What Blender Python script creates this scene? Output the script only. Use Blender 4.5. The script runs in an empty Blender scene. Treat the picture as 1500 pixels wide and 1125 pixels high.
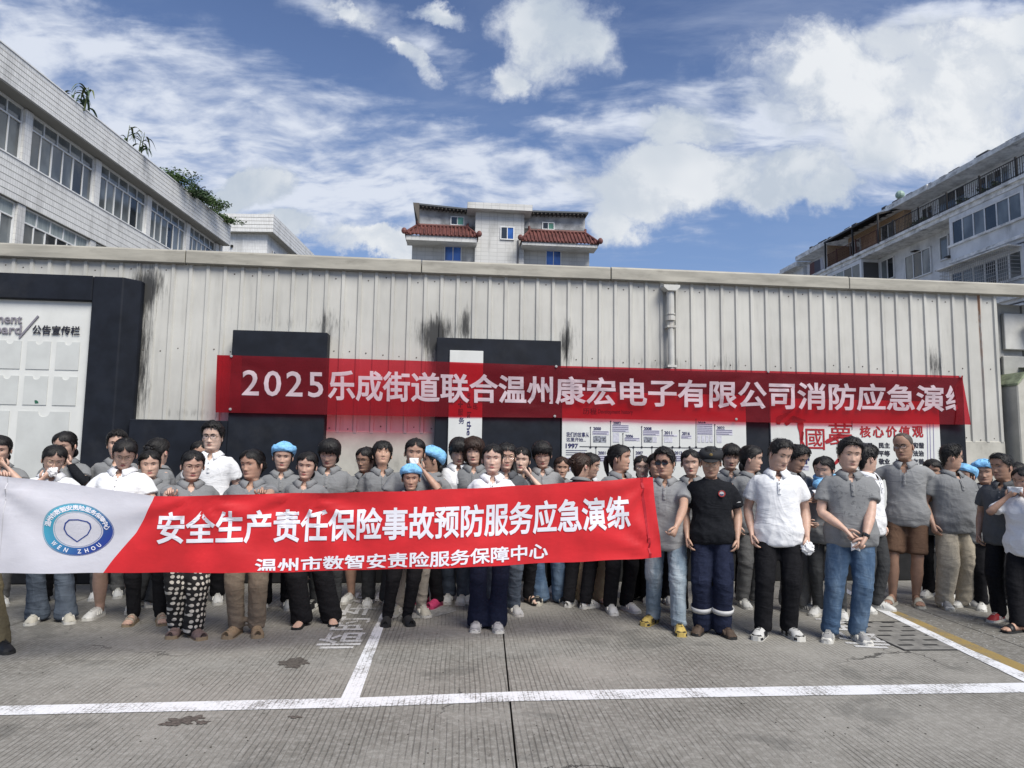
import bpy, bmesh, math, random
import numpy as np
from mathutils import Vector, Matrix, noise as mnoise
R = math.radians
sc = bpy.context.scene
COL = sc.collection
random.seed(7)

# ------------------------------------------------------------------ camera
CAMH = 1.58
F = 1000.0
PITCH, ROLL = R(5.6), R(0.8)
cam_d = bpy.data.cameras.new('camera')
cam = bpy.data.objects.new('camera', cam_d); COL.objects.link(cam)
CM = Matrix.Rotation(R(90) + PITCH, 3, 'X') @ Matrix.Rotation(ROLL, 3, 'Z')
cam.matrix_world = Matrix.Translation((0, 0, CAMH)) @ CM.to_4x4()
cam_d.sensor_width = 36; cam_d.lens = 36 * F / 1500
cam_d.clip_end = 3000; cam_d.clip_start = 0.05
sc.camera = cam

def ray(px, py):
    return CM @ Vector(((px - 750) / F, -(py - 562.5) / F, -1.0))
def G(px, py, z=0.0):
    d = ray(px, py); t = (z - CAMH) / d.z
    return Vector((d.x * t, d.y * t, z))
def D(px, py, y):
    """point seen at a pixel, at forward distance y"""
    d = ray(px, py); t = y / d.y
    return Vector((d.x * t, y, CAMH + d.z * t))
def PL(px, py, o, n):
    d = ray(px, py); c = Vector((0, 0, CAMH)); t = (o - c).dot(n) / d.dot(n)
    return c + d * t

# ------------------------------------------------------------------ node helpers
class NG:
    def __init__(s, nt): s.nt = nt; s.n = nt.nodes; s.l = nt.links
    def new(s, t, **k):
        x = s.n.new(t)
        for a, b in k.items(): setattr(x, a, b)
        return x
    def setin(s, node, i, v):
        if v is None: return
        if isinstance(v, bpy.types.NodeSocket): s.l.new(v, node.inputs[i])
        else: node.inputs[i].default_value = v
    def math(s, op, a, b=None, c=None, clamp=False):
        m = s.new('ShaderNodeMath', operation=op, use_clamp=clamp)
        s.setin(m, 0, a); s.setin(m, 1, b)
        if c is not None: s.setin(m, 2, c)
        return m.outputs[0]
    def vmath(s, op, a, b=None):
        m = s.new('ShaderNodeVectorMath', operation=op); s.setin(m, 0, a); s.setin(m, 1, b)
        return m.outputs['Value'] if op in ('LENGTH', 'DOT_PRODUCT', 'DISTANCE') else m.outputs[0]
    def mix(s, f, a, b, blend='MIX'):
        m = s.new('ShaderNodeMix', data_type='RGBA', blend_type=blend)
        s.setin(m, 0, f); s.setin(m, 6, a); s.setin(m, 7, b)
        return m.outputs[2]
    def sep(s, v):
        m = s.new('ShaderNodeSeparateXYZ'); s.setin(m, 0, v); return m.outputs
    def comb(s, x, y, z):
        m = s.new('ShaderNodeCombineXYZ'); s.setin(m, 0, x); s.setin(m, 1, y); s.setin(m, 2, z); return m.outputs[0]
    def noise(s, v, scale, detail=4, rough=0.55, dist=0.0, out=0):
        m = s.new('ShaderNodeTexNoise'); s.setin(m, 'Vector', v); s.setin(m, 'Scale', scale)
        s.setin(m, 'Detail', detail); s.setin(m, 'Roughness', rough); s.setin(m, 'Distortion', dist)
        return m.outputs[out]
    def step(s, v, a, b, lo=0.0, hi=1.0):
        m = s.new('ShaderNodeMapRange', interpolation_type='SMOOTHSTEP'); m.clamp = True
        s.setin(m, 0, v); s.setin(m, 1, a); s.setin(m, 2, b); s.setin(m, 3, lo); s.setin(m, 4, hi)
        return m.outputs[0]
    def coord(s, k='Object'):
        return s.new('ShaderNodeTexCoord').outputs[k]
    def mapping(s, v, scale=(1, 1, 1), rot=(0, 0, 0), loc=(0, 0, 0)):
        m = s.new('ShaderNodeMapping'); s.setin(m, 0, v)
        m.inputs[1].default_value = loc; m.inputs[2].default_value = rot; m.inputs[3].default_value = scale
        return m.outputs[0]
def c4(c): return tuple(c) + (1.0,) if len(c) == 3 else tuple(c)

# ------------------------------------------------------------------ sun and sky
SUN_EL, SUN_AZ = R(50), R(147)      # azimuth clockwise from +Y: behind and right of the camera, high
sun_d = bpy.data.lights.new('sun', 'SUN'); sun_d.energy = 4.3; sun_d.angle = R(34); sun_d.color = (1.0, 0.95, 0.86)
sun = bpy.data.objects.new('sun', sun_d); COL.objects.link(sun)
sdir = Vector((math.sin(SUN_AZ) * math.cos(SUN_EL), math.cos(SUN_AZ) * math.cos(SUN_EL), math.sin(SUN_EL)))
sun.rotation_euler = sdir.to_track_quat('Z', 'Y').to_euler()
world = bpy.data.worlds.new('World'); sc.world = world; world.use_nodes = True
def build_world():
    g = NG(world.node_tree); g.n.clear()
    out = g.new('ShaderNodeOutputWorld'); bg = g.new('ShaderNodeBackground')
    sky = g.new('ShaderNodeTexSky', sky_type='NISHITA'); sky.sun_disc = False
    sky.sun_elevation = SUN_EL; sky.sun_rotation = SUN_AZ; sky.air_density = 1.0; sky.dust_density = 0.4; sky.ozone_density = 2.5
    d = g.coord('Generated')
    x, y, z = g.sep(d)[:3]
    # layered cloud coordinates: a flat ceiling of cloud seen in perspective
    zz = g.math('MAXIMUM', z, 0.0)
    zp = g.math('ADD', zz, 0.13)
    P = g.comb(g.math('DIVIDE', x, zp), g.math('DIVIDE', y, zp), 0.0)
    ym = g.math('MAXIMUM', y, 0.06)
    T = g.comb(g.math('DIVIDE', x, ym), g.math('DIVIDE', z, ym), 0.0)
    warp = g.noise(T, 2.6, 8, 0.62, out=1)
    wv = g.vmath('MULTIPLY', g.vmath('SUBTRACT', warp, (0.5, 0.5, 0.5)), (0.34, 0.26, 0.0))
    TW = g.vmath('ADD', T, wv)
    def blob(px, py, rx, ry, rot=0.0, soft=0.55):
        dd = ray(px, py); c = (dd.x / dd.y, dd.z / dd.y, 0)
        v = g.vmath('SUBTRACT', TW, c)
        v = g.mapping(v, rot=(0, 0, 0))
        m = g.new('ShaderNodeVectorRotate', rotation_type='Z_AXIS'); g.setin(m, 0, v); m.inputs['Angle'].default_value = -rot
        v = g.vmath('MULTIPLY', m.outputs[0], (F / rx, F / ry, 0))
        return g.step(g.vmath('LENGTH', v), 1.15, 1.15 - soft)
    def union(bs):
        o = bs[0]
        for b in bs[1:]: o = g.math('MAXIMUM', o, b)
        return o
    # thin rippled veil sweeping from the left across the middle
    veil = union([blob(250, 190, 560, 170, R(-12), 0.8), blob(700, 265, 420, 95, R(-10), 0.8), blob(60, 60, 320, 110, R(-20), 0.8),
                  blob(480, 310, 400, 90, 0, 0.9), blob(900, 190, 170, 70, 0.0, 1.0), blob(1150, 210, 400, 130, R(-8), 1.0), blob(1450, 60, 300, 120, 0, 1.0), blob(560, 40, 260, 60, R(-25), 1.1)])
    Pw = g.vmath('ADD', P, g.vmath('MULTIPLY', g.vmath('SUBTRACT', g.noise(P, 0.9, 3, .5, out=1), (.5, .5, .5)), (.55, .55, 0)))
    rip = g.noise(g.mapping(Pw, rot=(0, 0, R(25)), scale=(1.0, 1.5, 1.0)), 8.5, 5, 0.55, 0.2)
    rip2 = g.noise(g.mapping(Pw, rot=(0, 0, R(-14)), scale=(0.5, 1.5, 1.0)), 2.0, 7, 0.62, 0.3)
    lay = g.math('ADD', g.math('MULTIPLY', rip, 0.42), g.math('MULTIPLY', rip2, 0.62))
    lay = g.math('ADD', g.math('ADD', lay, .025), g.math('MULTIPLY', g.math('SUBTRACT', veil, 1.0), 0.20))
    veilA = g.math('MULTIPLY', g.step(lay, 0.35, 0.61, 0.0, 0.95), g.step(veil, 0.0, 0.35))
    # bright broken cumulus
    cum = union([blob(1240, 140, 290, 150, R(-6), .9), blob(1340, 200, 220, 100, R(12), .9), blob(1430, 130, 230, 150, R(10), .7), blob(1060, 268, 230, 66, R(-3), .7), blob(1180, 285, 90, 52, 0, .7), blob(960, 290, 170, 60, 0, .8),
                 blob(1010, 190, 80, 60, 0, .8), blob(1420, 40, 280, 60, R(8), .7), blob(820, 50, 110, 100, R(-20), 0.9), blob(760, 100, 80, 50, R(30), 1.0), blob(590, 85, 90, 28, R(-35), 1.0), blob(505, 20, 60, 30, R(-30), 1.0),
                 blob(545, 372, 100, 32, R(-8), .7), blob(365, 295, 70, 42, 0.2, .6), blob(430, 350, 70, 26, 0, .7), blob(900, 330, 60, 50, 0.1, 0.9), blob(1560, 180, 200, 150, 0), blob(-60, 320, 150, 90, 0),
                 blob(640, 10, 90, 22, 0.0, 1.0)])
    cn = g.noise(g.vmath('ADD', T, g.vmath('MULTIPLY', wv, (.4, .4, 0))), 7.0, 10, 0.64, 0.15)
    cumA = g.step(g.math('ADD', g.math('MULTIPLY', cum, 0.72), g.math('MULTIPLY', g.math('SUBTRACT', cn, 0.5), 1.5)), 0.10, 0.70)
    cumA = g.math('MULTIPLY', cumA, g.step(cum, 0.0, 0.25))
    # the rest of the sky (out of frame) : broken cloud of the same kind
    rn = g.noise(P, 1.3, 8, 0.6, 0.2)
    infr = g.step(y, 0.35, 0.7)
    restA = g.math('MULTIPLY', g.step(rn, 0.47, 0.62), g.math('SUBTRACT', 1.0, g.math('MULTIPLY', infr, 0.93)))
    wisps = g.math('MULTIPLY', g.step(rip2, 0.5, 0.75), 0.35)
    alpha = union([veilA, cumA, restA, wisps])
    # self-shading of the clouds: relief of the same noise field
    cn_b = g.noise(g.vmath('ADD', T, (0.012, -0.035, 0)), 9.0, 5, 0.6, 0.3)
    shade = g.step(g.math('SUBTRACT', cn, cn_b), -0.10, 0.12)
    big = g.noise(T, 3.2, 3, 0.5)
    cc = g.mix(shade, (5.4, 6.0, 6.9, 1), (7.9, 8.2, 8.6, 1))
    cc = g.mix(g.step(big, 0.35, 0.62, 0.0, 0.5), cc, (8.6, 8.8, 9.0, 1))
    dk = g.noise(T, 2.1, 4, 0.55); cc = g.mix(g.step(dk, 0.44, 0.62, 0.0, 0.8), cc, (5.0, 5.7, 6.6, 1))
    vc = g.mix(g.step(lay, 0.42, 0.62), (5.0, 5.7, 7.3, 1), (7.2, 7.7, 8.7, 1))
    cc = g.mix(cumA, vc, cc)
    # clear sky: slightly deeper blue than the model gives
    blue = g.mix(1.0, sky.outputs[0], (1.05, 1.04, 1.2, 1), 'MULTIPLY')
    hz = g.step(z, 0.0, 0.5)
    blue = g.mix(g.step(z, 0.62, 0.12, 0.0, 0.55), blue, (2.3, 3.7, 6.4, 1))
    col = g.mix(alpha, blue, cc)
    g.setin(bg, 0, col); bg.inputs[1].default_value = 0.086
    g.l.new(bg.outputs[0], out.inputs[0])
build_world()
sc.view_settings.view_transform = 'Standard'; sc.view_settings.look = 'None'
sc.view_settings.exposure = 0.25; sc.view_settings.gamma = 1.0; sc.view_settings.use_curve_mapping = False
sc.render.engine = 'CYCLES'
sc.cycles.transparent_max_bounces = 12; sc.cycles.max_bounces = 6

# ------------------------------------------------------------------ materials
MATS = {}
def mat(name, col, rough=0.7, var=0.0, vs=6.0, bump=0.0, bs=60.0, bdist=0.004, stretch=(1, 1, 1), metal=0.0, spec=0.4, sheen=0.0, col2=None, sss=0.0, coord='Object', dirt=0.0, dirtcol=(0.03, 0.03, 0.028), dstretch=(1, 1, 1), ds=2.0):
    if name in MATS: return MATS[name]
    m = bpy.data.materials.new(name); m.use_nodes = True; MATS[name] = m
    g = NG(m.node_tree); b = g.n['Principled BSDF']
    b.inputs['Roughness'].default_value = rough; b.inputs['Metallic'].default_value = metal
    b.inputs['Specular IOR Level'].default_value = spec
    if sheen: b.inputs['Sheen Weight'].default_value = sheen
    if sss:
        b.inputs['Subsurface Weight'].default_value = sss; b.inputs['Subsurface Radius'].default_value = (0.012, 0.004, 0.002)
        b.inputs['Subsurface Scale'].default_value = 1.0
    v = g.coord(coord); c = c4(col)
    if var or col2:
        n = g.noise(g.mapping(v, scale=stretch), vs, 5, 0.6)
        f = g.step(n, 0.3, 0.7)
        lo = c4([k * (1 - var) for k in col]); hi = c4(col2 if col2 else [min(1, k * (1 + var)) for k in col])
        c = g.mix(f, lo, hi)
    if dirt:
        n = g.noise(g.mapping(v, scale=dstretch), ds, 7, 0.68)
        c = g.mix(g.step(n, 0.5, 0.78, 0, dirt), c, c4(dirtcol))
    g.setin(b, 'Base Color', c)
    if bump:
        n = g.noise(g.mapping(v, scale=stretch), bs, 4, 0.6)
        bp = g.new('ShaderNodeBump'); bp.inputs['Strength'].default_value = bump; bp.inputs['Distance'].default_value = bdist
        g.setin(bp, 'Height', n); g.l.new(bp.outputs[0], b.inputs['Normal'])
    return m

# ------------------------------------------------------------------ mesh helpers
class MB:
    def __init__(s): s.v = []; s.f = []; s.m = []; s.uv = None
    def add(s, vs, fs, mi=0):
        o = len(s.v); s.v.extend([tuple(v) for v in vs]); s.f.extend([tuple(i + o for i in f) for f in fs])
        s.m.extend([mi] * len(fs) if isinstance(mi, int) else mi); return s
    def box(s, x0, x1, y0, y1, z0, z1, mi=0):
        vs = [(x, y, z) for z in (z0, z1) for y in (y0, y1) for x in (x0, x1)]
        return s.add(vs, [(0, 2, 3, 1), (4, 5, 7, 6), (0, 1, 5, 4), (2, 6, 7, 3), (0, 4, 6, 2), (1, 3, 7, 5)], mi)
    def prism(s, pts, a, b, axis=1, mi=0):
        """extrude 2-D polygon (counter-clockwise seen from -axis) between a and b along the axis"""
        n = len(pts)
        def mk(p, t):
            return {0: (t, p[0], p[1]), 1: (p[0], t, p[1]), 2: (p[0], p[1], t)}[axis]
        vs = [mk(p, a) for p in pts] + [mk(p, b) for p in pts]
        fs = [tuple(range(n)), tuple(range(2 * n - 1, n - 1, -1))] + [(i, i + n, (i + 1) % n + n, (i + 1) % n) for i in range(n)]
        return s.add(vs, fs, mi)
    def bar(s, p, q, w, h=None, mi=0, up=(0, 0, 1)):
        h = h or w; p = Vector(p); q = Vector(q); d = (q - p).normalized(); u = Vector(up)
        if abs(d.dot(u)) > 0.98: u = Vector((0, 1, 0))
        a = d.cross(u).normalized() * w / 2; b = a.cross(d).normalized() * h / 2
        vs = [p - a - b, p + a - b, p + a + b, p - a + b, q - a - b, q + a - b, q + a + b, q - a + b]
        return s.add(vs, [(0, 1, 2, 3), (7, 6, 5, 4), (0, 4, 5, 1), (1, 5, 6, 2), (2, 6, 7, 3), (3, 7, 4, 0)], mi)
    def tube(s, pts, rad, seg=8, side=None, caps=True, mi=0):
        """pts list, rad list of r or (ra, rb); side: reference vector for the ra axis"""
        pts = [Vector(p) for p in pts]; n = len(pts); rings = []
        t0 = (pts[1] - pts[0]).normalized()
        a = Vector(side) if side is not None else (Vector((1, 0, 0)) if abs(t0.x) < 0.8 else Vector((0, 1, 0)))
        vs = []
        for i, p in enumerate(pts):
            t = (pts[min(i + 1, n - 1)] - pts[max(i - 1, 0)]).normalized()
            a = (a - t * a.dot(t)).normalized(); b = t.cross(a)
            r = rad[i] if not isinstance(rad, (int, float)) else rad
            ra, rb = r if isinstance(r, (tuple, list)) else (r, r)
            for k in range(seg):
                an = 2 * math.pi * k / seg
                vs.append(p + a * ra * math.cos(an) + b * rb * math.sin(an))
        fs = [(i * seg + k, i * seg + (k + 1) % seg, (i + 1) * seg + (k + 1) % seg, (i + 1) * seg + k) for i in range(n - 1) for k in range(seg)]
        if caps: fs += [tuple(range(seg - 1, -1, -1)), tuple((n - 1) * seg + k for k in range(seg))]
        return s.add(vs, fs, mi)
    def ell(s, c, r, nu=12, nv=8, rot=None, mi=0):
        c = Vector(c); vs = []
        for j in range(1, nv):
            th = math.pi * j / nv
            for i in range(nu):
                ph = 2 * math.pi * i / nu
                vs.append(Vector((r[0] * math.sin(th) * math.cos(ph), r[1] * math.sin(th) * math.sin(ph), r[2] * math.cos(th))))
        vs += [Vector((0, 0, r[2])), Vector((0, 0, -r[2]))]
        if rot is not None: vs = [rot @ v for v in vs]
        vs = [v + c for v in vs]; T, B = len(vs) - 2, len(vs) - 1
        fs = [(j * nu + i, (j + 1) * nu + i, (j + 1) * nu + (i + 1) % nu, j * nu + (i + 1) % nu) for j in range(nv - 2) for i in range(nu)]
        fs += [(T, i, (i + 1) % nu) for i in range(nu)] + [(B, (nv - 2) * nu + (i + 1) % nu, (nv - 2) * nu + i) for i in range(nu)]
        return s.add(vs, fs, mi)
    def grid(s, P, mi=0, close_u=False):
        """P[j][i] points"""
        nj, ni = len(P), len(P[0]); vs = [p for row in P for p in row]
        e = ni if close_u else ni - 1
        fs = [(j * ni + i, j * ni + (i + 1) % ni, (j + 1) * ni + (i + 1) % ni, (j + 1) * ni + i) for j in range(nj - 1) for i in range(e)]
        return s.add(vs, fs, mi)
    def mesh(s, name, mats, smooth=False):
        me = bpy.data.meshes.new(name); me.from_pydata(s.v, [], s.f); me.update()
        for m in (mats if isinstance(mats, (list, tuple)) else [mats]): me.materials.append(m)
        me.polygons.foreach_set('material_index', s.m)
        if smooth: me.polygons.foreach_set('use_smooth', [True] * len(s.f))
        me.validate(); return me
    def build(s, name, mats, parent=None, smooth=False, **k):
        return link(name, s.mesh(name, mats, smooth), parent, **k)
def link(name, me, parent=None, label=None, cat=None, group=None, kind=None, loc=None, rz=None):
    o = bpy.data.objects.new(name, me); COL.objects.link(o)
    if parent is not None: o.parent = parent
    if loc is not None: o.location = loc
    if rz is not None: o.rotation_euler = (0, 0, rz)
    return tag(o, label, cat, group, kind)
def tag(o, label=None, cat=None, group=None, kind=None):
    if label: o['label'] = label
    if cat: o['category'] = cat
    if group: o['group'] = group
    if kind: o['kind'] = kind
    return o
def empty(name, loc=(0, 0, 0), rz=0.0, label=None, cat=None, group=None):
    return link(name, None, None, label, cat, group, None, loc, rz)
def bevel(o, w=0.01, seg=1):
    m = o.modifiers.new('bevel', 'BEVEL'); m.width = w; m.segments = seg; m.limit_method = 'ANGLE'
    return o
def interp(tab, x):
    return float(np.interp(x, [t[0] for t in tab], [t[1] for t in tab]))

# ------------------------------------------------------------------ lettering
_tc = {}
def text_geo(body, bold=0.0, spacing=1.0):
    """glyph outlines as a mesh: x, y in 0..1 and a small relief 0..1; weight is added by a flat bevel round each stroke"""
    k = (body, bold, spacing)
    if k in _tc: return _tc[k]
    cu = bpy.data.curves.new('text', 'FONT'); cu.body = body; cu.size = 1.0; cu.resolution_u = 3; cu.space_character = spacing
    cu.bevel_depth = bold; cu.bevel_resolution = 0
    o = bpy.data.objects.new('text', cu); COL.objects.link(o)
    dg = bpy.context.evaluated_depsgraph_get(); dg.update()
    me = bpy.data.meshes.new_from_object(o.evaluated_get(dg))
    bpy.data.objects.remove(o); bpy.data.curves.remove(cu)
    co = np.array([v.co[:] for v in me.vertices]); fs = [tuple(p.vertices) for p in me.polygons]
    bpy.data.meshes.remove(me)
    fs = [f for f in fs if min(co[i][2] for i in f) > -1e-5]
    fix = {}
    for f in fs:                     # blunt the long mitres of acute corners
        for i in range(len(f)):
            p, q = f[i], f[(i + 1) % len(f)]
            if co[p][2] < bold * .3 and co[q][2] > bold * .7: p, q = q, p
            if co[q][2] < bold * .3 and co[p][2] > bold * .7:
                d = co[q][:2] - co[p][:2]; l = float(np.hypot(*d))
                if l > bold * 1.25: fix[q] = co[p][:2] + d * (bold * 1.25 / l)
    for q, p in fix.items(): co[q][:2] = p
    used = sorted({i for f in fs for i in f}); mp = {u: i for i, u in enumerate(used)}
    co = co[used]; fs = [tuple(mp[i] for i in f) for f in fs]
    lo, hi = co.min(0), co.max(0); sz = hi - lo; sz[2] = max(bold, 1e-6); lo[2] = 0
    _tc[k] = ((co - lo) / sz, fs, sz[:2]); return _tc[k]
def text_plane(body, x0, x1, z0, z1, y, name, m, parent, bold=0.02, thick=0.004, spacing=1.0, shear=0.0, rot=0):
    """flat lettering in the local XZ plane facing -y"""
    co, fs, _ = text_geo(body, bold, spacing)
    if rot: co = np.stack([co[:, 1], 1 - co[:, 0], co[:, 2]], 1)          # turned a quarter clockwise
    vs = [(x0 + a * (x1 - x0) + shear * b, y - thick * (.7 + .3 * c), z0 + b * (z1 - z0)) for a, b, c in co]
    return MB().add(vs, fs).build(name, m, parent)
def conform(body, fn, x0, x1, z0, z1, nx, nz, name, m, parent, bold=0.02, spacing=1.0, clip=None, shear=0.0):
    """lettering cut along a grid and laid on the surface fn(u, v)"""
    co, fs, _ = text_geo(body, bold, spacing)
    bm = bmesh.new(); vv = [bm.verts.new((x0 + a * (x1 - x0) + shear * (b - .5), z0 + b * (z1 - z0), c * .0003)) for a, b, c in co]
    for f in fs:
        try: bm.faces.new([vv[i] for i in f])
        except ValueError: pass
    for i in range(nx + 1):
        u = i / nx
        if min(x0, x1) < u < max(x0, x1):
            bmesh.ops.bisect_plane(bm, geom=bm.verts[:] + bm.edges[:] + bm.faces[:], plane_co=(u, 0, 0), plane_no=(1, 0, 0))
    for i in range(nz + 1):
        v = i / nz
        if z0 < v < z1:
            bmesh.ops.bisect_plane(bm, geom=bm.verts[:] + bm.edges[:] + bm.faces[:], plane_co=(0, v, 0), plane_no=(0, 1, 0))
    if clip:
        for co_, no_ in clip:
            bmesh.ops.bisect_plane(bm, geom=bm.verts[:] + bm.edges[:] + bm.faces[:], plane_co=co_, plane_no=no_, clear_outer=True)
    for v in bm.verts:
        h = v.co.z; p = fn(v.co.x, v.co.y); v.co = p + Vector((0, -h, 0))
    me = bpy.data.meshes.new(name); bm.to_mesh(me); bm.free(); me.materials.append(m)
    return link(name, me, parent)

# ------------------------------------------------------------------ ground
TH = R(5.5)
def m_concrete():
    m = bpy.data.materials.new('grooved_concrete'); m.use_nodes = True; g = NG(m.node_tree); b = g.n['Principled BSDF']
    v = g.coord('Object')
    vr = g.mapping(v, rot=(0, 0, -TH * 0.75))                 # grooves run towards the shed
    x, y, z = g.sep(vr)[:3]
    wob = g.noise(vr, 0.9, 3, 0.5)
    xx = g.math('ADD', x, g.math('MULTIPLY', wob, 0.035))
    # tined grooves, irregular spacing
    w = g.math('MULTIPLY', xx, 29.0)
    fr = g.math('FRACT', w)
    tri = g.math('ABSOLUTE', g.math('SUBTRACT', fr, 0.5))
    groove = g.step(tri, 0.30, 0.47)
    per = g.noise(g.comb(g.math('FLOOR', w), g.math('MULTIPLY', y, 0.6), 0.0), 1.7, 2, 0.5)
    wear = g.noise(v, 1.1, 6, 0.65)
    wear2 = g.noise(v, 5.0, 5, 0.7)
    keep = g.step(g.math('ADD', g.math('MULTIPLY', wear, 0.7), g.math('MULTIPLY', wear2, 0.3)), 0.64, 0.44)
    gk = g.math('MULTIPLY', g.math('MULTIPLY', groove, keep), g.step(per, 0.3, 0.55))
    fine = g.noise(v, 160.0, 4, 0.7); mid = g.noise(v, 22.0, 6, 0.7); big = g.noise(v, 0.55, 5, 0.6)
    c = g.mix(g.step(big, 0.3, 0.7), (0.150, 0.143, 0.126, 1), (0.262, 0.252, 0.228, 1))
    c = g.mix(g.step(mid, 0.42, 0.66, 0, 0.55), c, (0.34, 0.33, 0.305, 1))
    c = g.mix(g.step(fine, 0.52, 0.70, 0, 0.7), c, (0.055, 0.052, 0.046, 1))
    # damp and oily patches
    st = g.noise(g.vmath('ADD', v, (3.1, 7.7, 0)), 1.35, 7, 0.62, 0.3)
    c = g.mix(g.step(st, 0.56, 0.64, 0, 0.42), c, (0.085, 0.085, 0.078, 1))
    sp = g.noise(g.vmath('ADD', v, (11.3, 2.2, 0)), 4.5, 4, 0.7)
    c = g.mix(g.step(sp, 0.70, 0.76, 0, 0.7), c, (0.05, 0.043, 0.036, 1))
    c = g.mix(g.math('MULTIPLY', gk, 0.46), c, (0.045, 0.042, 0.037, 1))
    # hairline cracks
    vo = g.new('ShaderNodeTexVoronoi', feature='DISTANCE_TO_EDGE'); g.setin(vo, 'Scale', 0.45)
    g.setin(vo, 'Vector', g.vmath('ADD', v, g.vmath('MULTIPLY', g.noise(v, 2.5, 6, 0.7, out=1), (0.5, 0.5, 0))))
    cr = g.math('MULTIPLY', g.step(vo.outputs[0], 0.004, 0.0015), g.step(g.noise(v, 0.4, 2), 0.52, 0.6))
    c = g.mix(g.math('MULTIPLY', cr, 0.8), c, (0.03, 0.028, 0.025, 1))
    g.setin(b, 'Base Color', c); b.inputs['Roughness'].default_value = 0.85; b.inputs['Specular IOR Level'].default_value = 0.25
    h = g.math('SUBTRACT', g.math('ADD', g.math('MULTIPLY', fine, 0.25), g.math('MULTIPLY', mid, 0.35)), g.math('ADD', gk, cr))
    bp = g.new('ShaderNodeBump'); bp.inputs['Strength'].default_value = 0.8; bp.inputs['Distance'].default_value = 0.004
    g.setin(bp, 'Height', h); g.l.new(bp.outputs[0], b.inputs['Normal'])
    return m
M_CONC = m_concrete()
def m_paint(name, col, wear=0.5):
    m = bpy.data.materials.new(name); m.use_nodes = True; g = NG(m.node_tree); b = g.n['Principled BSDF']
    v = g.coord('Object'); vr = g.mapping(v, rot=(0, 0, -TH * 0.75)); x, y, z = g.sep(vr)[:3]
    w = g.math('MULTIPLY', g.math('ADD', x, g.math('MULTIPLY', g.noise(vr, 0.9, 3, 0.5), 0.035)), 29.0)
    tri = g.math('ABSOLUTE', g.math('SUBTRACT', g.math('FRACT', w), 0.5)); groove = g.step(tri, 0.36, 0.48)
    n = g.noise(v, 55.0, 6, 0.75); n2 = g.noise(v, 3.5, 4, 0.6)
    f = g.math('ADD', g.step(g.math('ADD', g.math('MULTIPLY', n, 0.7), g.math('MULTIPLY', n2, 0.45)), 0.56, 0.70, 0, wear), g.math('MULTIPLY', groove, g.step(n2, 0.4, 0.6, 0.1, 0.6)), clamp=True)
    c = g.mix(f, c4(col), (0.15, 0.142, 0.128, 1))
    g.setin(b, 'Base Color', c); b.inputs['Roughness'].default_value = 0.7
    bp = g.new('ShaderNodeBump'); bp.inputs['Strength'].default_value = 0.5; bp.inputs['Distance'].default_value = 0.003
    g.setin(bp, 'Height', g.math('SUBTRACT', 1.0, f)); g.l.new(bp.outputs[0], b.inputs['Normal'])
    return m
M_WPAINT = m_paint('white_road_paint', (0.66, 0.67, 0.69), 0.75)
M_WPAINT2 = m_paint('faded_white_road_paint', (0.52, 0.52, 0.52), 1.0)
M_YPAINT = m_paint('yellow_road_paint', (0.27, 0.19, 0.06), 1.0)
M_DARK = mat('dark_void', (0.012, 0.012, 0.012), 0.9)

mb = MB(); mb.add([(-900, -900, -0.10), (900, -900, -0.10), (900, 900, -0.10), (-900, 900, -0.10)], [(0, 1, 2, 3)])
mb.build('ground', mat('far_ground', (0.14, 0.135, 0.125), 0.9, var=0.2, vs=0.3), kind='structure')
yard = empty('concrete_yard', label=None); yard['kind'] = 'structure'
J0, J1 = G(757, 1125), G(735, 905)
jd = (J1 - J0).normalized(); jn = Vector((jd.y, -jd.x, 0))     # along and across the slab joint
def SL(a, b): p = J0 + jn * a + jd * b; return (p.x, p.y)
across = [-21.6, -17.2, -12.9, -8.6, -4.3, 0.0, 4.35, 8.7, 13.0, 17.4]
along = [-12.0, -6.2, -0.9, 4.4, 10.5]
DRAIN = [G(1300, 905), G(1357, 903), G(1410, 951), G(1335, 951)]
for i in range(len(across) - 1):
    for j in range(len(along) - 1):
        gp = 0.006
        a0, a1, b0, b1 = across[i] + gp, across[i + 1] - gp, along[j] + gp * .7, along[j + 1] - gp * .7
        mb = MB(); top = [SL(a0, b0), SL(a1, b0), SL(a1, b1), SL(a0, b1)]
        mb.add([(x, y, 0) for x, y in top] + [(x, y, -0.09) for x, y in top], [(0, 1, 2, 3), (0, 4, 5, 1), (1, 5, 6, 2), (2, 6, 7, 3), (3, 7, 4, 0)])
        mb.build('slab', M_CONC, yard)
def strip(name, pts, m, z=0.004, parent=None, **k):
    """pts: top-edge pixels then bottom-edge pixels, left to right"""
    a, b = pts; P = []
    for row in (b, a):
        r = []
        for i in range(len(row) - 1):
            n = 10
            for q in range(n): 
                t = q / n; r.append(G(row[i][0] + (row[i + 1][0] - row[i][0]) * t, row[i][1] + (row[i + 1][1] - row[i][1]) * t, z))
        r.append(G(*row[-1], z)); P.append(r)
    mb = MB(); mb.grid(P); return mb.build(name, m, parent, **k)
strip('parking_line', [[(-250, 1041), (0, 1034), (520, 1022), (750, 1013), (1120, 1006), (1500, 1000), (1700, 996)], [(-250, 1056), (0, 1047.5), (520, 1036), (750, 1027), (1120, 1019.5), (1500, 1014), (1700, 1009)]], M_WPAINT, kind='structure')
strip('parking_line', [[(499, 1023.5), (551, 912), (575, 868)], [(526, 1023.5), (564, 912), (582, 868)]], M_WPAINT, 0.0045, kind='structure')
strip('parking_line', [[(1205, 842), (1233, 864), (1272, 887), (1400, 950), (1503, 1000)], [(1214, 842), (1243, 864), (1285, 887), (1418, 950), (1534, 1000)]], M_WPAINT, 0.0045, kind='structure')
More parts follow.
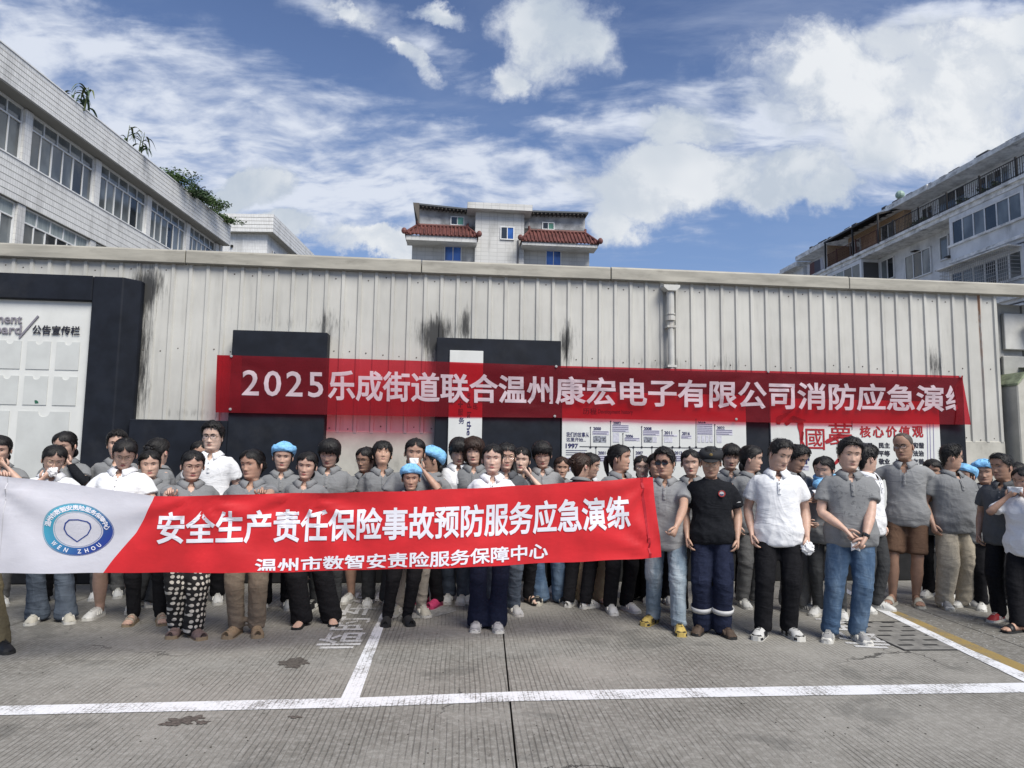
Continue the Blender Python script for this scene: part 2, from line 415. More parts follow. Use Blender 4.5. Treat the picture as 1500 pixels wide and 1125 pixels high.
strip('yellow_line', [[(1300, 890), (1322, 898), (1500, 974), (1600, 1017)], [(1300, 899), (1325, 908), (1500, 988), (1600, 1033)]], M_YPAINT, 0.004, kind='structure')
def ground_text(body, c0, c1, w, name, m=M_WPAINT2):
    """painted word running away from the camera from c0 to c1, its foot on the right"""
    co, fs, _ = text_geo(body, 0.018, 1.05); d = (c1 - c0); u = Vector((-d.normalized().y, d.normalized().x, 0)) * w
    vs = [tuple(c0 + d * a + u * b + Vector((0, 0, 0.004 + .001 * c))) for a, b, c in co]
    mb = MB(); mb.add(vs, fs); return mb.build(name, m, kind='structure')
ground_text('临时车位', G(526, 950), G(561, 868), 0.36, 'painted_word')
ground_text('临时车位', G(1312, 951), G(1196, 872), 0.36, 'painted_word')
# drain cover with slots
def drain():
    c = G(1330, 930); t = empty('drain_cover', (c.x, c.y, 0.0), R(4), 'grey slotted concrete drain cover in the yard beside the white line', 'drain cover')
    W, H = 0.66, 0.9; nx, ny = 3, 6; mb = MB(); mb.box(-W / 2 - .03, W / 2 + .03, -H / 2 - .03, H / 2 + .03, .0006, .0010); mb.build('recess', M_DARK, t)
    m = mat('cover_concrete', (0.175, 0.17, 0.158), 0.85, var=0.25, vs=8, bump=0.4, bs=120)
    mb = MB(); z0, z1 = .0012, 0.0028; cw, ch = W / nx, H / ny
    for j in range(ny):
        y0 = -H / 2 + j * ch
        mb.box(-W / 2, W / 2, y0, y0 + ch * 0.72, z0, z1)
        off = (j % 2) * cw * .5
        xs = [-W / 2] + [x for i in range(nx) for x in (-W / 2 + off + (i + .12) * cw, -W / 2 + off + (i + .72) * cw) if x < W / 2 - .01] + [W / 2]
        for q in range(0, len(xs) - 1, 2): mb.box(xs[q], xs[q + 1], y0 + ch * .72, y0 + ch, z0, z1 - .0005)
    mb.build('slotted_plate', m, t)
drain()
mb = MB()
for px, py, r in [(425, 970, .09), (438, 966, .05), (430, 975, .06), (417, 969, .04), (446, 971, .035), (265, 1056, .08), (285, 1052, .05), (250, 1060, .05), (296, 1058, .04), (432, 1050, .03)]:
    p = G(px, py, 0.0035); n = 40
    q_ = [r * (1 + .9 * mnoise.noise(Vector((math.cos(k / n * 6.283) * 1.6 + px, math.sin(k / n * 6.283) * 1.6, py))) + .3 * mnoise.noise(Vector((math.cos(k / n * 6.283) * 6 + px, math.sin(k / n * 6.283) * 6, py)))) for k in range(n)]
    vs = [(p.x + q_[k] * math.cos(k / n * 6.283), p.y + .8 * q_[k] * math.sin(k / n * 6.283), p.z + random.random() * .0004) for k in range(n)]
    mb.add(vs, [tuple(range(n))])
mb.build('damp_stain', mat('damp_stain', (0.085, 0.075, 0.065), 0.6, var=0.5, vs=60), kind='stuff')
mb = MB(); P = []
for k in range(22):
    t = k / 21; x = 586 + (668 - 586) * t
    P.append((G(x, 893 - 6 * math.sin(t * math.pi) - 2 * t, .0036), G(x, 904 - 9 * t + 5 * math.sin(t * math.pi), .0036)))
mb.grid([[p[1] for p in P], [p[0] for p in P]]); mb.build('cement_patch', mat('cement_patch', (0.24, 0.24, 0.235), 0.85, var=0.3, vs=25, bump=.3), kind='structure')

rr = random.Random(12); mb = MB()
for i in range(260):
    px, py = rr.gauss(1435, 50), rr.gauss(915, 24)
    if px < 1335 or py < 872 or py > 880 + (px - 1300) * .42 + 6 and px < 1500: continue
    p = G(px, py, .0035); w = rr.uniform(.002, .007); a = rr.uniform(0, 3)
    mb.box(p.x - w, p.x + w, p.y - w * rr.uniform(.4, 1), p.y + w, .001, .001 + w * .4)
mb.build('grit', mat('white_grit', (.36, .355, .34), .8), kind='stuff')
rr = random.Random(13); mb = MB()
for i in range(260):
    px, py = rr.uniform(-20, 1520), rr.uniform(850, 1120)
    p = G(px, py, .0035); w = rr.uniform(.0015, .0045); mb.box(p.x - w, p.x + w, p.y - w, p.y + w, .001, .001 + w * .5)
mb.build('grit', mat('dark_grit', (.04, .037, .03), .8), kind='stuff')

# ------------------------------------------------------------------ shed wall frame of reference
WO = Vector((0, 9.2, 0)); WE = Vector((math.cos(TH), math.sin(TH), 0)); WN = Vector((math.sin(TH), -math.cos(TH), 0))
def WP(px, py, off=0.0):
    p = PL(px, py, WO + WN * off, WN); return ((p - WO).dot(WE), p.z)
WTOP = 4.13
def m_sheet():
    m = bpy.data.materials.new('painted_sheet_metal'); m.use_nodes = True; g = NG(m.node_tree); b = g.n['Principled BSDF']
    v = g.coord('Object'); 
    n = g.noise(g.mapping(v, scale=(1, 1, 0.12)), 7, 5, 0.65); n2 = g.noise(v, 0.8, 4, 0.6); n3 = g.noise(g.mapping(v, scale=(1, 1, 0.3)), 26, 6, 0.7)
    c = g.mix(g.step(n2, 0.3, 0.7), (0.425, 0.42, 0.39, 1), (0.52, 0.515, 0.48, 1))
    c = g.mix(g.step(n, 0.45, 0.8, 0, 0.55), c, (0.30, 0.295, 0.27, 1))
    c = g.mix(g.step(n3, 0.62, 0.8, 0, 0.45), c, (0.2, 0.19, 0.17, 1))
    # black mould and soot round the dark panels
    x, y, z = g.sep(v)[:3]; acc = None
    for px, py, rx, rz, k in [(205, 470, .16, .75, 1.0), (204, 560, .14, .55, 1.0), (212, 425, .22, .28, .9), (232, 415, .16, .25, .5), (475, 500, .10, .45, .75), (495, 475, .22, .2, .55), (440, 470, .5, .13, .35),
                              (395, 470, .4, .13, .3), (330, 470, .12, .4, .3), (638, 505, .12, .35, 1.0), (655, 480, .3, .2, .75), (682, 472, .07, .28, 1.1), (630, 500, .25, .28, .55), (615, 490, .2, .25, .35), (740, 487, .6, .1, .35), (827, 505, .08, .3, 1.1), (840, 500, .14, .3, .55),
                              (980, 535, .35, .12, .75), (1060, 535, .3, .16, .7), (1370, 540, .13, .22, .9), (1365, 520, .1, .2, .5), (900, 530, .5, .1, .4), (1250, 545, .7, .08, .4), (290, 605, .5, .08, .6), (340, 600, .1, .2, .3)]:
        s, h = WP(px, py)
        dx = g.math('DIVIDE', g.math('SUBTRACT', x, s), rx); dz = g.math('DIVIDE', g.math('SUBTRACT', z, h), rz)
        r = g.math('ADD', g.math('MULTIPLY', dx, dx), g.math('MULTIPLY', dz, dz))
        q = g.math('MULTIPLY', g.math('EXPONENT', g.math('MULTIPLY', r, -1.0)), k * .85)
        acc = q if acc is None else g.math('ADD', acc, q)
    sn = g.noise(g.mapping(v, scale=(2.2, 1, 0.22)), 13, 8, 0.75)
    f = g.step(g.math('ADD', acc, g.math('MULTIPLY', g.math('SUBTRACT', sn, 0.5), 2.6)), 0.30, 1.25, 0, 0.95)
    f = g.math('MULTIPLY', f, g.step(acc, 0.02, 0.3))
    c = g.mix(f, c, (0.022, 0.022, 0.022, 1))
    # rust run at the right end
    s, h = WP(1437, 520)
    rr = g.math('MULTIPLY', g.step(g.math('ABSOLUTE', g.math('SUBTRACT', x, s)), 0.018, 0.006), g.step(g.noise(g.mapping(v, scale=(1, 1, .3)), 14, 4), 0.35, 0.55, 0, .85))
    rr = g.math('MULTIPLY', rr, g.step(z, 2.1, 3.8))
    c = g.mix(rr, c, (0.32, 0.15, 0.07, 1))
    g.setin(b, 'Base Color', c); b.inputs['Roughness'].default_value = 0.5; b.inputs['Specular IOR Level'].default_value = 0.35
    bp = g.new('ShaderNodeBump'); bp.inputs['Strength'].default_value = 0.25; bp.inputs['Distance'].default_value = 0.02
    g.setin(bp, 'Height', g.noise(g.mapping(v, scale=(1, 1, .4)), 3.5, 3)); g.l.new(bp.outputs[0], b.inputs['Normal'])
    return m
M_SHEET = m_sheet()
M_CAP = mat('weathered_flashing', (0.33, 0.315, 0.27), 0.55, var=0.18, vs=2.5, stretch=(.6, 1, 4), dirt=0.5, dirtcol=(.12, .11, .09), ds=3.0, dstretch=(1, 1, 3))
M_PLASTER = mat('dirty_plaster', (0.43, 0.42, 0.375), 0.9, var=0.12, vs=3, bump=0.3, bs=40, dirt=0.75, dirtcol=(.13, .125, .11), ds=1.8, dstretch=(1, 1, .5))
M_NAVY = mat('dark_navy_panel', (0.010, 0.0125, 0.019), 0.6, spec=.2, var=0.25, vs=4, bump=0.08, bs=9, dirt=.3, dirtcol=(.05, .05, .052), ds=1.2)
M_BOARD = mat('white_board', (0.60, 0.61, 0.59), 0.5, var=0.04, vs=3, dirt=0.25, dirtcol=(.35, .36, .33), ds=2.2, dstretch=(1, 1, .4))
shed = empty('sheet_metal_shed', WO, TH, 'long low shed of pale ribbed sheet metal behind the crowd', 'shed')
s_r, _ = WP(1462, 500); s_l = -13.0
zb = WP(560, 631)[1]
# sheets, each with four trapezoid ribs
pitch = 0.2185; npan = 4; sw = pitch * npan
k = 0; s = s_r
screws = MB()
while s > s_l:
    w = sw; prof = []
    x = s - w
    for r in range(npan):
        prof += [(x, 0.0), (x + .150, 0.0), (x + .163, -.024), (x + .198, -.024), (x + .211, 0.0)]; x += pitch
    prof += [(x, 0.0), (x + .008, -.001)]
    dy = -0.0012 * (k % 2); zt = WTOP - 0.1; nz = 6
    P = [[(a, b_ + dy + 0.003 * math.sin(a * 9 + z * 2.3), z) for a, b_ in prof] for z in np.linspace(zb - 0.02 - random.random() * .02, zt, nz)]
    m_ = MB(); m_.grid(P); o = m_.build('metal_sheet', M_SHEET, shed); sm = o.modifiers.new('thickness', 'SOLIDIFY'); sm.thickness = 0.002; sm.offset = 1
    for zz in (3.86, 2.82 + random.random() * .02, 1.86):
        for r in range(npan):
            if random.random() < .8:
                c = (s - w + r * pitch + .07 + random.random() * .02, -.004, zz + random.uniform(-.03, .03)); screws.tube([(c[0], -.001, c[2]), (c[0], -.008, c[2])], [.011, .007], 6)
    s -= w; k += 1
screws.build('screw_heads', mat('old_screw', (0.10, 0.085, 0.07), 0.6), shed, kind='stuff')
# flashing in lengths
js = [s_l] + [WP(px, 380)[0] for px in (275, 618, 893, 1238)] + [10.2]
for i in range(len(js) - 1):
    a, b_ = js[i] + .006, js[i + 1] - .006; t = .004 * (i % 2)
    m_ = MB(); m_.prism([(-.085 - t, 3.955), (-.085 - t, 4.115), (-.06, 4.135 + t), (.5, 4.16 + t), (.5, 4.12), (.0, 4.05), (.0, 3.945)], a, b_, axis=0)
    m_.v = [(v[0], v[1], v[2] + .004 * math.sin(v[0] * 1.3)) for v in m_.v]
    bevel(m_.build('flashing', M_CAP, shed), .006)
m_ = MB(); m_.prism([(.45, 4.10), (6.0, 4.5), (6.0, 4.44), (.45, 4.04)], s_l, s_r + .4, axis=0); m_.build('roof', mat('roof_sheet', (.3, .3, .29), .6), shed)
m_ = MB(); m_.box(s_l, s_r + .02, 0.012, 0.25, 0, zb + .06); m_.box(s_l, s_r + .01, -.02, .012, 0, zb - .01); bevel(m_.build('plinth', M_PLASTER, shed), .01)
m_ = MB(); m_.box(s_l, s_r, .26, 5.9, 0, 4.0); m_.build('shed_core', mat('core_grey', (.3, .3, .28), .9), shed)
# rain pipe with hopper
s0, h0 = WP(978, 420); s1, h1 = WP(975, 455)
m_ = MB(); m_.prism([(s0 - .115, 3.89), (s0 - .115, 3.86), (s0 - .06, 3.81), (s0 + .06, 3.81), (s0 + .115, 3.86), (s0 + .115, 3.89)], -.19, -.03, axis=1)
M_PIPE = mat('white_pvc', (.5, .5, .47), .45, var=.1, vs=5, dirt=.5, dirtcol=(.22, .14, .08), dstretch=(1, 1, .2), ds=5)
pipe = empty('rain_pipe', WO, TH, 'white plastic rain pipe with hopper fixed to the shed wall', 'pipe')
m_.build('hopper', M_PIPE, pipe)
m_ = MB(); m_.tube([(s0, -.11, 3.82), (s0, -.11, 3.44)], .052, 14); m_.tube([(s0, -.11, 3.46), (s0, -.11, 3.40)], .066, 14); m_.tube([(s0, -.11, 3.5), (s0, -.11, 3.485)], .064, 14)
m_.tube([(s0, -.11, 3.42), (s0 + .01, -.11, 2.6), (s0 + .01, -.11, 2.0)], .043, 12); m_.build('downpipe', M_PIPE, pipe, smooth=False)
m_ = MB()
for z in (3.3, 2.75): m_ = MB(); m_.box(s0 - .06, s0 + .07, -.16, -.02, z, z + .03); m_.build('bracket', M_PIPE, pipe)

# ------------------------------------------------------------------ notice board at the left
POFF = 0.22
def wbox(name, x0, x1, z0, z1, y0, y1, m, parent, bv=0.008):
    m_ = MB(); m_.box(x0, x1, y0, y1, z0, z1); o = m_.build(name, m, parent)
    if bv: bevel(o, bv)
    return o
nb = empty('notice_board', WO, TH, 'large notice board with dark navy frame and empty clear paper pockets', 'notice board')
xr, zt_ = WP(181, 406, POFF + .05); xr2, _ = WP(207, 416, POFF - .1); xi, zi = WP(137, 442, POFF)
F_ = -(POFF + .05)
m_ = MB(); m_.prism([(xi, -.001), (xi, F_), (xr, F_), (xr2, -.09), (xr2, -.001)], 0.0, zt_, axis=2); m_.v = [(v[0], v[1], v[2]) for v in m_.v]; bevel(m_.build('frame', M_NAVY, nb), .012)
m_ = MB(); m_.prism([(F_, zi), (F_, zt_ + .01), (-.09, zt_ - .06), (-.001, zt_ - .07), (-.001, zi)], -13.0, xi - .002, axis=0); bevel(m_.build('frame', M_NAVY, nb), .012)
wbox('back_panel', -13.0, xi - .004, .3, zi - .003, -.2, -.01, M_BOARD, nb, 0)
M_POCKET = mat('frosted_pocket', (0.50, 0.515, 0.50), 0.35, var=0.05, vs=4, dirt=.2, dirtcol=(.42, .42, .4), ds=3)
def pocket(x0, x1, z0, z1, r):
    m_ = MB(); cx = (x0 + x1) / 2; pts = [(x0, z0), (x1, z0), (x1, z1)] + [(cx + r * math.cos(a), z1 - r * math.sin(a)) for a in np.linspace(0, math.pi, 9)] + [(x0, z1)]
    m_.prism(pts, -.209, -.201, axis=1); m_.build('paper_pocket', M_POCKET, nb)
pw = WP(116, 501, .2)[0] - WP(82, 501, .2)[0]; pst = (WP(82, 501, .2)[0] - WP(-38, 501, .2)[0]) / 3 * 1.08
for (y0, y1) in ((501, 542), (552, 594)):
    zA, zB = WP(98, y0, .2)[1], WP(98, y1, .2)[1]; xR = WP(116 if y0 < 520 else 112, y0, .2)[0]
    xR = WP(114.5, 545, .2)[0]
    for q in range(7): pocket(xR - q * pst - pw, xR - q * pst, zB, zA, .045)
zA = WP(80, 603, .2)[1]
for q in range(3): pocket(xR - .06 - q * .70 - .60, xR - .06 - q * .70, zA - .85, zA, .07)
M_GREYT = mat('grey_lettering', (0.20, 0.19, 0.22), .5); M_BLKT = mat('black_lettering', (0.018, 0.018, 0.03), .4); M_NAVYT = mat('navy_lettering', (0.02, 0.02, 0.09), .5)
def wtext(body, px0, py0, px1, py1, off, m, parent, bold=.02, thick=.004, name='lettering', spacing=1.0, rot=0):
    a = WP(px0, (py0 + py1) / 2, off)[0]; b = WP(px1, (py0 + py1) / 2, off)[0]
    t = WP((px0 + px1) / 2, py0, off)[1]; u = WP((px0 + px1) / 2, py1, off)[1]
    return text_plane(body, a, b, u, t, -off, name, m, parent, bold, thick, spacing, 0, rot)
wtext('公告宣传栏', 48, 477, 118, 491, .2, M_BLKT, nb, .03, .02)
wtext('Announcement', -92, 459, 34, 473, .2, M_GREYT, nb, .035, .02)
wtext('Board', -20, 475.5, 33, 489.5, .2, M_GREYT, nb, .035, .02)
a = WP(57, 463, .2); b_ = WP(29, 495, .2); m_ = MB(); m_.bar((b_[0], -.212, b_[1]), (a[0], -.212, a[1]), .022, .012, up=(0, 1, 0)); m_.build('slash_mark', M_GREYT, nb)
a = WP(54, 589, .21); m_ = MB(); m_.prism([(a[0] - .03, a[1] + .02), (a[0] - .02, a[1] - .018), (a[0] + .02, a[1] - .014), (a[0] + .015, a[1] + .008), (a[0] - .01, a[1] + .025)], -.212, -.2095); m_.build('sticker_scrap', mat('green_scrap', (.02, .10, .06)), nb)

# ------------------------------------------------------------------ dark display wall
dw = empty('display_wall', WO, TH, 'stepped dark navy display wall carrying white boards under the red banner', 'display wall')
xa, za = WP(341, 483, POFF); xb, _ = WP(480, 487, POFF); zlow = WP(260, 615, POFF)[1]; xl = WP(188, 640, POFF)[0]
wbox('navy_panel', xa, xb, 0.0, za, -POFF, -.001, M_NAVY, dw)
wbox('navy_panel', xr2 + .006, xa - .003, 0.0, zlow, -POFF + .01, -.022, M_NAVY, dw)
xc, zc = WP(640, 494, POFF); xd, _ = WP(822, 498, POFF)
wbox('navy_panel', xc, xd, 0.0, zc, -POFF, -.001, M_NAVY, dw)
xe, ze = WP(1413, 555, POFF); zE = WP(1100, 545, POFF)[1]
wbox('navy_panel', xd + .003, xe, 0.0, zE, -POFF + .03, -.001, M_NAVY, dw)
x1, z1 = WP(659, 513, POFF + .02); x2, _ = WP(708, 514, POFF + .02)
st = empty('slogan_board', WO, TH, 'narrow white upright board with vertical navy lettering', 'board')
wbox('panel', x1, x2, .4, z1, -POFF - .03, -POFF - .001, M_BOARD, st, .004)
O2 = POFF + .031
def vtext(chars, px, y0, h, w, m, parent, off):
    for i, ch in enumerate(chars):
        yy = y0 + i * h; wtext(ch, px - w / 2, yy, px + w / 2, yy + h * .84, off, m, parent, .02, .0012)
vtext('务', 676, 611, 12, 8, M_NAVYT, st, O2); vtext('品质+服', 674.5, 564, 11.6, 7.5, M_NAVYT, st, O2); vtext('三位一体', 667, 556, 8.5, 5.5, M_NAVYT, st, O2); vtext('市场', 696, 584, 9, 7, M_NAVYT, st, O2)
wtext('and is the market', 683.5, 575, 690, 690, O2, M_NAVYT, st, .03, .0012, rot=1)

# white boards
tb = empty('timeline_board', WO, TH, 'white history board with years on a black line of dots', 'board')
x1, z1 = WP(822.5, 573, POFF); x2, _ = WP(1092, 578, POFF)
wbox('panel', x1 + .01, x2, .5, z1, -POFF + .0, -POFF + .029, M_BOARD, tb, .003)
O3 = POFF + .001
M_LINE = mat('black_line', (.02, .02, .028), .4); M_PAR = mat('lilac_label', (.50, .49, .57), .6); M_MICRO = mat('small_print', (.10, .10, .17), .6)
wtext('历程', 854, 598, 874, 607, O3, M_BLKT, tb, .02, .002); wtext('Development history', 876, 600, 927, 608, O3, M_BLKT, tb, .02, .002)
wtext('我们的故事从', 829.5, 633, 863, 640.5, O3, M_NAVYT, tb, .02, .002); wtext('这里开始...', 829.5, 641, 858, 647, O3, M_NAVYT, tb, .02, .002)
wtext('1997', 828.5, 649.5, 847, 657, O3, M_NAVYT, tb, .045, .002)
def wbar(px0, py0, px1, py1, w, off, m, parent, name='line'):
    a = WP(px0, py0, off); b = WP(px1, py1, off); m_ = MB(); m_.bar((a[0], -off - .002, a[1]), (b[0], -off - .002, b[1]), w, .004, up=(0, 1, 0)); return m_.build(name, m, parent)
def wdot(px, py, r, off, m, parent):
    a = WP(px, py, off); m_ = MB(); m_.tube([(a[0], -off, a[1]), (a[0], -off - .007, a[1])], r, 10); return m_.build('dot', m, parent)
wbar(849, 654, 1090, 657, .008, O3, M_LINE, tb)
ups = [('2000', 865, 626, 869, 630, 892), ('2002', 894.5, 617, 898, 622, 921), ('2006', 912.5, 635, 916, 641, 937), ('2008', 940, 625, 943, 630, 966), ('2011', 970, 630, 973, 636, 992), ('2016', 995.5, 630.5, 999, 637, 1013), ('2019', 1019.5, 614, 1022, 622, 1044), ('2022', 1047, 622, 1050, 629, 1073)]
def micro(px0, py0, px1, py1, rows, parent, off, m=M_PAR):
    a = WP(px0, py0, off); b = WP(px1, py1, off)
    m_ = MB(); m_.box(a[0], b[0], -off - .0025, -off, b[1], a[1]); m_.build('label_plate', m, parent)
    m_ = MB(); rr = random.Random(int(px0))
    for r in range(rows):
        z = a[1] - (r + .5) / rows * (a[1] - b[1]); hh = (a[1] - b[1]) / rows * .26; x = a[0] + .004; end = b[0] - .006 - (rr.random() * .06 if r == rows - 1 else 0)
        while x < end:
            w = rr.uniform(.006, .014); m_.box(x, min(x + w, end), -off - .0034, -off - .0026, z - hh, z + hh); x += w + .003
    m_.build('small_print', M_MICRO, parent, kind='stuff')
for yr, px, pt, lx, ly, lx1 in ups:
    wbar(px, pt, px, 655, .006, O3, M_LINE, tb); wdot(px, pt, .008, O3, M_LINE, tb); wdot(px, 655, .014, O3, M_LINE, tb)
    wtext(yr, lx, ly - 4.5, lx + 11.5, ly + .3, O3, M_NAVYT, tb, .045, .002)
rows = {'2000': (631, 637, 2), '2002': (622, 633, 4), '2006': (641, 646, 2), '2008': (630, 638, 3), '2011': (636.5, 639.5, 1), '2016': (637.5, 642.5, 2), '2019': (620, 637, 6), '2022': (629, 637.5, 3)}
for yr, px, pt, lx, ly, lx1 in ups: micro(lx - 1, rows[yr][0], lx1, rows[yr][1], rows[yr][2], tb, O3)
M_PH = mat('small_photo', (.06, .07, .11), .5, var=.9, vs=40, col2=(.4, .42, .48))
def photo(px0, py0, px1, py1, parent, m=M_PH):
    a = WP(px0, py0, O3); b = WP(px1, py1, O3); m_ = MB(); m_.box(a[0], b[0], -O3 - .003, -O3, b[1], a[1]); m_.build('small_photo', m, parent)
M_CERT = mat('small_certificate', (.50, .50, .56), .5, var=.15, vs=30)
photo(869, 638.5, 888, 648, tb); photo(898, 634, 907, 648, tb, M_CERT); photo(943, 639.5, 955, 648, tb); photo(956, 639.5, 962, 648, tb, M_CERT); photo(973, 640.5, 985, 648, tb, M_CERT)
for q in range(4): photo(1021.5 + q * 6, 638, 1026 + q * 6, 648, tb, M_CERT)
photo(1050, 638, 1057, 648.5, tb, M_CERT)
for px, yr in ((873, '2001'), (928, '2007'), (955, '2010'), (985, '2013'), (1010, '2018')):
    wbar(px, 655, px, 675, .006, O3, M_LINE, tb); wdot(px, 655, .014, O3, M_LINE, tb); wtext(yr, px + 3, 661, px + 14, 666, O3, M_NAVYT, tb, .045, .002); micro(px + 3, 667, px + 20, 676, 3, tb, O3)
for q in range(3): wbar(829 , 659.5 + q * 3.2, 860 - q * 3, 659.8 + q * 3.2, .007, O3, M_MICRO, tb)
micro(829, 670, 842, 690, 5, tb, O3)

vb = empty('values_board', WO, TH, 'white board with large red brush characters and black word pairs', 'board')
x1, z1 = WP(1128, 583, POFF); x2, _ = WP(1375, 590, POFF)
wbox('panel', x1, x2, .5, z1, -POFF + .0, -POFF + .029, M_BOARD, vb, .003)
M_REDT = mat('red_lettering', (0.33, 0.015, 0.02), .45); M_LIL = mat('lilac_line', (.25, .22, .38), .5)
def brush(px_pts, w, parent, m):
    """a brush stroke swelling and thinning along pixel points on the board"""
    P = [WP(x, y, O3) for x, y in px_pts]; n = len(P); L = []; Rr = []
    pts = []
    for i in range(n - 1):
        for q in range(6): t = q / 6; pts.append((P[i][0] * (1 - t) + P[i + 1][0] * t, P[i][1] * (1 - t) + P[i + 1][1] * t))
    pts.append(P[-1]); k = len(pts)
    for i, p in enumerate(pts):
        a = pts[max(0, i - 1)]; b = pts[min(k - 1, i + 1)]; dx, dz = b[0] - a[0], b[1] - a[1]; l = math.hypot(dx, dz) or 1
        t = i / (k - 1); ww = w * (0.35 + 1.0 * math.sin(math.pi * min(1, t * 1.15 + .1)) ** .7) * (1 + .18 * math.sin(t * 19))
        L.append((p[0] - dz / l * ww / 2, -O3 - .005, p[1] + dx / l * ww / 2)); Rr.append((p[0] + dz / l * ww / 2, -O3 - .005, p[1] - dx / l * ww / 2))
    m_ = MB(); m_.grid([Rr, L]); o = m_.build('brush_stroke', m, parent); return o
for pts, w in [([(1140, 622), (1140, 614), (1150, 608), (1162, 600)], .05), ([(1150, 622), (1163, 612), (1180, 616)], .05), ([(1160, 612), (1172, 618), (1174, 640), (1172, 658)], .06)]: brush(pts, w, vb, M_REDT)
wtext('國', 1180, 628, 1208, 659, O3, M_REDT, vb, .008, .005); wtext('夢', 1214, 620, 1248, 652, O3, M_REDT, vb, .008, .005)
brush([(1176, 632), (1174, 646), (1182, 658)], .03, vb, M_REDT); brush([(1209, 648), (1230, 638), (1250, 640)], .05, vb, M_REDT); brush([(1214, 688), (1232, 670), (1252, 655)], .035, vb, M_REDT)
for i, ch in enumerate('核心价值观'): wtext(ch, 1259 + i * 19.2, 624, 1275.5 + i * 19.2, 641, O3, M_REDT, vb, .035, .005)
for r, row in enumerate((('富强', '民主', '文明', '和谐'), ('自由', '平等', '公正', '法治'), ('爱国', '敬业', '诚信', '友善'))):
    for c_, wd in enumerate(row): wtext(wd, 1262 + c_ * 25, 648 + r * 11.8, 1278.5 + c_ * 25, 656.8 + r * 11.8, O3, M_BLKT, vb, .045, .004)
wtext("KON'", 1148, 671, 1186, 680, O3, M_NAVYT, vb, .05, .004); micro(1165, 682, 1185, 689, 2, vb, O3)
for dx in (0, 4, 9): wbar(1358 + dx, 620, 1359.5 + dx, 690 - dx * .4, .006, O3, M_LIL, vb)
wbar(1262, 692, 1362, 694, .006, O3, M_LIL, vb); wbar(1248, 617, 1248, 630, .006, O3, M_BLKT, vb)

# ------------------------------------------------------------------ red banner on the wall
def m_banner(name, base, tcol, tf, weave=900, streak=0.12):
    m = bpy.data.materials.new(name); m.use_nodes = True; g = NG(m.node_tree); b = g.n['Principled BSDF']; out = g.n['Material Output']
    v = g.coord('Object'); n = g.noise(v, 3, 5, .6)
    g.setin(b, 'Base Color', g.mix(g.step(n, .3, .7), c4([k * (1 - streak) for k in base]), c4([min(1, k * (1 + streak)) for k in base])))
    b.inputs['Roughness'].default_value = .55; b.inputs['Specular IOR Level'].default_value = .3; b.inputs['Sheen Weight'].default_value = .25
    w = g.noise(v, weave, 2, .5); w2 = g.noise(g.mapping(v, scale=(1, 1, 2.2), rot=(0, .5, 0)), 5, 4, .6)
    bp = g.new('ShaderNodeBump'); bp.inputs['Strength'].default_value = .35; bp.inputs['Distance'].default_value = .012
    g.setin(bp, 'Height', g.math('ADD', g.math('MULTIPLY', w, .03), w2)); g.l.new(bp.outputs[0], b.inputs['Normal'])
    tr = g.new('ShaderNodeBsdfTransparent'); tr.inputs[0].default_value = c4(tcol)
    tl = g.new('ShaderNodeBsdfTranslucent'); tl.inputs[0].default_value = c4(base)
    mx0 = g.new('ShaderNodeMixShader'); mx0.inputs[0].default_value = .25; g.l.new(b.outputs[0], mx0.inputs[1]); g.l.new(tl.outputs[0], mx0.inputs[2])
    mx = g.new('ShaderNodeMixShader'); mx.inputs[0].default_value = tf
    g.l.new(mx0.outputs[0], mx.inputs[1]); g.l.new(tr.outputs[0], mx.inputs[2]); g.l.new(mx.outputs[0], out.inputs[0])
    return m
M_BAN1 = m_banner('thin_red_cloth', (0.26, 0.010, 0.022), (1.0, 0.09, 0.12), 0.52)
M_BANT = m_banner('print_on_thin_cloth', (0.68, 0.56, 0.61), (0.9, 0.6, 0.65), 0.12)
M_BAN2 = m_banner('red_cloth', (0.66, 0.022, 0.030), (0.9, 0.1, 0.1), 0.03)
M_BANW = m_banner('white_cloth', (0.62, 0.62, 0.68), (0.9, 0.9, 0.9), 0.03, streak=.05)
BO = 0.262
T_ = [WP(px, py, BO) for px, py in [(318, 520), (600, 528), (822, 536), (1130, 543.5), (1410, 550.5)]]
B_ = [WP(px, py, BO) for px, py in [(316, 604), (600, 610), (822, 612), (1130, 619), (1410, 622)]]
bu = [0, .27, .475, .747, 1.0]
def bn1(u, v, d=0.0):
    xt = interp(list(zip(bu, [p[0] for p in T_])), u); xb_ = interp(list(zip(bu, [p[0] for p in B_])), u)
    zt2 = interp(list(zip(bu, [p[1] for p in T_])), u); zb2 = interp(list(zip(bu, [p[1] for p in B_])), u)
    x = xb_ + (xt - xb_) * v; z = zb2 + (zt2 - zb2) * v
    y = -BO + .010 * mnoise.noise((x * 1.4, v * 2.2, 1.0)) + .008 * math.sin(x * 2.6 + v * 3) * math.sin(math.pi * v)
    # creases running in from the fixings
    for cx, cv in ((0.0, 1.0), (.475, 1.0), (.747, 1.0), (1.0, 1.0), (.475, 0.0), (.72, 0.0)):
        dx = (u - cx) * 8; dv = (v - cv) * .72; r = math.hypot(dx, dv)
        if r > 1e-4: y += .010 * math.exp(-r * 1.3) * math.sin(math.atan2(dv, dx) * 13) * min(1, r * 3)
    return Vector((x, min(y, -BO + .022) - d, z))
NX, NZ = 160, 14
wb = empty('wall_banner', WO, TH, 'long thin red cloth banner with pale lettering stretched along the shed', 'banner')
m_ = MB(); m_.grid([[bn1(i / NX, j / NZ) for i in range(NX + 1)] for j in range(NZ + 1)]); m_.build('cloth', M_BAN1, wb, smooth=True)
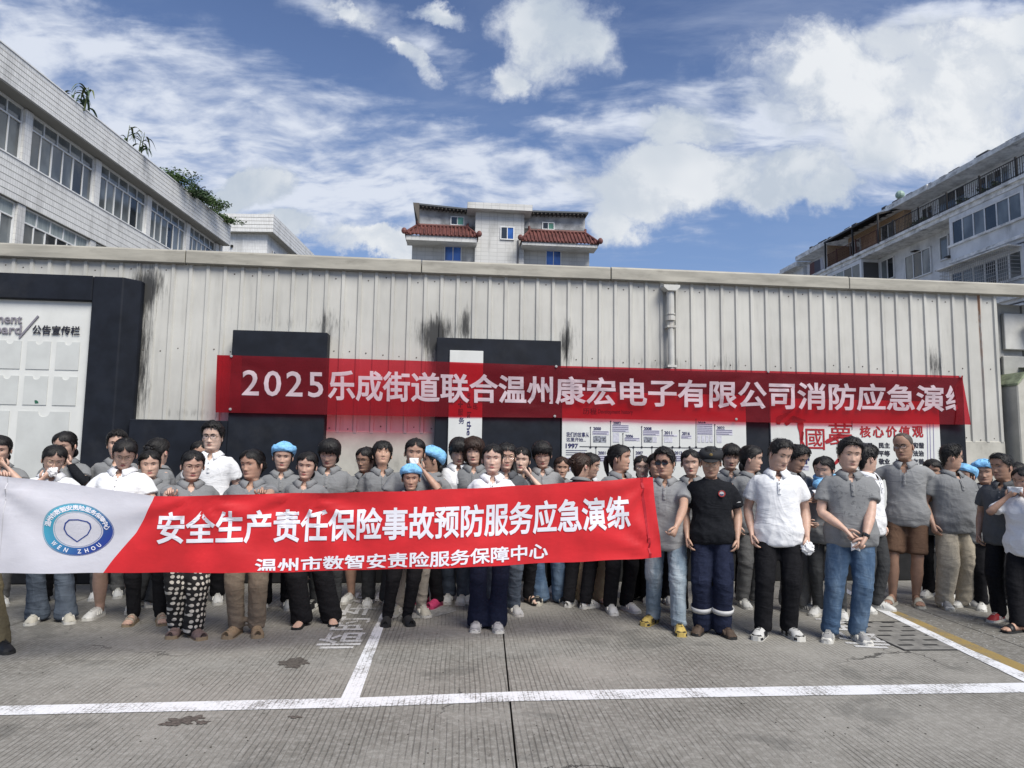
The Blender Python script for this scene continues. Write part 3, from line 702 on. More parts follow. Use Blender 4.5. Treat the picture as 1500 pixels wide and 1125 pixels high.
pxu = lambda px: float(np.interp(px, [318, 600, 822, 1130, 1410, 1440], [0, .27, .475, .747, 1.0, 1.027]))
conform('2025', lambda u, v: bn1(u, v, .004), pxu(355), pxu(472), .30, .75, NX, NZ, 'lettering', M_BANT, wb, .012, 1.18)
conform('乐成街道联合温州康宏电子有限公司消防应急演练', lambda u, v: bn1(u, v, .004), pxu(479), pxu(1426), .25, .80, NX, NZ, 'lettering', M_BANT, wb, .026, 1.0, clip=[((1.0, 0, 0), (1, .02, 0))])
# folded end
e0 = [bn1(.992, v, .008) for v in np.linspace(0, 1, 9)]
fx = WP(1420, 620, BO)[0]
m_ = MB(); rows_ = []
for i, p in enumerate(e0):
    v = i / 8; edge = Vector((fx - (.10 * v) , -BO - .03, bn1(1, v).z))
    st_ = Vector((p.x + .02 * math.sin(v * 5) - (.035 if v < .8 else -.10 * (v - .8) * 5), p.y - .004, p.z))
    rows_.append([st_, st_.lerp(edge, .3) + Vector((0, -.02 * math.sin(v * 7), 0)), st_.lerp(edge, .65) + Vector((0, -.008, 0)), edge])
m_.grid(rows_); m_.build('folded_end', M_BAN1, wb, smooth=True)
e1 = [[bn1(u, v, .004) for u in (0.0, .012, .024, .034)] for v in np.linspace(0, 1, 7)]
m_ = MB(); m_.grid(e1); m_.build('hem', M_BAN1, wb, smooth=True)
M_STEEL = mat('fixing_steel', (.5, .48, .45), .4, metal=.6)
for u, v in ((.02, .985), (.02, .06), (.468, .985), (.466, .03), (.742, .985), (.70, .05), (.996, .985)):
    p = bn1(u, v, .004); m_ = MB(); m_.tube([p, p + Vector((0, -.012, 0))], .017, 10); m_.tube([p + Vector((0, -.012, 0)), p + Vector((0, -.02, 0))], .008, 8); m_.build('fixing', M_STEEL, wb)

# ------------------------------------------------------------------ right end: recess, gate pier, canopy
pr = empty('gate_pier', WO, TH, 'stained concrete gate pier with sloping top at the right edge', 'pier')
a0 = s_r + .10; zt2 = WP(1475, 555, .0)[1]
m_ = MB(); m_.prism([(a0, .0), (a0, zt2 - .12), (a0 + .14, zt2 + .05), (a0 + .9, zt2 + .05), (a0 + .9, 0.0)], -.18, .35, axis=1); bevel(m_.build('pier', M_PLASTER, pr), .015)
m_ = MB(); m_.prism([(a0 - .01, zt2 - .11), (a0 - .01, zt2 - .08), (a0 + .13, zt2 + .09), (a0 + .9, zt2 + .09), (a0 + .9, zt2 + .055), (a0 + .14, zt2 + .055)], -.2, .37, axis=1); m_.build('coping', mat('mossy_coping', (.20, .23, .15), .9, var=.4, vs=8), pr)
sb = empty('side_annex', WO, TH, 'grey sheet clad annex recessed beside the end of the shed', 'annex')
m_ = MB(); 
for i in range(8): m_.box(s_r + .03 + i * .32, s_r + .03 + i * .32 + .30, .28 + .02 * (i % 2), .34, 0, 3.9)
m_.build('cladding', mat('grey_cladding', (.36, .36, .34), .7, var=.15, vs=3, dirt=.4, ds=2), sb)
wbox('patch_panel', s_r + .30, s_r + .72, 3.2, 3.75, .21, .27, mat('pale_patch', (.48, .48, .46), .6, var=.1), sb)
wbox('patch_panel', s_r + .26, s_r + .9, 2.45, 3.1, .22, .27, mat('grey_cladding', (.36,)*3), sb)
m_ = MB(); m_.tube([(s_r + .62, .1, 3.62), (s_r + .72, .02, 3.5), (s_r + .95, -.03, 3.42)], [.06, .09, .1], 10); m_.build('lamp_housing', mat('lamp_beige', (.45, .42, .33), .5), sb)
m_ = MB(); P = [[Vector((s_r + .50 + i * .14, -.15 + j * .2, 2.98 - i * .03 + .02 * math.sin(i * 2.2) - (4 - j) * .02)) for i in range(8)] for j in range(4)]
m_.grid(P); o = m_.build('tarp', mat('pale_tarp', (.5, .5, .48), .6, var=.2), sb, smooth=True); o.modifiers.new('t', 'SOLIDIFY').thickness = .01
m_ = MB(); m_.box(s_r + .66, s_r + 2, .0, .22, 2.3, 2.92); m_.build('dark_opening', M_DARK, sb)

# ------------------------------------------------------------------ shared building materials
def m_tiles(name, c1, c2, mortar, w, h, gap, rot=False):
    m = bpy.data.materials.new(name); m.use_nodes = True; g = NG(m.node_tree); b = g.n['Principled BSDF']
    v = g.coord('Object'); x, y, z = g.sep(v)[:3]
    br = g.new('ShaderNodeTexBrick'); g.setin(br, 'Vector', g.comb(g.math('ADD', x, y), z, 0.0))
    br.inputs['Color1'].default_value = c4(c1); br.inputs['Color2'].default_value = c4(c2); br.inputs['Mortar'].default_value = c4(mortar)
    br.inputs['Scale'].default_value = 1.0; br.inputs['Brick Width'].default_value = w; br.inputs['Row Height'].default_value = h; br.inputs['Mortar Size'].default_value = gap
    br.offset = 0.0
    n = g.noise(g.mapping(v, scale=(1, 1, .25)), 1.2, 6, .65)
    c = g.mix(g.step(n, .48, .75, 0, .45), br.outputs['Color'], (.20, .195, .18, 1))
    g.setin(b, 'Base Color', c); b.inputs['Roughness'].default_value = .45
    bp = g.new('ShaderNodeBump'); bp.inputs['Strength'].default_value = .4; bp.inputs['Distance'].default_value = .01
    g.setin(bp, 'Height', g.math('SUBTRACT', 1.0, br.outputs['Fac'])); g.l.new(bp.outputs[0], b.inputs['Normal'])
    return m
M_TILE = m_tiles('white_wall_tiles', (.66, .66, .645), (.74, .74, .72), (.48, .48, .47), .12, .24, .007)
M_TILE2 = m_tiles('cream_wall_tiles', (.50, .50, .485), (.55, .55, .535), (.40, .40, .39), .6, .30, .018)
M_WFRAME = mat('white_window_frame', (.70, .71, .71), .4, var=.06, vs=3)
def m_glass(name, tint, rough=.06):
    m = bpy.data.materials.new(name); m.use_nodes = True; g = NG(m.node_tree); b = g.n['Principled BSDF']
    b.inputs['Base Color'].default_value = c4(tint); b.inputs['Roughness'].default_value = rough; b.inputs['Specular IOR Level'].default_value = .8
    v = g.coord('Object'); n = g.noise(v, .7, 3)
    bp = g.new('ShaderNodeBump'); bp.inputs['Strength'].default_value = .12; bp.inputs['Distance'].default_value = .05; g.setin(bp, 'Height', n); g.l.new(bp.outputs[0], b.inputs['Normal'])
    g.setin(b, 'Base Color', g.mix(g.step(g.noise(g.mapping(v, scale=(1, 1, .6)), .9, 3), .35, .65), c4([k * .6 for k in tint]), c4([k * 1.4 for k in tint])))
    return m
M_GLASS = m_glass('grey_window_glass', (.13, .145, .15)); M_GLASSB = m_glass('blue_window_glass', (.03, .11, .38)); M_GLASSD = m_glass('dark_window_glass', (.02, .024, .028))
M_CURT = mat('pale_curtain', (.30, .34, .34), .9, var=.2, vs=3, stretch=(4, 4, .3))

def window(parent, x0, x1, z0, z1, y, nx=2, transom=0.0, depth=.10, m_f=M_WFRAME, panes=None, fw=.05, rnd=None, ax='x'):
    """window on the local XZ plane facing -y: frame ring, mullions, panes as sub-parts"""
    m_ = MB(); y0, y1 = y - .0, y + depth
    m_.box(x0, x0 + fw, y0, y1, z0, z1); m_.box(x1 - fw, x1, y0, y1, z0, z1); m_.box(x0 + fw, x1 - fw, y0, y1, z0, z0 + fw); m_.box(x0 + fw, x1 - fw, y0, y1, z1 - fw, z1)
    zt = z1 - transom if transom else z1
    if transom: m_.box(x0 + fw, x1 - fw, y0 + .005, y1, zt - fw * .5, zt + fw * .5)
    w = (x1 - x0) / nx
    for i in range(1, nx): m_.box(x0 + i * w - fw * .4, x0 + i * w + fw * .4, y0 + .01, y1, z0 + fw, zt - fw * .5 if transom else z1 - fw)
    nt = max(2, nx - 1)
    if transom:
        wt = (x1 - x0) / nt
        for i in range(1, nt): m_.box(x0 + i * wt - fw * .35, x0 + i * wt + fw * .35, y0 + .01, y1, zt + fw * .5, z1 - fw)
    win = m_.build('window', m_f, parent)
    for i in range(nx):
        mm = panes[i % len(panes)] if panes else M_GLASS
        if mm is None: continue
        p = MB(); p.box(x0 + i * w + fw * .3, x0 + (i + 1) * w - fw * .3, y + depth * .45 + .012 * (i % 2), y + depth * .55 + .012 * (i % 2), z0 + fw * .5, (zt if transom else z1) - fw * .5); p.build('pane', mm, win)
    if transom:
        for i in range(nt):
            p = MB(); p.box(x0 + i * wt + .02, x0 + (i + 1) * wt - .02, y + depth * .5, y + depth * .6, zt, z1 - fw * .5); p.build('pane', M_CURT if (panes and M_CURT in panes) else M_GLASS, win)
    return win

# ------------------------------------------------------------------ left tiled building
DL = 18.0
LB = empty('tiled_building', (-DL, 0, 0), R(90), 'long white tiled building with bands of windows at the upper left', 'building')
# local x = world y ; local -y faces +X (towards the yard)
def LBP(px, py, off=0.0):
    p = PL(px, py, Vector((-DL + off, 0, 0)), Vector((1, 0, 0))); return (p.y, p.z)
ya = 14.0; yb = LBP(338, 340)[0]
zt = np.mean([LBP(0, 54)[1], LBP(200, 221)[1], LBP(339, 336)[1]]); zs = np.mean([LBP(0, 109)[1], LBP(331, 358)[1]])
zh = np.mean([LBP(0, 134, -.6)[1], LBP(250, 311, -.6)[1]]); zsill = np.mean([LBP(0, 219, -.45)[1], LBP(180, 325, -.45)[1]]); zh2 = np.mean([LBP(0, 285, -.45)[1], LBP(100, 331, -.45)[1]])
NC = 6; ch = (zt - zs) / NC
for i in range(NC):
    m_ = MB(); m_.box(ya, yb, -.0, .30, zs + i * ch + .012, zs + (i + 1) * ch - .012); m_.build('tile_course', M_TILE, LB)
m_ = MB(); m_.box(ya, yb - .01, .02, .3, zs + .005, zt - .02); m_.box(ya, yb - .005, .02, .8, zs - .04, zs + .005); m_.build('parapet_core', mat('grey_mortar', (.22, .22, .21), .9), LB)
m_ = MB(); m_.box(ya, yb + .03, -.03, .34, zt, zt + .05); m_.build('coping', M_WFRAME, LB)
fh = zh - zh2
core = MB(); core.box(ya, yb - .3, 1.6, 10, 0, zt - .8); core.build('body', M_DARK, LB)
m_ = MB(); m_.box(ya, yb - .25, .62, 1.2, zh, zs - .04); m_.build('lintel', M_WFRAME, LB)
# bands of tile below each row of windows
for fl in range(4):
    z1 = zsill - fl * fh; z0 = z1 - (zsill - zh2) 
    n = 6; hh = (z1 - z0) / n
    for i in range(n):
        m_ = MB(); m_.box(ya, yb - .3, .45, .75, z0 + i * hh + .012, z0 + (i + 1) * hh - .012); m_.build('tile_course', M_TILE, LB)
    m_ = MB(); m_.box(ya, yb - .31, .47, 1.2, z0 + .01, z1 - .01); m_.build('wall_core', mat('grey_mortar', (.2,) * 3), LB)
    m_ = MB(); m_.box(ya, yb - .3, .42, .80, z1, z1 + .05); m_.build('sill', M_WFRAME, LB)
pil = [16.2, 20.55, 24.9, 29.3, 33.6, 37.8, yb - .6]
for fl in range(2):
    za_, zb_ = zsill - fl * fh + .05, zh - fl * fh
    for q, c in enumerate(pil):
        m_ = MB(); m_.box(c - .2, c + .2, .50, .9, za_, zb_ - .002); m_.build('pillar', M_TILE, LB)
    for q in range(len(pil) - 1):
        pn = [[M_GLASS, M_GLASS, M_GLASSD, M_GLASS], [M_GLASS, M_GLASSD, M_GLASS, M_GLASS, ], [M_GLASS, M_GLASS, M_GLASSD, M_GLASS]][q % 3]
        if fl == 1: pn = [M_GLASSD, M_GLASSD, M_CURT, M_GLASS]
        window(LB, pil[q] + .21, pil[q + 1] - .21, za_, zb_ - .004, .60, 6, transom=(zb_ - za_) * .27, panes=[M_GLASS, M_GLASS, pn[0], pn[1], pn[2], pn[3]], fw=.055)
m_ = MB(); m_.box(ya, yb - .3, .8, 1.6, 0, zh2 - fh); m_.build('lower_wall', M_TILE, LB)
m_ = MB(); m_.box(yb - .3, yb - .02, .45, 10, 0, zt - .3); m_.build('end_wall', M_TILE, LB)

def leaf_arc(mb, p, az, L, w, rise, droop, n=7):
    P = []
    for i in range(n + 1):
        t = i / n; r = L * (t * .85); z = rise * math.sin(min(1, t * 1.3) * math.pi * .55) - droop * t * t * t
        c = Vector((p[0] + r * math.cos(az), p[1] + r * math.sin(az), p[2] + z)); ww = w * math.sin(math.pi * min(.98, t * .9 + .08)) * .5 + .004
        s_ = Vector((-math.sin(az), math.cos(az), 0)) * ww; P.append([c - s_ + Vector((0, 0, .25 * ww)), c, c + s_ + Vector((0, 0, .25 * ww))])
    mb.grid(P)
M_LEAF = mat('green_leaf', (.045, .085, .022), .6, var=.45, vs=9); M_LEAFD = mat('dark_leaf', (.022, .05, .016), .6, var=.5, vs=14); M_STALK = mat('green_stalk', (.07, .09, .03), .7); M_LEAFY = mat('yellowing_leaf', (.10, .12, .035), .6, var=.4, vs=8)
def corn(px, py, H, lab, seed, dried=False):
    y, z = LBP(px, py); rr = random.Random(seed)
    t = empty('maize_plant', (-DL - .25, y, zt - .1), 0, lab, 'plant', 'maize plants on the roof edge')
    for st in range(3):
        bx, by = rr.uniform(-.5, .4), rr.uniform(-.7, .7); h = H * rr.uniform(.8, 1.1)
        m_ = MB(); m_.tube([(bx, by, 0), (bx + .05, by, h * .5), (bx + .12, by, h)], [.035, .028, .01], 6); m_.build('stalk', M_STALK, t)
        for q in range(7):
            m_ = MB(); zz = h * (.25 + .11 * q); leaf_arc(m_, (bx + .1 * zz / h, by, zz), rr.uniform(0, 6.28), rr.uniform(.5, .95), .10, .25, .6); m_.build('leaf', M_LEAFD if q < 5 else M_LEAFY, t)
corn(122, 152, 1.0, 'wilting maize plants on the roof edge nearer the camera, leaning right', 3)
corn(206, 226, 1.3, 'upright maize plants on the roof edge farther along, with tassels', 5)
def shrub(name, loc, r, n, lab, cat, grp=None, leaf=.09, m=None, seed=1, stems=5, parent=None):
    rr = random.Random(seed); t = empty(name, loc, rr.uniform(0, 6), lab, cat, grp)
    m_ = MB()
    for i in range(stems):
        a = rr.uniform(0, 6.28); q = rr.uniform(.3, .8); m_.tube([(0, 0, 0), (r[0] * q * .4 * math.cos(a), r[1] * q * .4 * math.sin(a), r[2] * .5), (r[0] * q * math.cos(a), r[1] * q * math.sin(a), r[2] * 1.1)], [.03 * r[2], .02 * r[2], .006], 5)
    m_.build('stem', mat('brown_stem', (.06, .045, .03), .9), t)
    cl = [(rr.uniform(-1, 1), rr.uniform(-1, 1), rr.uniform(-.6, 1), rr.uniform(.25, .5)) for _ in range(14)]
    vs = []; fs = []
    for i in range(n):
        c = cl[i % len(cl)]; d = Vector((rr.gauss(0, 1), rr.gauss(0, 1), rr.gauss(0, 1))).normalized() * c[3] * rr.random() ** .4
        p = Vector(((c[0] * .6 + d.x) * r[0], (c[1] * .6 + d.y) * r[1], (c[2] * .6 + d.z + 1) * r[2]))
        if p.z < .02: p.z = abs(p.z) + .02
        a = Vector((rr.gauss(0, 1), rr.gauss(0, 1), rr.gauss(0, .6))).normalized(); b = a.cross(Vector((rr.gauss(0, 1), rr.gauss(0, 1), rr.gauss(0, 1)))).normalized()
        L = leaf * rr.uniform(.6, 1.3); k = len(vs)
        vs += [p, p + a * L * .5 + b * L * .22, p + a * L, p + a * L * .5 - b * L * .22]; fs.append((k, k + 1, k + 2, k + 3))
    m_ = MB(); m_.add(vs, fs); o = m_.build('foliage', m or M_LEAF, t, kind='stuff'); return t
for i, (px, py, r, lab) in enumerate([(262, 270, (1.0, 1.3, .55), 'dark leafy bush on the roof edge just past the maize'), (285, 292, (1.0, 1.2, .5), 'broad bush in the middle of the roof edge planting'),
                                     (303, 305, (1.0, 1.6, .55), 'rounded bush on the roof edge with a bare twig beside it'), (326, 326, (.9, 1.5, .38), 'trailing plant spilling over the far corner of the roof')]):
    y, z = LBP(px, py); shrub('roof_bush', (-DL - .15, y, zt - .25), r, 1500, lab, 'bush', 'bushes on the roof edge', .16, M_LEAF if i != 1 else M_LEAFD, 20 + i)

# ------------------------------------------------------------------ second tiled building beyond
YB2 = 47.0; c0 = D(401, 313.5, YB2); c1 = D(300, 312, YB2)
B2 = empty('far_tiled_building', (c0.x, c0.y, 0), 0, 'smaller white tiled block with flat parapet beyond the long building', 'building')
pz = c0.z; pb = D(401, 340, YB2).z
for i in range(5):
    h = (pz - pb) / 5; m_ = MB(); m_.box(-8, 0, 0, .3, pb + i * h + .02, pb + (i + 1) * h - .01); m_.box(-.3, 0, .3, 16, pb + i * h + .02, pb + (i + 1) * h - .01); m_.build('tile_course', M_TILE, B2)
m_ = MB(); m_.box(-8, -.05, .05, 16, pb, pz - .05); m_.box(-8, -.9, .9, 16, pb - .9, pb - .001); m_.build('parapet_core', M_PLASTER, B2)
m_ = MB(); m_.box(-8, -.55, .5, 16, 0, pb - .001); m_.build('wall', M_TILE, B2)
m_ = MB(); m_.box(-3.1, -2.95, .35, .5, pb - 1.0, pb - .85); m_.build('vent_hole', M_DARK, B2)
B2b = MB(); 
for q in range(5):
    w = MB(); w.box(-.56, -.50, 1.6 + q * 2.2, 3.5 + q * 2.2, pb - 3.0, pb - .9); w.build('window', M_GLASSB if q % 2 else M_GLASSD, B2)
    w = MB(); w.box(-.49, -.44, 1.5 + q * 2.2, 1.6 + q * 2.2, pb - 3.0, pb - .9); w.build('window_frame', M_WFRAME, B2)

# ------------------------------------------------------------------ centre building with red tiled awnings
CO = Vector((0, 50, 0)); 
def CP(px, py, off=0.0):
    p = PL(px, py, CO + WN * off, WN); return ((p - CO).dot(WE), p.z)
CB = empty('apartment_block', CO, TH, 'pale tiled apartment block with red tiled awnings and grey roof rooms behind the shed', 'building')
def cbox(name, px0, py0, px1, py1, y0, y1, m, off=None, z0=None, parent=None):
    off = -y0 if off is None else off
    a = CP(px0, py0, off); b = CP(px1, py1, off); m_ = MB(); m_.box(min(a[0], b[0]), max(a[0], b[0]), y0, y1, b[1] if z0 is None else z0, a[1]); return m_.build(name, m, parent or CB)
M_RAWC = mat('raw_grey_render', (.38, .385, .39), .9, var=.35, vs=1.2, dirt=.5, dirtcol=(.12, .12, .125), ds=.9)
M_RTILE = mat('red_roof_tile', (.11, .038, .032), .6, var=.35, vs=2)
cbox('main_wall', 604, 349, 863, 400, .0, 10, M_TILE2, z0=0)
cbox('stair_tower', 697, 300, 767, 400, -.5, 5, M_TILE2, z0=0)
cbox('tower_parapet', 685, 295.5, 780, 309, -1.2, 4, M_TILE2)
cbox('roof_room', 613, 302, 698, 332, .6, 7, M_RAWC); cbox('roof_room', 766, 308, 857, 338, .6, 7, M_RAWC)
for (p0, p1, q0, q1) in (((605, 293), (685, 301.5), 0, 0), ((780, 304.5), (864, 307), 0, 0)):
    a = CP(*p0, .6); b = CP(*p1, .6); m_ = MB(); m_.prism([(a[0], a[1]), (a[0], a[1] - .12), (b[0], b[1] - .12), (b[0], b[1])], -.1, 7, axis=1); m_.build('roof_sheet', mat('dark_roof_sheet', (.07, .08, .09), .6), CB)
    m_ = MB(); n = 14
    for i in range(n): x = a[0] + (b[0] - a[0]) * (i + .5) / n; m_.box(x - .04, x + .04, -.05, .6, a[1] + (b[1] - a[1]) * (i + .5) / n - .24, a[1] + (b[1] - a[1]) * (i + .5) / n - .12)
    m_.build('rafters', mat('roof_timber', (.10, .09, .08), .8), CB, kind='stuff')
m_ = MB(); a = CP(605, 294, .6); b = CP(613, 330, .0); m_.prism([(a[0] + .0, a[1] - .1), (a[0] + .45, b[1]), (a[0] + .52, b[1]), (a[0] + .45, a[1] - .1)], -.5, -.4, axis=1); m_.build('brace', mat('roof_timber', (.1,) * 3), CB)
def awning(px0, px1, pt, pb, yb2):
    a = CP(px0, pt, .3); b = CP(px1, yb2, 1.5); zt3 = a[1]; zb3 = CP(px0, pb, 1.5)[1]; x0, x1 = CP(px0, pb, 1.5)[0], CP(px1, pb, 1.5)[0]
    aw = MB(); n = int((x1 - x0) / .27)
    # sloping pan with round tile ridges, hipped ends
    aw.add([(x0, -1.55, zb3), (x1, -1.55, zb3), (x1 - .9, -.1, zt3), (x0 + .9, -.1, zt3)], [(0, 1, 2, 3)])
    aw.add([(x0, -1.55, zb3), (x0 + .9, -.1, zt3), (x0, .3, zb3)], [(0, 1, 2)]); aw.add([(x1, -1.55, zb3), (x1, .3, zb3), (x1 - .9, -.1, zt3)], [(0, 1, 2)])
    for i in range(n + 1):
        x = x0 + (x1 - x0) * i / n; xt = min(max(x, x0 + .9), x1 - .9); f = 1.0
        if x < x0 + .9: f = (x - x0) / .9
        if x > x1 - .9: f = (x1 - x) / .9
        if f > .08: aw.tube([(x, -1.58, zb3 + .02), (x, -1.58 + 1.45 * f, zb3 + (zt3 - zb3) * f + .03)], .085, 6)
    ro = aw.build('awning_roof', M_RTILE, CB)
    rg = MB(); rg.tube([(x0 + .8, -.1, zt3 + .08), (x1 - .8, -.1, zt3 + .08)], .13, 8); rg.tube([(x0 + .8, -.1, zt3 + .08), (x0 + .75, -.1, zt3 + .4)], [.13, .08], 8); rg.tube([(x1 - .8, -.1, zt3 + .08), (x1 - .75, -.1, zt3 + .35)], [.13, .08], 8)
    rg.tube([(x0, -1.55, zb3 + .1), (x0 + .85, -.1, zt3 + .1)], .1, 6); rg.tube([(x1, -1.55, zb3 + .1), (x1 - .85, -.1, zt3 + .1)], .1, 6); rg.ell((x0 - .05, -1.62, zb3 + .22), (.2, .16, .24), 8, 6); rg.ell((x1 + .05, -1.62, zb3 + .22), (.2, .16, .24), 8, 6)
    rg.build('ridge', M_RTILE, ro)
    s_ = MB(); zq = CP(px0, yb2, 1.4)[1]; s_.box(x0 + .1, x1 - .1, -1.45, -.001, zq, zb3 - .03); s_.build('slab', M_TILE2, CB)
awning(593, 701, 329, 343, 351); awning(763, 878, 337, 353, 358.5)
M_BFR = mat('blue_frame', (.06, .09, .2), .5)
def cwin(px0, py0, px1, py1, off, panes, nx=2, mf=None):
    a = CP(px0, py0, off); b = CP(px1, py1, off); window(CB, a[0], b[0], b[1], a[1], -off - .10, nx, panes=panes, fw=.07, m_f=mf or M_WFRAME, depth=.08)
cwin(651, 358, 676, 384, .0, [M_GLASSB, M_GLASSB], mf=M_WFRAME); cwin(799, 365, 822, 392, .0, [M_GLASSB, M_GLASSB])
cwin(733, 332, 753, 352, .5, [M_GLASSD, M_GLASSB]); M_GRNP = m_glass('green_glass', (.12, .32, .22))
cwin(660, 317, 680, 331, -.6, [M_GLASSD, M_GRNP]); cwin(794, 325.5, 812, 337.5, -.6, [M_GLASSD, M_GRNP])
a = CP(759, 352, .56); m_ = MB(); m_.tube([(a[0], -.56, a[1]), (a[0], -.56, 0)], .07, 8); m_.build('drain_pipe', mat('grey_pipe', (.12, .12, .13), .6), CB)

# ------------------------------------------------------------------ right residential block
RD = Vector((-math.sin(TH), math.cos(TH), 0)); RN = Vector((-math.cos(TH), -math.sin(TH), 0))   # along the facade (away) / outwards
RO = D(1500, 300, 35.0); RO.z = 0
RB = empty('residential_block', RO, TH + R(90), 'weathered blue grey residential block with balconies receding at the right', 'building')
# local +x = RD (away), local y = -RN... outward is +y
def RP(px, py, off=0.0):
    p = PL(px, py, RO + RN * off, RN); return ((p - RO).dot(RD), p.z)
M_RND = mat('blue_grey_render', (.64, .66, .68), .9, var=.12, vs=1.0, bump=.2, bs=12, dirt=.55, dirtcol=(.12, .125, .13), ds=.8, dstretch=(1, 1, .3))
M_SLABC = mat('stained_slab', (.70, .70, .68), .9, var=.25, vs=2, dirt=.95, dirtcol=(.06, .06, .055), ds=1.2, dstretch=(1, 1, 2.5))
M_IRON = mat('dark_iron', (.02, .018, .018), .6); M_RUST = mat('brown_iron', (.09, .035, .022), .7); M_BRICKO = mat('orange_brown_cladding', (.40, .27, .17), .8, var=.25, vs=5, stretch=(1, 1, 6))
def rbox(name, x0, x1, y0, y1, z0, z1, m, parent=None):
    m_ = MB(); m_.box(x0, x1, y0, y1, z0, z1); return m_.build(name, m, parent or RB)
def rz(px, py, off): return RP(px, py, off)[1]
def rx(px, py, off): return RP(px, py, off)[0]
OT = 1.4   # terrace edge offset from the main wall
z_slab = np.mean([rz(1500, 262, OT), rz(1260, 367, OT), rz(1380, 315, OT)])
z_roof = np.mean([rz(1500, 196, .6), rz(1330, 286, .6), rz(1200, 355, .6)])
xend = rx(1125, 398, 0); xe2 = rx(1163, 372, .6)
z_fl = z_slab - 3.0
rbox('main_wall', -14, xend, -9, 0, 0, z_slab - .3, M_RND)
rbox('top_storey_wall', -14, xe2, -9, -.9, z_slab - .3, z_roof - .25, M_RND)
for i in range(9):
    x0 = -14 + i * (xe2 + 14) / 9; x1 = -14 + (i + 1) * (xe2 + 14) / 9
    rbox('roof_slab', x0, x1 - .03, -9, .5 + .05 * (i % 2), z_roof - .28, z_roof + .04 * ((i * 7) % 3), M_SLABC)
rr = random.Random(4); m_ = MB()
for i in range(60):
    x = rr.uniform(-12, xe2 - 1); w = rr.uniform(.3, .9); m_.box(x, x + w, -1.2, rr.uniform(.1, .4), z_roof + .08, z_roof + rr.uniform(.12, .3))
m_.build('broken_roof_tiles', mat('roof_tile_grey', (.06, .06, .065), .8), RB, kind='stuff')
xe3 = rx(1142, 388, .6); xe4 = rx(1119, 400, .6)
rbox('end_bay', xe2, xe3, -8, -.2, z_slab - 2, z_roof - .75, M_RND); rbox('end_roof', xe2 - .2, xe3 + .2, -8, .5, z_roof - .75, z_roof - .35, M_SLABC)
rbox('end_bay', xe3, xe4, -8, -.2, z_slab - 2, z_roof - 1.0, M_RND); rbox('end_roof', xe3 + .2, xe4, -8, .7, z_roof - 1.0, z_roof - .62, M_SLABC)
for x_ in np.linspace(xe2 + .8, xe4 - 2, 5): rbox('end_shutter', x_, x_ + 1.1, -.2, -.12, z_roof - 2.4, z_roof - 1.3, M_GLASSD)
# terrace slab
rbox('terrace_slab', -14, xe2, -.9, OT, z_slab - .38, z_slab, M_SLABC); rbox('terrace_lip', -14, xe2, OT, OT + .12, z_slab - .12, z_slab + .06, M_SLABC)
def railing(x0, x1, y, z, h, m, step=.14, rails=(0.12, .95), posts=2.4):
    rl = MB(); 
    for r in rails: rl.box(x0, x1, y - .02, y + .02, z + h * r, z + h * r + .04)
    n = int((x1 - x0) / step)
    for i in range(n): x = x0 + (i + .5) * step; rl.box(x - .01, x + .01, y - .012, y + .012, z + .05, z + h * .95)
    rr_ = random.Random(int(x0 * 10) + 5)
    for i in range(n // 2):      # scroll work
        x = x0 + (i + .5) * step * 2; c = Vector((x, y, z + h * .5)); rl.tube([c + Vector((.06 * math.cos(a), 0, .12 * math.sin(a))) for a in np.linspace(0, 5.5, 8)], .009, 4)
    rl.build('railing', m, RB)
    k = 0
    x = x0
    while x <= x1 + .01:
        rbox('post', x - .04, x + .04, y - .04, y + .04, z, z + h * 1.08, m); x += posts
xa_ = rx(1390, 300, OT)
railing(-6, xa_, OT + .05, z_slab + .02, 1.05, M_IRON); railing(xa_ + .1, rx(1285, 330, OT), OT + .05, z_slab + .02, 1.05, M_IRON); railing(rx(1285, 330, OT), rx(1212, 360, OT), OT + .05, z_slab + .02, 1.05, M_RUST)
# brown clad room with glazed canopy
xa_, xb_ = rx(1317, 320, 0), rx(1211, 360, OT)
rbox('brown_room', xa_, xb_, -.95, -.35, z_slab, z_roof - .3, M_BRICKO)
rbox('brown_screen', xb_ - .1, xb_, -.35, OT, z_slab, z_roof - .9, M_BRICKO)
cz = z_roof - .15
m_ = MB(); nn = 10
for i in range(nn + 1): x = xa_ + (xb_ - xa_) * i / nn; m_.bar((x, -.4, cz), (x, OT + .2, cz - .55), .07, .1)
m_.bar((xa_, OT + .2, cz - .55), (xb_, OT + .2, cz - .55), .09, .12); m_.bar((xa_, -.4, cz), (xb_, -.4, cz), .09); m_.bar((xa_, .5, cz - .3), (xb_, .5, cz - .3), .06)
m_.build('canopy_frame', M_IRON, RB)
m_ = MB(); m_.add([(xa_, -.4, cz + .06), (xb_, -.4, cz + .06), (xb_, OT + .15, cz - .48), (xa_, OT + .15, cz - .48), (xa_, -.4, cz + .08), (xb_, -.4, cz + .08), (xb_, OT + .15, cz - .46), (xa_, OT + .15, cz - .46)], [(0, 1, 2, 3), (7, 6, 5, 4)]); m_.build('canopy_glass', m_glass('canopy_pane', (.22, .25, .27), .2), RB)
for f in (.0, .45, 1.0): x = xa_ + (xb_ - xa_) * f; rbox('canopy_post', x - .05, x + .05, OT + .08, OT + .18, z_slab, cz - .6, M_IRON)
def rwin(px0, py0, px1, py1, off, nx, panes, mf=None, fw=.07, parent=None):
    """far (left) px0 .. near (right) px1"""
    xA = rx(px0, py0, off); xB = rx(px1, py1, off); zA = rz(px1, py0, off) if False else None
    return xA, xB
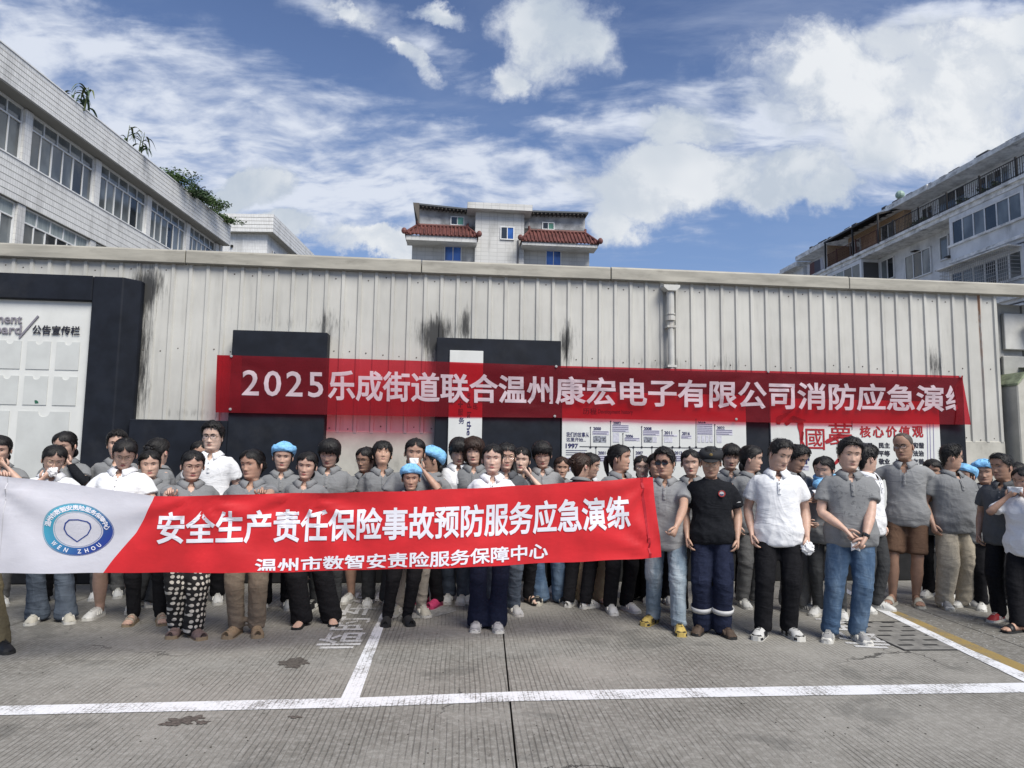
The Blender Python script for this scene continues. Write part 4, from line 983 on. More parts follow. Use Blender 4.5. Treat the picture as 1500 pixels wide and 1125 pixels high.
def rwindow(x0, x1, z0, z1, off, nx, panes, mf=None, fw=.07):
    m_ = MB(); y0, y1 = off, off + .09; mf = mf or M_WFRAME
    m_.box(x0, x0 + fw, y0, y1, z0, z1); m_.box(x1 - fw, x1, y0, y1, z0, z1); m_.box(x0, x1, y0 + .001, y1 - .001, z0, z0 + fw); m_.box(x0, x1, y0 + .001, y1 - .001, z1 - fw, z1)
    w = (x1 - x0) / nx
    for i in range(1, nx): m_.box(x0 + i * w - fw / 2, x0 + i * w + fw / 2, y0, y1 - .01, z0 + fw, z1 - fw)
    win = m_.build('window', mf, RB)
    for i in range(nx):
        p = MB(); p.box(x0 + i * w + .03, x0 + (i + 1) * w - .03, y0 + .02, y0 + .05, z0 + .03, z1 - .03); p.build('pane', panes[i % len(panes)], win)
    return win
def at(px, off, z): # local x where the vertical plane through a pixel column meets the facade at height z
    lo = None
    for py in np.linspace(150, 650, 51):
        x, zz = RP(px, py, off)
        if lo is None or abs(zz - z) < lo[0]: lo = (abs(zz - z), x)
    return lo[1]
# top storey windows and doors
zf = z_slab
for px0, px1, z0, z1, nx, pn in [(1436, 1481, zf + .9, zf + 2.2, 4, [M_GLASS, M_GLASSD]), (1376, 1416, zf, zf + 2.35, 3, [M_GLASSD, M_GLASSD, M_GLASS]), (1352, 1368, zf + .2, zf + 2.1, 2, [M_GLASSD])]:
    xA = at(px1, -.9, zf + 1.5); xB = at(px0, -.9, zf + 1.5); rwindow(min(xA, xB), max(xA, xB), z0, z1, -.9, nx, pn)
for px0, px1 in ((1293, 1312), (1246, 1262)):
    xA = at(px1, -.35, zf + 1.2); xB = at(px0, -.35, zf + 1.2); rwindow(min(xA, xB), max(xA, xB), zf + .1, zf + 2.0, -.34, 2, [M_GLASS, M_GLASSD])
# bays below
def bay(px0, px1, off, zt_, zb_, zw0, zw1, nx, panes):
    xA = at(px1, off, (zw0 + zw1) / 2); xB = at(px0, off, (zw0 + zw1) / 2); xA, xB = min(xA, xB), max(xA, xB)
    rbox('bay_wall', xA, xB, 0.0, off, zb_, zw0, M_RND); rbox('bay_head', xA, xB, 0, off, zw1, zt_, M_RND)
    rbox('bay_core', xA + .1, xB - .1, 0, off - .12, zw0, zw1, mat('bay_inside', (.10, .10, .10), .9))
    for x in (xA, xB - .15): rbox('corner_post', x, x + .15, off - .15, off - .0, zw0, zw1, M_WFRAME)
    rbox('bay_ledge', xA - .08, xB + .08, 0, off + .14, zw0 - .12, zw0, M_SLABC)
    rwindow(xA + .15, xB - .15, zw0, zw1, off - .1, nx, panes); return xA, xB
for fl in range(3):
    z0 = z_slab - 3.0 * (fl + 1)
    pn = [M_GLASS, M_GLASS, M_GLASSD, M_GLASS, M_GLASS, M_GLASSD]
    xA, xB = bay(1391, 1500, OT - .05, z0 + 3.0 - .39, z0 - .3, z0 + .95, z0 + 2.35, 6, pn)
    bay(1212, 1262, OT - .05, z0 + 3.0 - .39, z0 - .3, z0 + .9, z0 + 2.4, 4, [M_GLASS, M_GLASSD, M_CURT])
    rbox('floor_band', xA, xB, OT - .05, OT + .12, z0 - .12, z0 + .05, M_SLABC)
    for px0, px1, za_, zb_, nx, q in ((1378, 1391, .8, 2.3, 1, [M_GLASS]), (1327, 1365, .3, 2.0, 3, [M_GLASS, M_GLASSD, M_GLASS]), (1292, 1311, .9, 2.4, 2, [M_GLASSD, M_GLASS]), (1268, 1284, .9, 2.3, 2, [M_GLASSD])):
        xA2 = at(px1, 0, z0 + 1.5); xB2 = at(px0, 0, z0 + 1.5); rwindow(min(xA2, xB2), max(xA2, xB2), z0 + za_, z0 + zb_, 0.005, nx, q)
    if fl == 1:    # steel security cage over the bay window
        cg = MB(); X0, X1 = xA + .2, xB - .0; yy = OT + .55
        for i in range(int((X1 - X0) / .13)): x = X0 + i * .13; cg.box(x - .009, x + .009, yy - .009, yy + .009, z0 + .6, z0 + 2.45); 
        for q in range(10): z = z0 + .6 + q * .2; cg.box(X0, X1, yy - .01, yy + .01, z, z + .018); cg.box(X1 - .02, X1, OT, yy, z, z + .018); cg.box(X0, X0 + .02, OT, yy, z, z + .018)
        cg.build('security_cage', mat('galvanised_bar', (.38, .38, .38), .5, metal=.5), RB)
        rbox('cage_shelf', X0, X1, OT - .04, OT + .6, z0 + .52, z0 + .58, M_SLABC); rbox('cage_roof', X0 - .1, X1 + .1, OT - .04, OT + .75, z0 + 2.5, z0 + 2.56, M_SLABC)
# small fittings: condensers, lights, flower pots, washing
for px, z in ((1345, z_slab - 1.0), (1395, z_slab - 2.2), (1308, z_slab - 2.4)):
    x = at(px, 0, z); rbox('cable_bracket', x - .2, x + .2, 0, .4, z, z + .05, M_IRON)
x = at(1347, -.9, zf + .8); o = rbox('air_conditioner', x - .4, x + .4, -.88, -.55, zf + .6, zf + 1.15, mat('ac_white', (.5, .5, .48), .5)); m_ = MB(); m_.tube([(x, -.55, zf + .87), (x, -.53, zf + .87)], .2, 14); m_.build('fan_grille', M_IRON, o)
rr = random.Random(9)
for px, mm in ((1350, M_LEAFD), (1338, M_LEAFD), (1408, M_LEAFD), (1440, M_LEAFD), (1460, M_LEAFD)):
    x = at(px, OT - .3, zf + .4); p = RO + RD * x + RN * (OT - .35); p.z = zf
    shrub('potted_plant', p, (.35, .35, .32), 160, {1350: 'potted plant on the terrace left of the white door', 1338: 'potted plant at the middle of the terrace railing', 1408: 'potted plant beside the terrace railing corner', 1440: 'leafy potted plant below the white upper window', 1460: 'potted plant nearest the right edge of the terrace'}[px], 'plant', 'potted plants on the terrace', .14, mm, px)
for i, c in enumerate([(.5, .5, .5), (.1, .05, .05), (.4, .1, .12), (.08, .08, .1), (.35, .35, .38)]):
    x = at(1188 + i * 4, .6, zf + 1.2); m_ = MB(); m_.box(x - .45, x + .35, .7, .74, zf + .5 - .1 * (i % 2), zf + 1.4); m_.v = [(v[0] + .06 * math.sin(v[2] * 5 + i), v[1] + .06 * math.sin(v[0] * 6), v[2]) for v in m_.v]; m_.build('washing', mat('washing_%s' % 'abcde'[i], c, .9), RB)
p = RO + RD * at(1309, 0, z_roof) + RN * (-.5); ht = empty('roof_fitting', (p.x, p.y, z_roof + .0), 0, 'small pale metal ventilator standing on the roof edge', 'ventilator')
m_ = MB(); m_.tube([(0, 0, 0), (0, 0, .7)], .12, 8); m_.build('pipe', mat('pale_green_metal', (.25, .35, .3), .5), ht); m_ = MB(); m_.ell((0, 0, .95), (.3, .3, .3), 10, 8); m_.tube([(-.3, 0, .5), (.3, 0, .5)], .05, 6); m_.build('cowl', mat('pale_green_metal', (.3,) * 3), ht)

# ------------------------------------------------------------------ planters along the foot of the wall
M_PLANT = mat('black_planter', (.014, .014, .015), .6, var=.3, vs=8)
WHERE = ['at the left end of the row', 'below the dark panel edge', 'behind the polka dot trousers', 'behind the khaki trousers', 'behind the wide black trousers', 'behind the blue caps', 'behind the centre woman', 'behind the woman with the full fringe',
         'behind the beige trousers', 'behind the sunglasses man', 'behind the white polo man', 'behind the jeans man', 'behind the brown shorts', 'at the right end of the row']
for i in range(14):
    s_ = -5.9 + i * .92; off = .62; p = WO + WE * s_ + WN * off
    t = empty('planter', (p.x, p.y, 0), TH, 'long black planter trough standing at the wall foot ' + WHERE[i], 'planter', 'planters along the wall foot')
    m_ = MB(); m_.prism([(-.14, .0), (.14, .0), (.17, .36), (-.17, .36)], -.42, .42, axis=0); bevel(m_.build('trough', M_PLANT, t), .012)
    m_ = MB(); m_.box(-.44, .44, -.185, .185, .362, .385); m_.box(-.40, .40, -.15, .15, .386, .39, 0); m_.build('rim', M_PLANT, t)
    shrub('planter_shrub', (p.x, p.y, .37), (.40, .20, .27 + .05 * math.sin(i * 2.3)), 700, 'dense dark leafy shrub in the planter ' + WHERE[i], 'shrub', 'shrubs in the planters', .075, M_LEAFD, 50 + i, 6)

# ================================================================== people
HH = 0.264; CHIN = 1.434
_W = [(-.45, .063), (-.3, .056), (-.12, .050), (-.05, .049), (0, .043), (.05, .048), (.1, .053), (.2, .060), (.3, .065), (.4, .0695), (.5, .072), (.65, .075)]
_FR = [(-.45, .052), (-.3, .046), (-.12, .040), (-.06, .052), (-.01, .074), (.04, .083), (.08, .085), (.13, .081), (.19, .083), (.25, .081), (.35, .082), (.45, .081), (.52, .082), (.58, .088), (.65, .0885)]
_BK = [(-.45, .066), (-.3, .060), (-.12, .056), (0, .056), (.1, .062), (.2, .072), (.35, .086), (.5, .096), (.65, .099)]
def gs(x, w): return math.exp(-(x / w) ** 2)
def head_pt(t, ph, off=0.0, feat=True):
    if t > .65:
        k = math.sqrt(max(0.0, 1 - ((t - .65) / .35) ** 2.15)); w, fr, bk = .075 * k, .0885 * k, .099 * k
    else: w, fr, bk = interp(_W, t), interp(_FR, t), interp(_BK, t)
    w *= 1.09 if t > 0 else .98; fr *= 1.04 if t > 0 else 1.0; bk *= 1.06 if t > 0 else 1.0
    s, c = math.sin(ph), math.cos(ph)
    x = w * math.copysign(abs(s) ** .92, s)
    y = -fr * abs(c) ** .86 if c > 0 else bk * abs(c) ** .95
    y += .012 * max(0, 1 - max(0, t) * 1.2)
    z = CHIN + t * HH
    if feat and c > 0.1 and 0 < t < .75:
        ax = abs(x)
        n = .021 * gs(x, .0125 if t < .36 else .009) * (gs(t - .31, .045) if t < .31 else gs(t - .31, .13)); n += .007 * gs(ax - .013, .007) * gs(t - .285, .03)
        e = -.0085 * gs(ax - .031, .015) * gs(t - .485, .055) + .0035 * gs(ax - .03, .02) * gs(t - .575, .035)
        ck = .0045 * gs(ax - .042, .02) * gs(t - .36, .09)
        lp = .0055 * gs(x, .021) * (gs(t - .205, .018) + .95 * gs(t - .165, .018)) - .003 * gs(x, .022) * gs(t - .185, .008) - .002 * gs(x, .02) * gs(t - .125, .025) + .004 * gs(x, .016) * gs(t - .06, .04)
        y -= n + e + ck + lp
    p = Vector((x, y, z))
    if off:
        c0 = Vector((0, .01, CHIN + .5 * HH)); d = p - c0; d.z *= (1.0 if t > .5 else .2); p = p + d.normalized() * off
    return p
def smooth(a, b, x):
    t = min(1, max(0, (x - a) / (b - a))); return t * t * (3 - 2 * t)
_TW = [(.78, .10), (.82, .150), (.90, .162), (.98, .152), (1.08, .142), (1.18, .152), (1.27, .162), (1.32, .165), (1.345, .155), (1.362, .130), (1.378, .098), (1.390, .074), (1.40, .060)]
_TF = [(.78, .06), (.82, .088), (.90, .10), (.98, .102), (1.08, .104), (1.18, .108), (1.27, .106), (1.325, .090), (1.352, .078), (1.372, .066), (1.388, .056), (1.40, .048)]
_TB = [(.78, .07), (.82, .10), (.90, .112), (.98, .10), (1.08, .086), (1.18, .094), (1.27, .10), (1.325, .096), (1.352, .088), (1.372, .078), (1.388, .068), (1.40, .062)]
def torso(z, g, fem, off=0.0):
    w, f, b = interp(_TW, z), interp(_TF, z), interp(_TB, z)
    if fem:
        w *= .92 if z > 1.0 else .98; f += .020 * gs(z - 1.21, .07) - .008 * gs(z - 1.06, .08); b *= .95
    belly = (g - 1) * gs(z - 1.02, .16)
    k = 1 + (g - 1) * smooth(1.40, 1.25, z) * .9
    return w * k + off, f * k + belly * .16 + off, b * k + off
def ring(w, f, b, z, n, ex=1.0, cy=0.0):
    out = []
    for i in range(n):
        a = 2 * math.pi * i / n; s, c = math.sin(a), math.cos(a)
        out.append(Vector((w * math.copysign(abs(s) ** .9, s), cy + (-f if c > 0 else b) * abs(c) ** .9, z)))
    return out
def ik(S, Wt, L1, L2, hint):
    S, Wt = Vector(S), Vector(Wt); d = Wt - S; L = d.length
    if L > (L1 + L2) * .995: Wt = S + d * ((L1 + L2) * .995 / L); d = Wt - S; L = d.length
    L = max(L, abs(L1 - L2) + .02); u = d.normalized(); h = Vector(hint); h = (h - u * h.dot(u)).normalized()
    a = (L1 * L1 - L2 * L2 + L * L) / (2 * L); b = math.sqrt(max(0, L1 * L1 - a * a))
    return S + u * a + h * b, Wt
# face angles: dense at the front
def _angles():
    a = []
    for i in range(21): a.append(R(-60 + 6 * i))
    for i in range(1, 16): a.append(R(60 + 15 * i))
    return a
ANG = _angles(); NA = len(ANG)
TS = [-.27, -.2, -.14, -.09, -.05, -.02, .01, .035, .06, .085, .11, .13, .148, .163, .177, .19, .203, .218, .235, .255, .275, .295, .315, .335, .36, .385, .41, .435, .455, .475, .495, .515, .535, .555, .58, .605, .64, .68, .73, .78, .83, .875, .915, .95, .975, .99, .998]

# ---- materials for people
def skinm(k):
    c = {0: (.45, .285, .215), 1: (.51, .335, .26), 2: (.42, .26, .19), 3: (.57, .40, .32), 4: (.34, .205, .145)}[k]
    return mat('skin_%d' % k, c, .5, var=.10, vs=22, bump=.12, bs=180, bdist=.001, spec=.35, sss=.08)
def lipm(k): return mat('lips_%d' % k, {0: (.32, .12, .105), 1: (.40, .13, .12), 2: (.29, .14, .115), 3: (.42, .14, .13), 4: (.22, .10, .08)}[k], .45)
M_EYE = mat('eye_white', (.5, .47, .44), .3); M_IRIS = mat('dark_iris', (.012, .008, .006), .15, spec=.6); M_LASH = mat('lash_line', (.02, .014, .012), .7)
M_NAIL = mat('nail', (.5, .32, .26), .35)
def hairm(k='black'):
    c = {'black': (.011, .010, .010), 'brown': (.030, .016, .011), 'grey': (.055, .053, .052), 'buzz': (.07, .055, .046)}[k]
    return mat('hair_' + k, c, .46, var=.6, vs=40, stretch=(3, 3, .5), bump=.8, bs=110, bdist=.004, spec=.3)
def creases(m, scale=(1, 1, 1), dist=.011, strength=.42):
    """sharp cloth creases, different on every garment"""
    g = NG(m.node_tree); b = g.n['Principled BSDF']; v = g.coord('Object'); oi = g.new('ShaderNodeObjectInfo')
    off = g.vmath('MULTIPLY', g.comb(oi.outputs['Random'], oi.outputs['Random'], oi.outputs['Random']), (37.0, 53.0, 71.0)); v = g.vmath('ADD', v, off)
    def ridge(mp, sc, pw):
        n = g.noise(mp, sc, 3, .5, .6); r = g.math('SUBTRACT', 1.0, g.math('ABSOLUTE', g.math('MULTIPLY', g.math('SUBTRACT', n, .5), 4.0))); return g.math('POWER', g.math('MAXIMUM', r, 0.0), pw)
    h = g.math('ADD', ridge(g.mapping(v, scale=(1.2, 1.2, .55), rot=(0, .5, 0)), 4.2, 2.2), g.math('MULTIPLY', ridge(g.mapping(v, scale=(.6, .6, 1.6), rot=(0, -.35, 0)), 6.5, 2.0), .6))
    h = g.math('ADD', h, g.math('MULTIPLY', g.noise(v, 45, 3), .12))
    bp = g.new('ShaderNodeBump'); bp.inputs['Strength'].default_value = strength; bp.inputs['Distance'].default_value = dist; g.setin(bp, 'Height', h)
    if b.inputs['Normal'].links: g.l.new(b.inputs['Normal'].links[0].from_socket, bp.inputs['Normal'])
    g.l.new(bp.outputs[0], b.inputs['Normal']); return m
def fabric(name, c, rough=.85, var=.10, bump=.25, bs=240, **k):
    if name in MATS: return MATS[name]
    return creases(mat(name, c, rough, var=var, vs=k.pop('vs', 60), bump=bump, bs=bs, bdist=.002, spec=.12, **k))
GREY = lambda: fabric('heather_grey_knit', (.190, .196, .202), var=.09, vs=190)
GREY2 = lambda: fabric('pale_grey_knit', (.245, .25, .255), var=.08, vs=190)
GREYD = lambda: fabric('charcoal_grey_knit', (.080, .085, .092), var=.08, vs=190)
GREYB = lambda: fabric('blue_grey_sweat_cloth', (.20, .22, .25), var=.08, vs=190)
WHITE = lambda: fabric('white_knit', (.72, .73, .75), var=.03)
BLACK = lambda: fabric('black_cotton', (.011, .012, .015), var=.2)
TR = {'black': lambda: fabric('black_trouser_cloth', (.010, .010, .012), var=.2), 'navy': lambda: fabric('navy_trouser_cloth', (.014, .018, .038), var=.2),
      'khaki': lambda: fabric('khaki_trouser_cloth', (.20, .165, .125)), 'beige': lambda: fabric('beige_trouser_cloth', (.38, .30, .20)), 'cream': lambda: fabric('cream_linen', (.40, .355, .28)),
      'brown': lambda: fabric('brown_shorts_cloth', (.115, .07, .048)), 'grey': lambda: fabric('grey_trouser_cloth', (.13, .13, .13)), 'sand': lambda: fabric('sand_trouser_cloth', (.33, .30, .26)), 'pink': lambda: fabric('dusty_pink_cloth', (.35, .2, .2)),
      'darkgrey': lambda: fabric('dark_grey_trouser_cloth', (.045, .047, .05)), 'olive': lambda: fabric('olive_trouser_cloth', (.15, .125, .075))}
def denim(name, c, fade):
    if name in MATS: return MATS[name]
    m = creases(mat(name, c, .85, bump=.35, bs=320, bdist=.002, spec=.15), dist=.014); g = NG(m.node_tree); b = g.n['Principled BSDF']
    v = g.coord('Object'); x, y, z = g.sep(v)[:3]
    n = g.noise(g.mapping(v, scale=(1, 1, .35)), 6, 6, .65); tw = g.noise(g.mapping(v, scale=(1, 1, .2)), 260, 2)
    f = g.math('MULTIPLY', g.step(n, .40, .66, 0, 1), g.step(z, .1, .75, .5, 1.0))
    cc = g.mix(f, c4(c), c4(fade)); cc = g.mix(g.step(tw, .5, .7, 0, .3), cc, c4([k * 1.7 for k in c])); g.setin(b, 'Base Color', cc); return m
JEAN = {'blue': lambda: denim('mid_blue_denim', (.055, .095, .16), (.17, .235, .31)), 'light': lambda: denim('light_worn_denim', (.15, .20, .25), (.40, .45, .48)), 'dark': lambda: denim('dark_blue_denim', (.025, .038, .07), (.06, .085, .13)), 'greyblue': lambda: denim('grey_blue_denim', (.06, .075, .10), (.11, .135, .17))}
def polka():
    if 'polka_dot_cloth' in MATS: return MATS['polka_dot_cloth']
    m = creases(mat('polka_dot_cloth', (.01, .01, .01), .8)); g = NG(m.node_tree); b = g.n['Principled BSDF']
    v = g.coord('Object'); vo = g.new('ShaderNodeTexVoronoi', feature='F1'); x, y, z = g.sep(v)[:3]; vo.voronoi_dimensions = '2D'; g.setin(vo, 'Vector', g.comb(g.math('ADD', x, g.math('MULTIPLY', y, .6)), g.math('MULTIPLY', z, .85), 0.0)); vo.inputs['Scale'].default_value = 24; vo.inputs['Randomness'].default_value = .35
    g.setin(b, 'Base Color', g.mix(g.step(vo.outputs[0], .33, .29), (.010, .010, .011, 1), (.55, .53, .47, 1))); return m
def wet(): 
    if 'sweat_marked_knit' in MATS: return MATS['sweat_marked_knit']
    m = fabric('sweat_marked_knit', (.20, .205, .21), var=.09, vs=190); g = NG(m.node_tree); b = g.n['Principled BSDF']
    v = g.coord('Object'); n = g.noise(v, 26, 5, .7); n2 = g.noise(v, 5, 3, .5); x, y, z = g.sep(v)[:3]
    f = g.math('MULTIPLY', g.math('MULTIPLY', g.step(n, .56, .60), g.step(n2, .42, .52)), g.step(y, .02, -.05)); f = g.math('MULTIPLY', f, g.step(z, 1.36, 1.28)); f = g.math('MULTIPLY', f, g.step(z, 1.0, 1.08))
    src = b.inputs['Base Color'].links[0].from_socket; g.setin(b, 'Base Color', g.mix(g.math('MULTIPLY', f, .6), src, (.09, .095, .10, 1))); return m
M_SOLEW = mat('white_rubber', (.55, .54, .50), .5, var=.1, vs=20); M_SOLEB = mat('black_rubber', (.015, .015, .015), .6); M_SOLET = mat('tan_rubber', (.25, .19, .12), .6)
M_BLUECAP = mat('blue_disposable_cap', (.20, .46, .74), .7, var=.22, vs=30, bump=.9, bs=38, bdist=.009)
M_TISSUE = mat('white_tissue', (.78, .78, .78), .9, bump=.4, bs=60)
M_GOLD = mat('thin_metal_rim', (.25, .20, .14), .3, metal=.7); M_BLKRIM = mat('black_rim', (.012, .012, .012), .3); M_BUTTON = mat('grey_button', (.35, .35, .35), .4); M_REFL = mat('reflective_tape', (.5, .5, .5), .35)
def m_lens():
    m = bpy.data.materials.new('clear_lens'); m.use_nodes = True; g = NG(m.node_tree); out = g.n['Material Output']; g.n.remove(g.n['Principled BSDF'])
    a = g.new('ShaderNodeBsdfTransparent'); b = g.new('ShaderNodeBsdfGlossy'); b.inputs['Roughness'].default_value = .05; mx = g.new('ShaderNodeMixShader'); mx.inputs[0].default_value = .10
    g.l.new(a.outputs[0], mx.inputs[1]); g.l.new(b.outputs[0], mx.inputs[2]); g.l.new(mx.outputs[0], out.inputs[0]); return m
M_LENS = m_lens(); M_SUNG = mat('dark_lens', (.012, .013, .016), .12, spec=.6)

BAKE = []     # garments grown from overlapping lofts: (object, kind, voxel, params)
def hand_into(mb, w, d, th, side, curl=.45, sc_=1.0, mi=0):
    d = d.normalized(); th = (th - d * th.dot(d)).normalized(); pn = d.cross(th) * side
    L = [.072, .08, .075, .06]
    for k in range(4):
        o = (.0265 - k * .0178) * sc_; b = w + d * (.082 - abs(k - 1.2) * .003) * sc_ + th * o
        seg = [L[k] * .46 * sc_, L[k] * .30 * sc_, L[k] * .24 * sc_]; pts = [b - d * .02 * sc_, b]; a = .18 + .05 * k; dd = d + th * (.06 - .04 * k)
        for q in range(3):
            a += curl * (1.0, .9, .55)[q] * (1 + .1 * k); di = (dd.normalized() * math.cos(a) + pn * math.sin(a)); pts.append(pts[-1] + di * seg[q])
        r = (.0088, .0088, .008, .0073, .0055); mb.tube(pts, [x * sc_ for x in r], 6, mi=mi)
    b = w + d * .022 * sc_ + th * .020 * sc_
    pts = [b, b + (d * .6 + th * .75 + pn * .2).normalized() * .034 * sc_]; pts.append(pts[-1] + (d * .85 + th * .35 + pn * .35).normalized() * .032 * sc_); pts.append(pts[-1] + (d * .95 + pn * .45).normalized() * .024 * sc_)
    mb.tube(pts, [.013 * sc_, .0115 * sc_, .0095 * sc_, .007 * sc_], 7, mi=mi)
FSEC = [(-.112, .014, .045), (-.104, .024, .062), (-.076, .029, .078), (-.04, .030, .085), (0, .032, .072), (.04, .037, .055), (.072, .040, .040), (.095, .037, .028), (.112, .026, .02), (.120, .011, .012)]
def foot_loft(mb, c, f, sec, z0=0.0, grow=0.0, zs=1.0, n=12, mi=0, topcut=None, flat=False):
    s_ = Vector((-f.y, f.x, 0)); rows = []
    for u, w, h in sec:
        row = []
        for k in range(n):
            a = math.pi * k / (n - 1); hh = (h * zs + grow)
            x = (w + grow) * math.cos(a); z = z0 + (hh if flat else hh * abs(math.sin(a)) ** .75) * (1 if not flat else (1 if 0 < k < n - 1 else 0))
            row.append(Vector(c) + f * (u + (grow if u > 0 else -grow)) + s_ * x + Vector((0, 0, max(z, z0))))
        rows.append(row)
    nj = len(rows); vs = [p for r in rows for p in r]; fs = [(j * n + i, (j + 1) * n + i, (j + 1) * n + i + 1, j * n + i + 1) for j in range(nj - 1) for i in range(n - 1)]
    fs += [(j * n + n - 1, (j + 1) * n + n - 1, (j + 1) * n, j * n) for j in range(nj - 1)]; fs += [tuple(range(n - 1, -1, -1)), tuple((nj - 1) * n + k for k in range(n))]
    mb.add(vs, fs, mi)
def make_shoe(parent, c, f, kind, col, sole, col2=None):
    big = kind in ('clog', 'chunky'); g = .007 if big else .003
    sec = FSEC
    if kind in ('slide', 'sandal', 'flipflop'):
        m = MB(); foot_loft(m, c, f, [(u, w + .006, .020) for u, w, h in FSEC], 0.0, .003, flat=True); sh = m.build('shoe', sole, parent)
        s_ = Vector((-f.y, f.x, 0))
        def strap(u0, u1, hgt, mm=col, skew=0.0):
            P = []
            for u in (u0, (u0 + u1) / 2, u1):
                w = interp([(a, b) for a, b, _ in FSEC], u) + .006; h = interp([(a, b) for a, _, b in FSEC], u) + .022 + hgt
                P.append([Vector(c) + f * (u + skew * math.cos(a)) + s_ * w * math.cos(a) + Vector((0, 0, .012 + (h - .012) * abs(math.sin(a)) ** .7)) for a in np.linspace(0, math.pi, 11)])
            q = MB(); q.grid(P); o = q.build('strap', mm, sh, smooth=True); o.modifiers.new('t', 'SOLIDIFY').thickness = .004
        if kind == 'slide': strap(.02, .075, .004)
        elif kind == 'sandal': strap(.045, .075, .004); strap(-.02, .005, .004, skew=.02); strap(.0, .02, .005, col2 or col, -.03)
        else: strap(.03, .045, .004, skew=.03); strap(.03, .045, .004, skew=-.03)
        return sh
    m = MB(); cut = {'flat': .62, 'clog': .95}.get(kind, 1.0)
    sec = [(u, w + (.004 if big else .001), (h * cut if kind == 'flat' else (max(h, .05) * 1.02 if kind == 'clog' else h * (1.05 if u < .02 else 1.22)))) for u, w, h in FSEC]
    foot_loft(m, c, f, sec, .010, g, 1.0, 14); sh = m.build('shoe', col, parent, smooth=True)
    th = {'flat': .014, 'clog': .024, 'chunky': .030}.get(kind, .020)
    m = MB(); foot_loft(m, c, f, [(u, w + .003, th) for u, w, h in FSEC], 0.0, g + .001, flat=True); m.build('sole', sole, sh)
    s_ = Vector((-f.y, f.x, 0))
    if kind in ('trainer', 'chunky', 'boot'):
        m = MB()
        for q in range(4):
            u = -.005 + q * .02; h = interp([(a, b) for a, _, b in sec], u) + g + .012
            m.bar(Vector(c) + f * (u - .004) - s_ * .016 + Vector((0, 0, h)), Vector(c) + f * (u + .004) + s_ * .016 + Vector((0, 0, h + .001)), .008, .004)
        m.build('laces', col2 or M_SOLEW, sh, kind='stuff')
        if col2 is not None:
            for lo, hi in ((-.125, -.085), (-.035, .0), (.085, .11)):
                sc2 = [(u, w, h) for u, w, h in ((u, interp([(a, b) for a, b, _ in sec], u), interp([(a, b) for a, _, b in sec], u)) for u in np.linspace(lo, hi, 4))]
                m = MB(); foot_loft(m, c, f, sc2, .009, g + .0025, 1.0 if lo < .05 else .9, 14); m.build('panel', col2, sh)
        m = MB()       # side stripes and toe cap
        for sd in (-1, 1):
            for q in range(3 if kind == 'trainer' else 4):
                u = -.03 + q * .028; w = interp([(a, b) for a, b, _ in sec], u) + g
                m.bar(Vector(c) + f * u + s_ * sd * (w + .003) + Vector((0, 0, .030)), Vector(c) + f * (u - .015) + s_ * sd * (w * .90) + Vector((0, 0, .062)), .010, .004, up=tuple(f))
        m.build('side_stripes', col2 or M_SOLEW, sh, kind='stuff')
    if kind == 'clog':
        m = MB()
        for q in range(7):
            a = q * 2.4; u = .055 + .03 * math.cos(a); x = .02 * math.sin(a); h = interp([(k1, k2) for k1, _, k2 in sec], u) * math.sqrt(max(.05, 1 - (x / .05) ** 2)) + g + .0095
            m.tube([Vector(c) + f * u + s_ * x + Vector((0, 0, h - .004)), Vector(c) + f * u + s_ * x + Vector((0, 0, h + .0015))], .0045, 6)
        m.build('vent_holes', M_SOLEB if col2 is None else col2, sh, kind='stuff')
        if col2 is not None:
            P = [[Vector(c) + f * (-.02 - .085 * math.sin(a)) + s_ * .05 * math.cos(a) + Vector((0, 0, .085 + k * .014 + .01 * math.sin(a))) for a in np.linspace(0, math.pi, 11)] for k in (0, 1)]
            q = MB(); q.grid(P); o = q.build('heel_strap', col2, sh, smooth=True); o.modifiers.new('t', 'SOLIDIFY').thickness = .004
    return sh

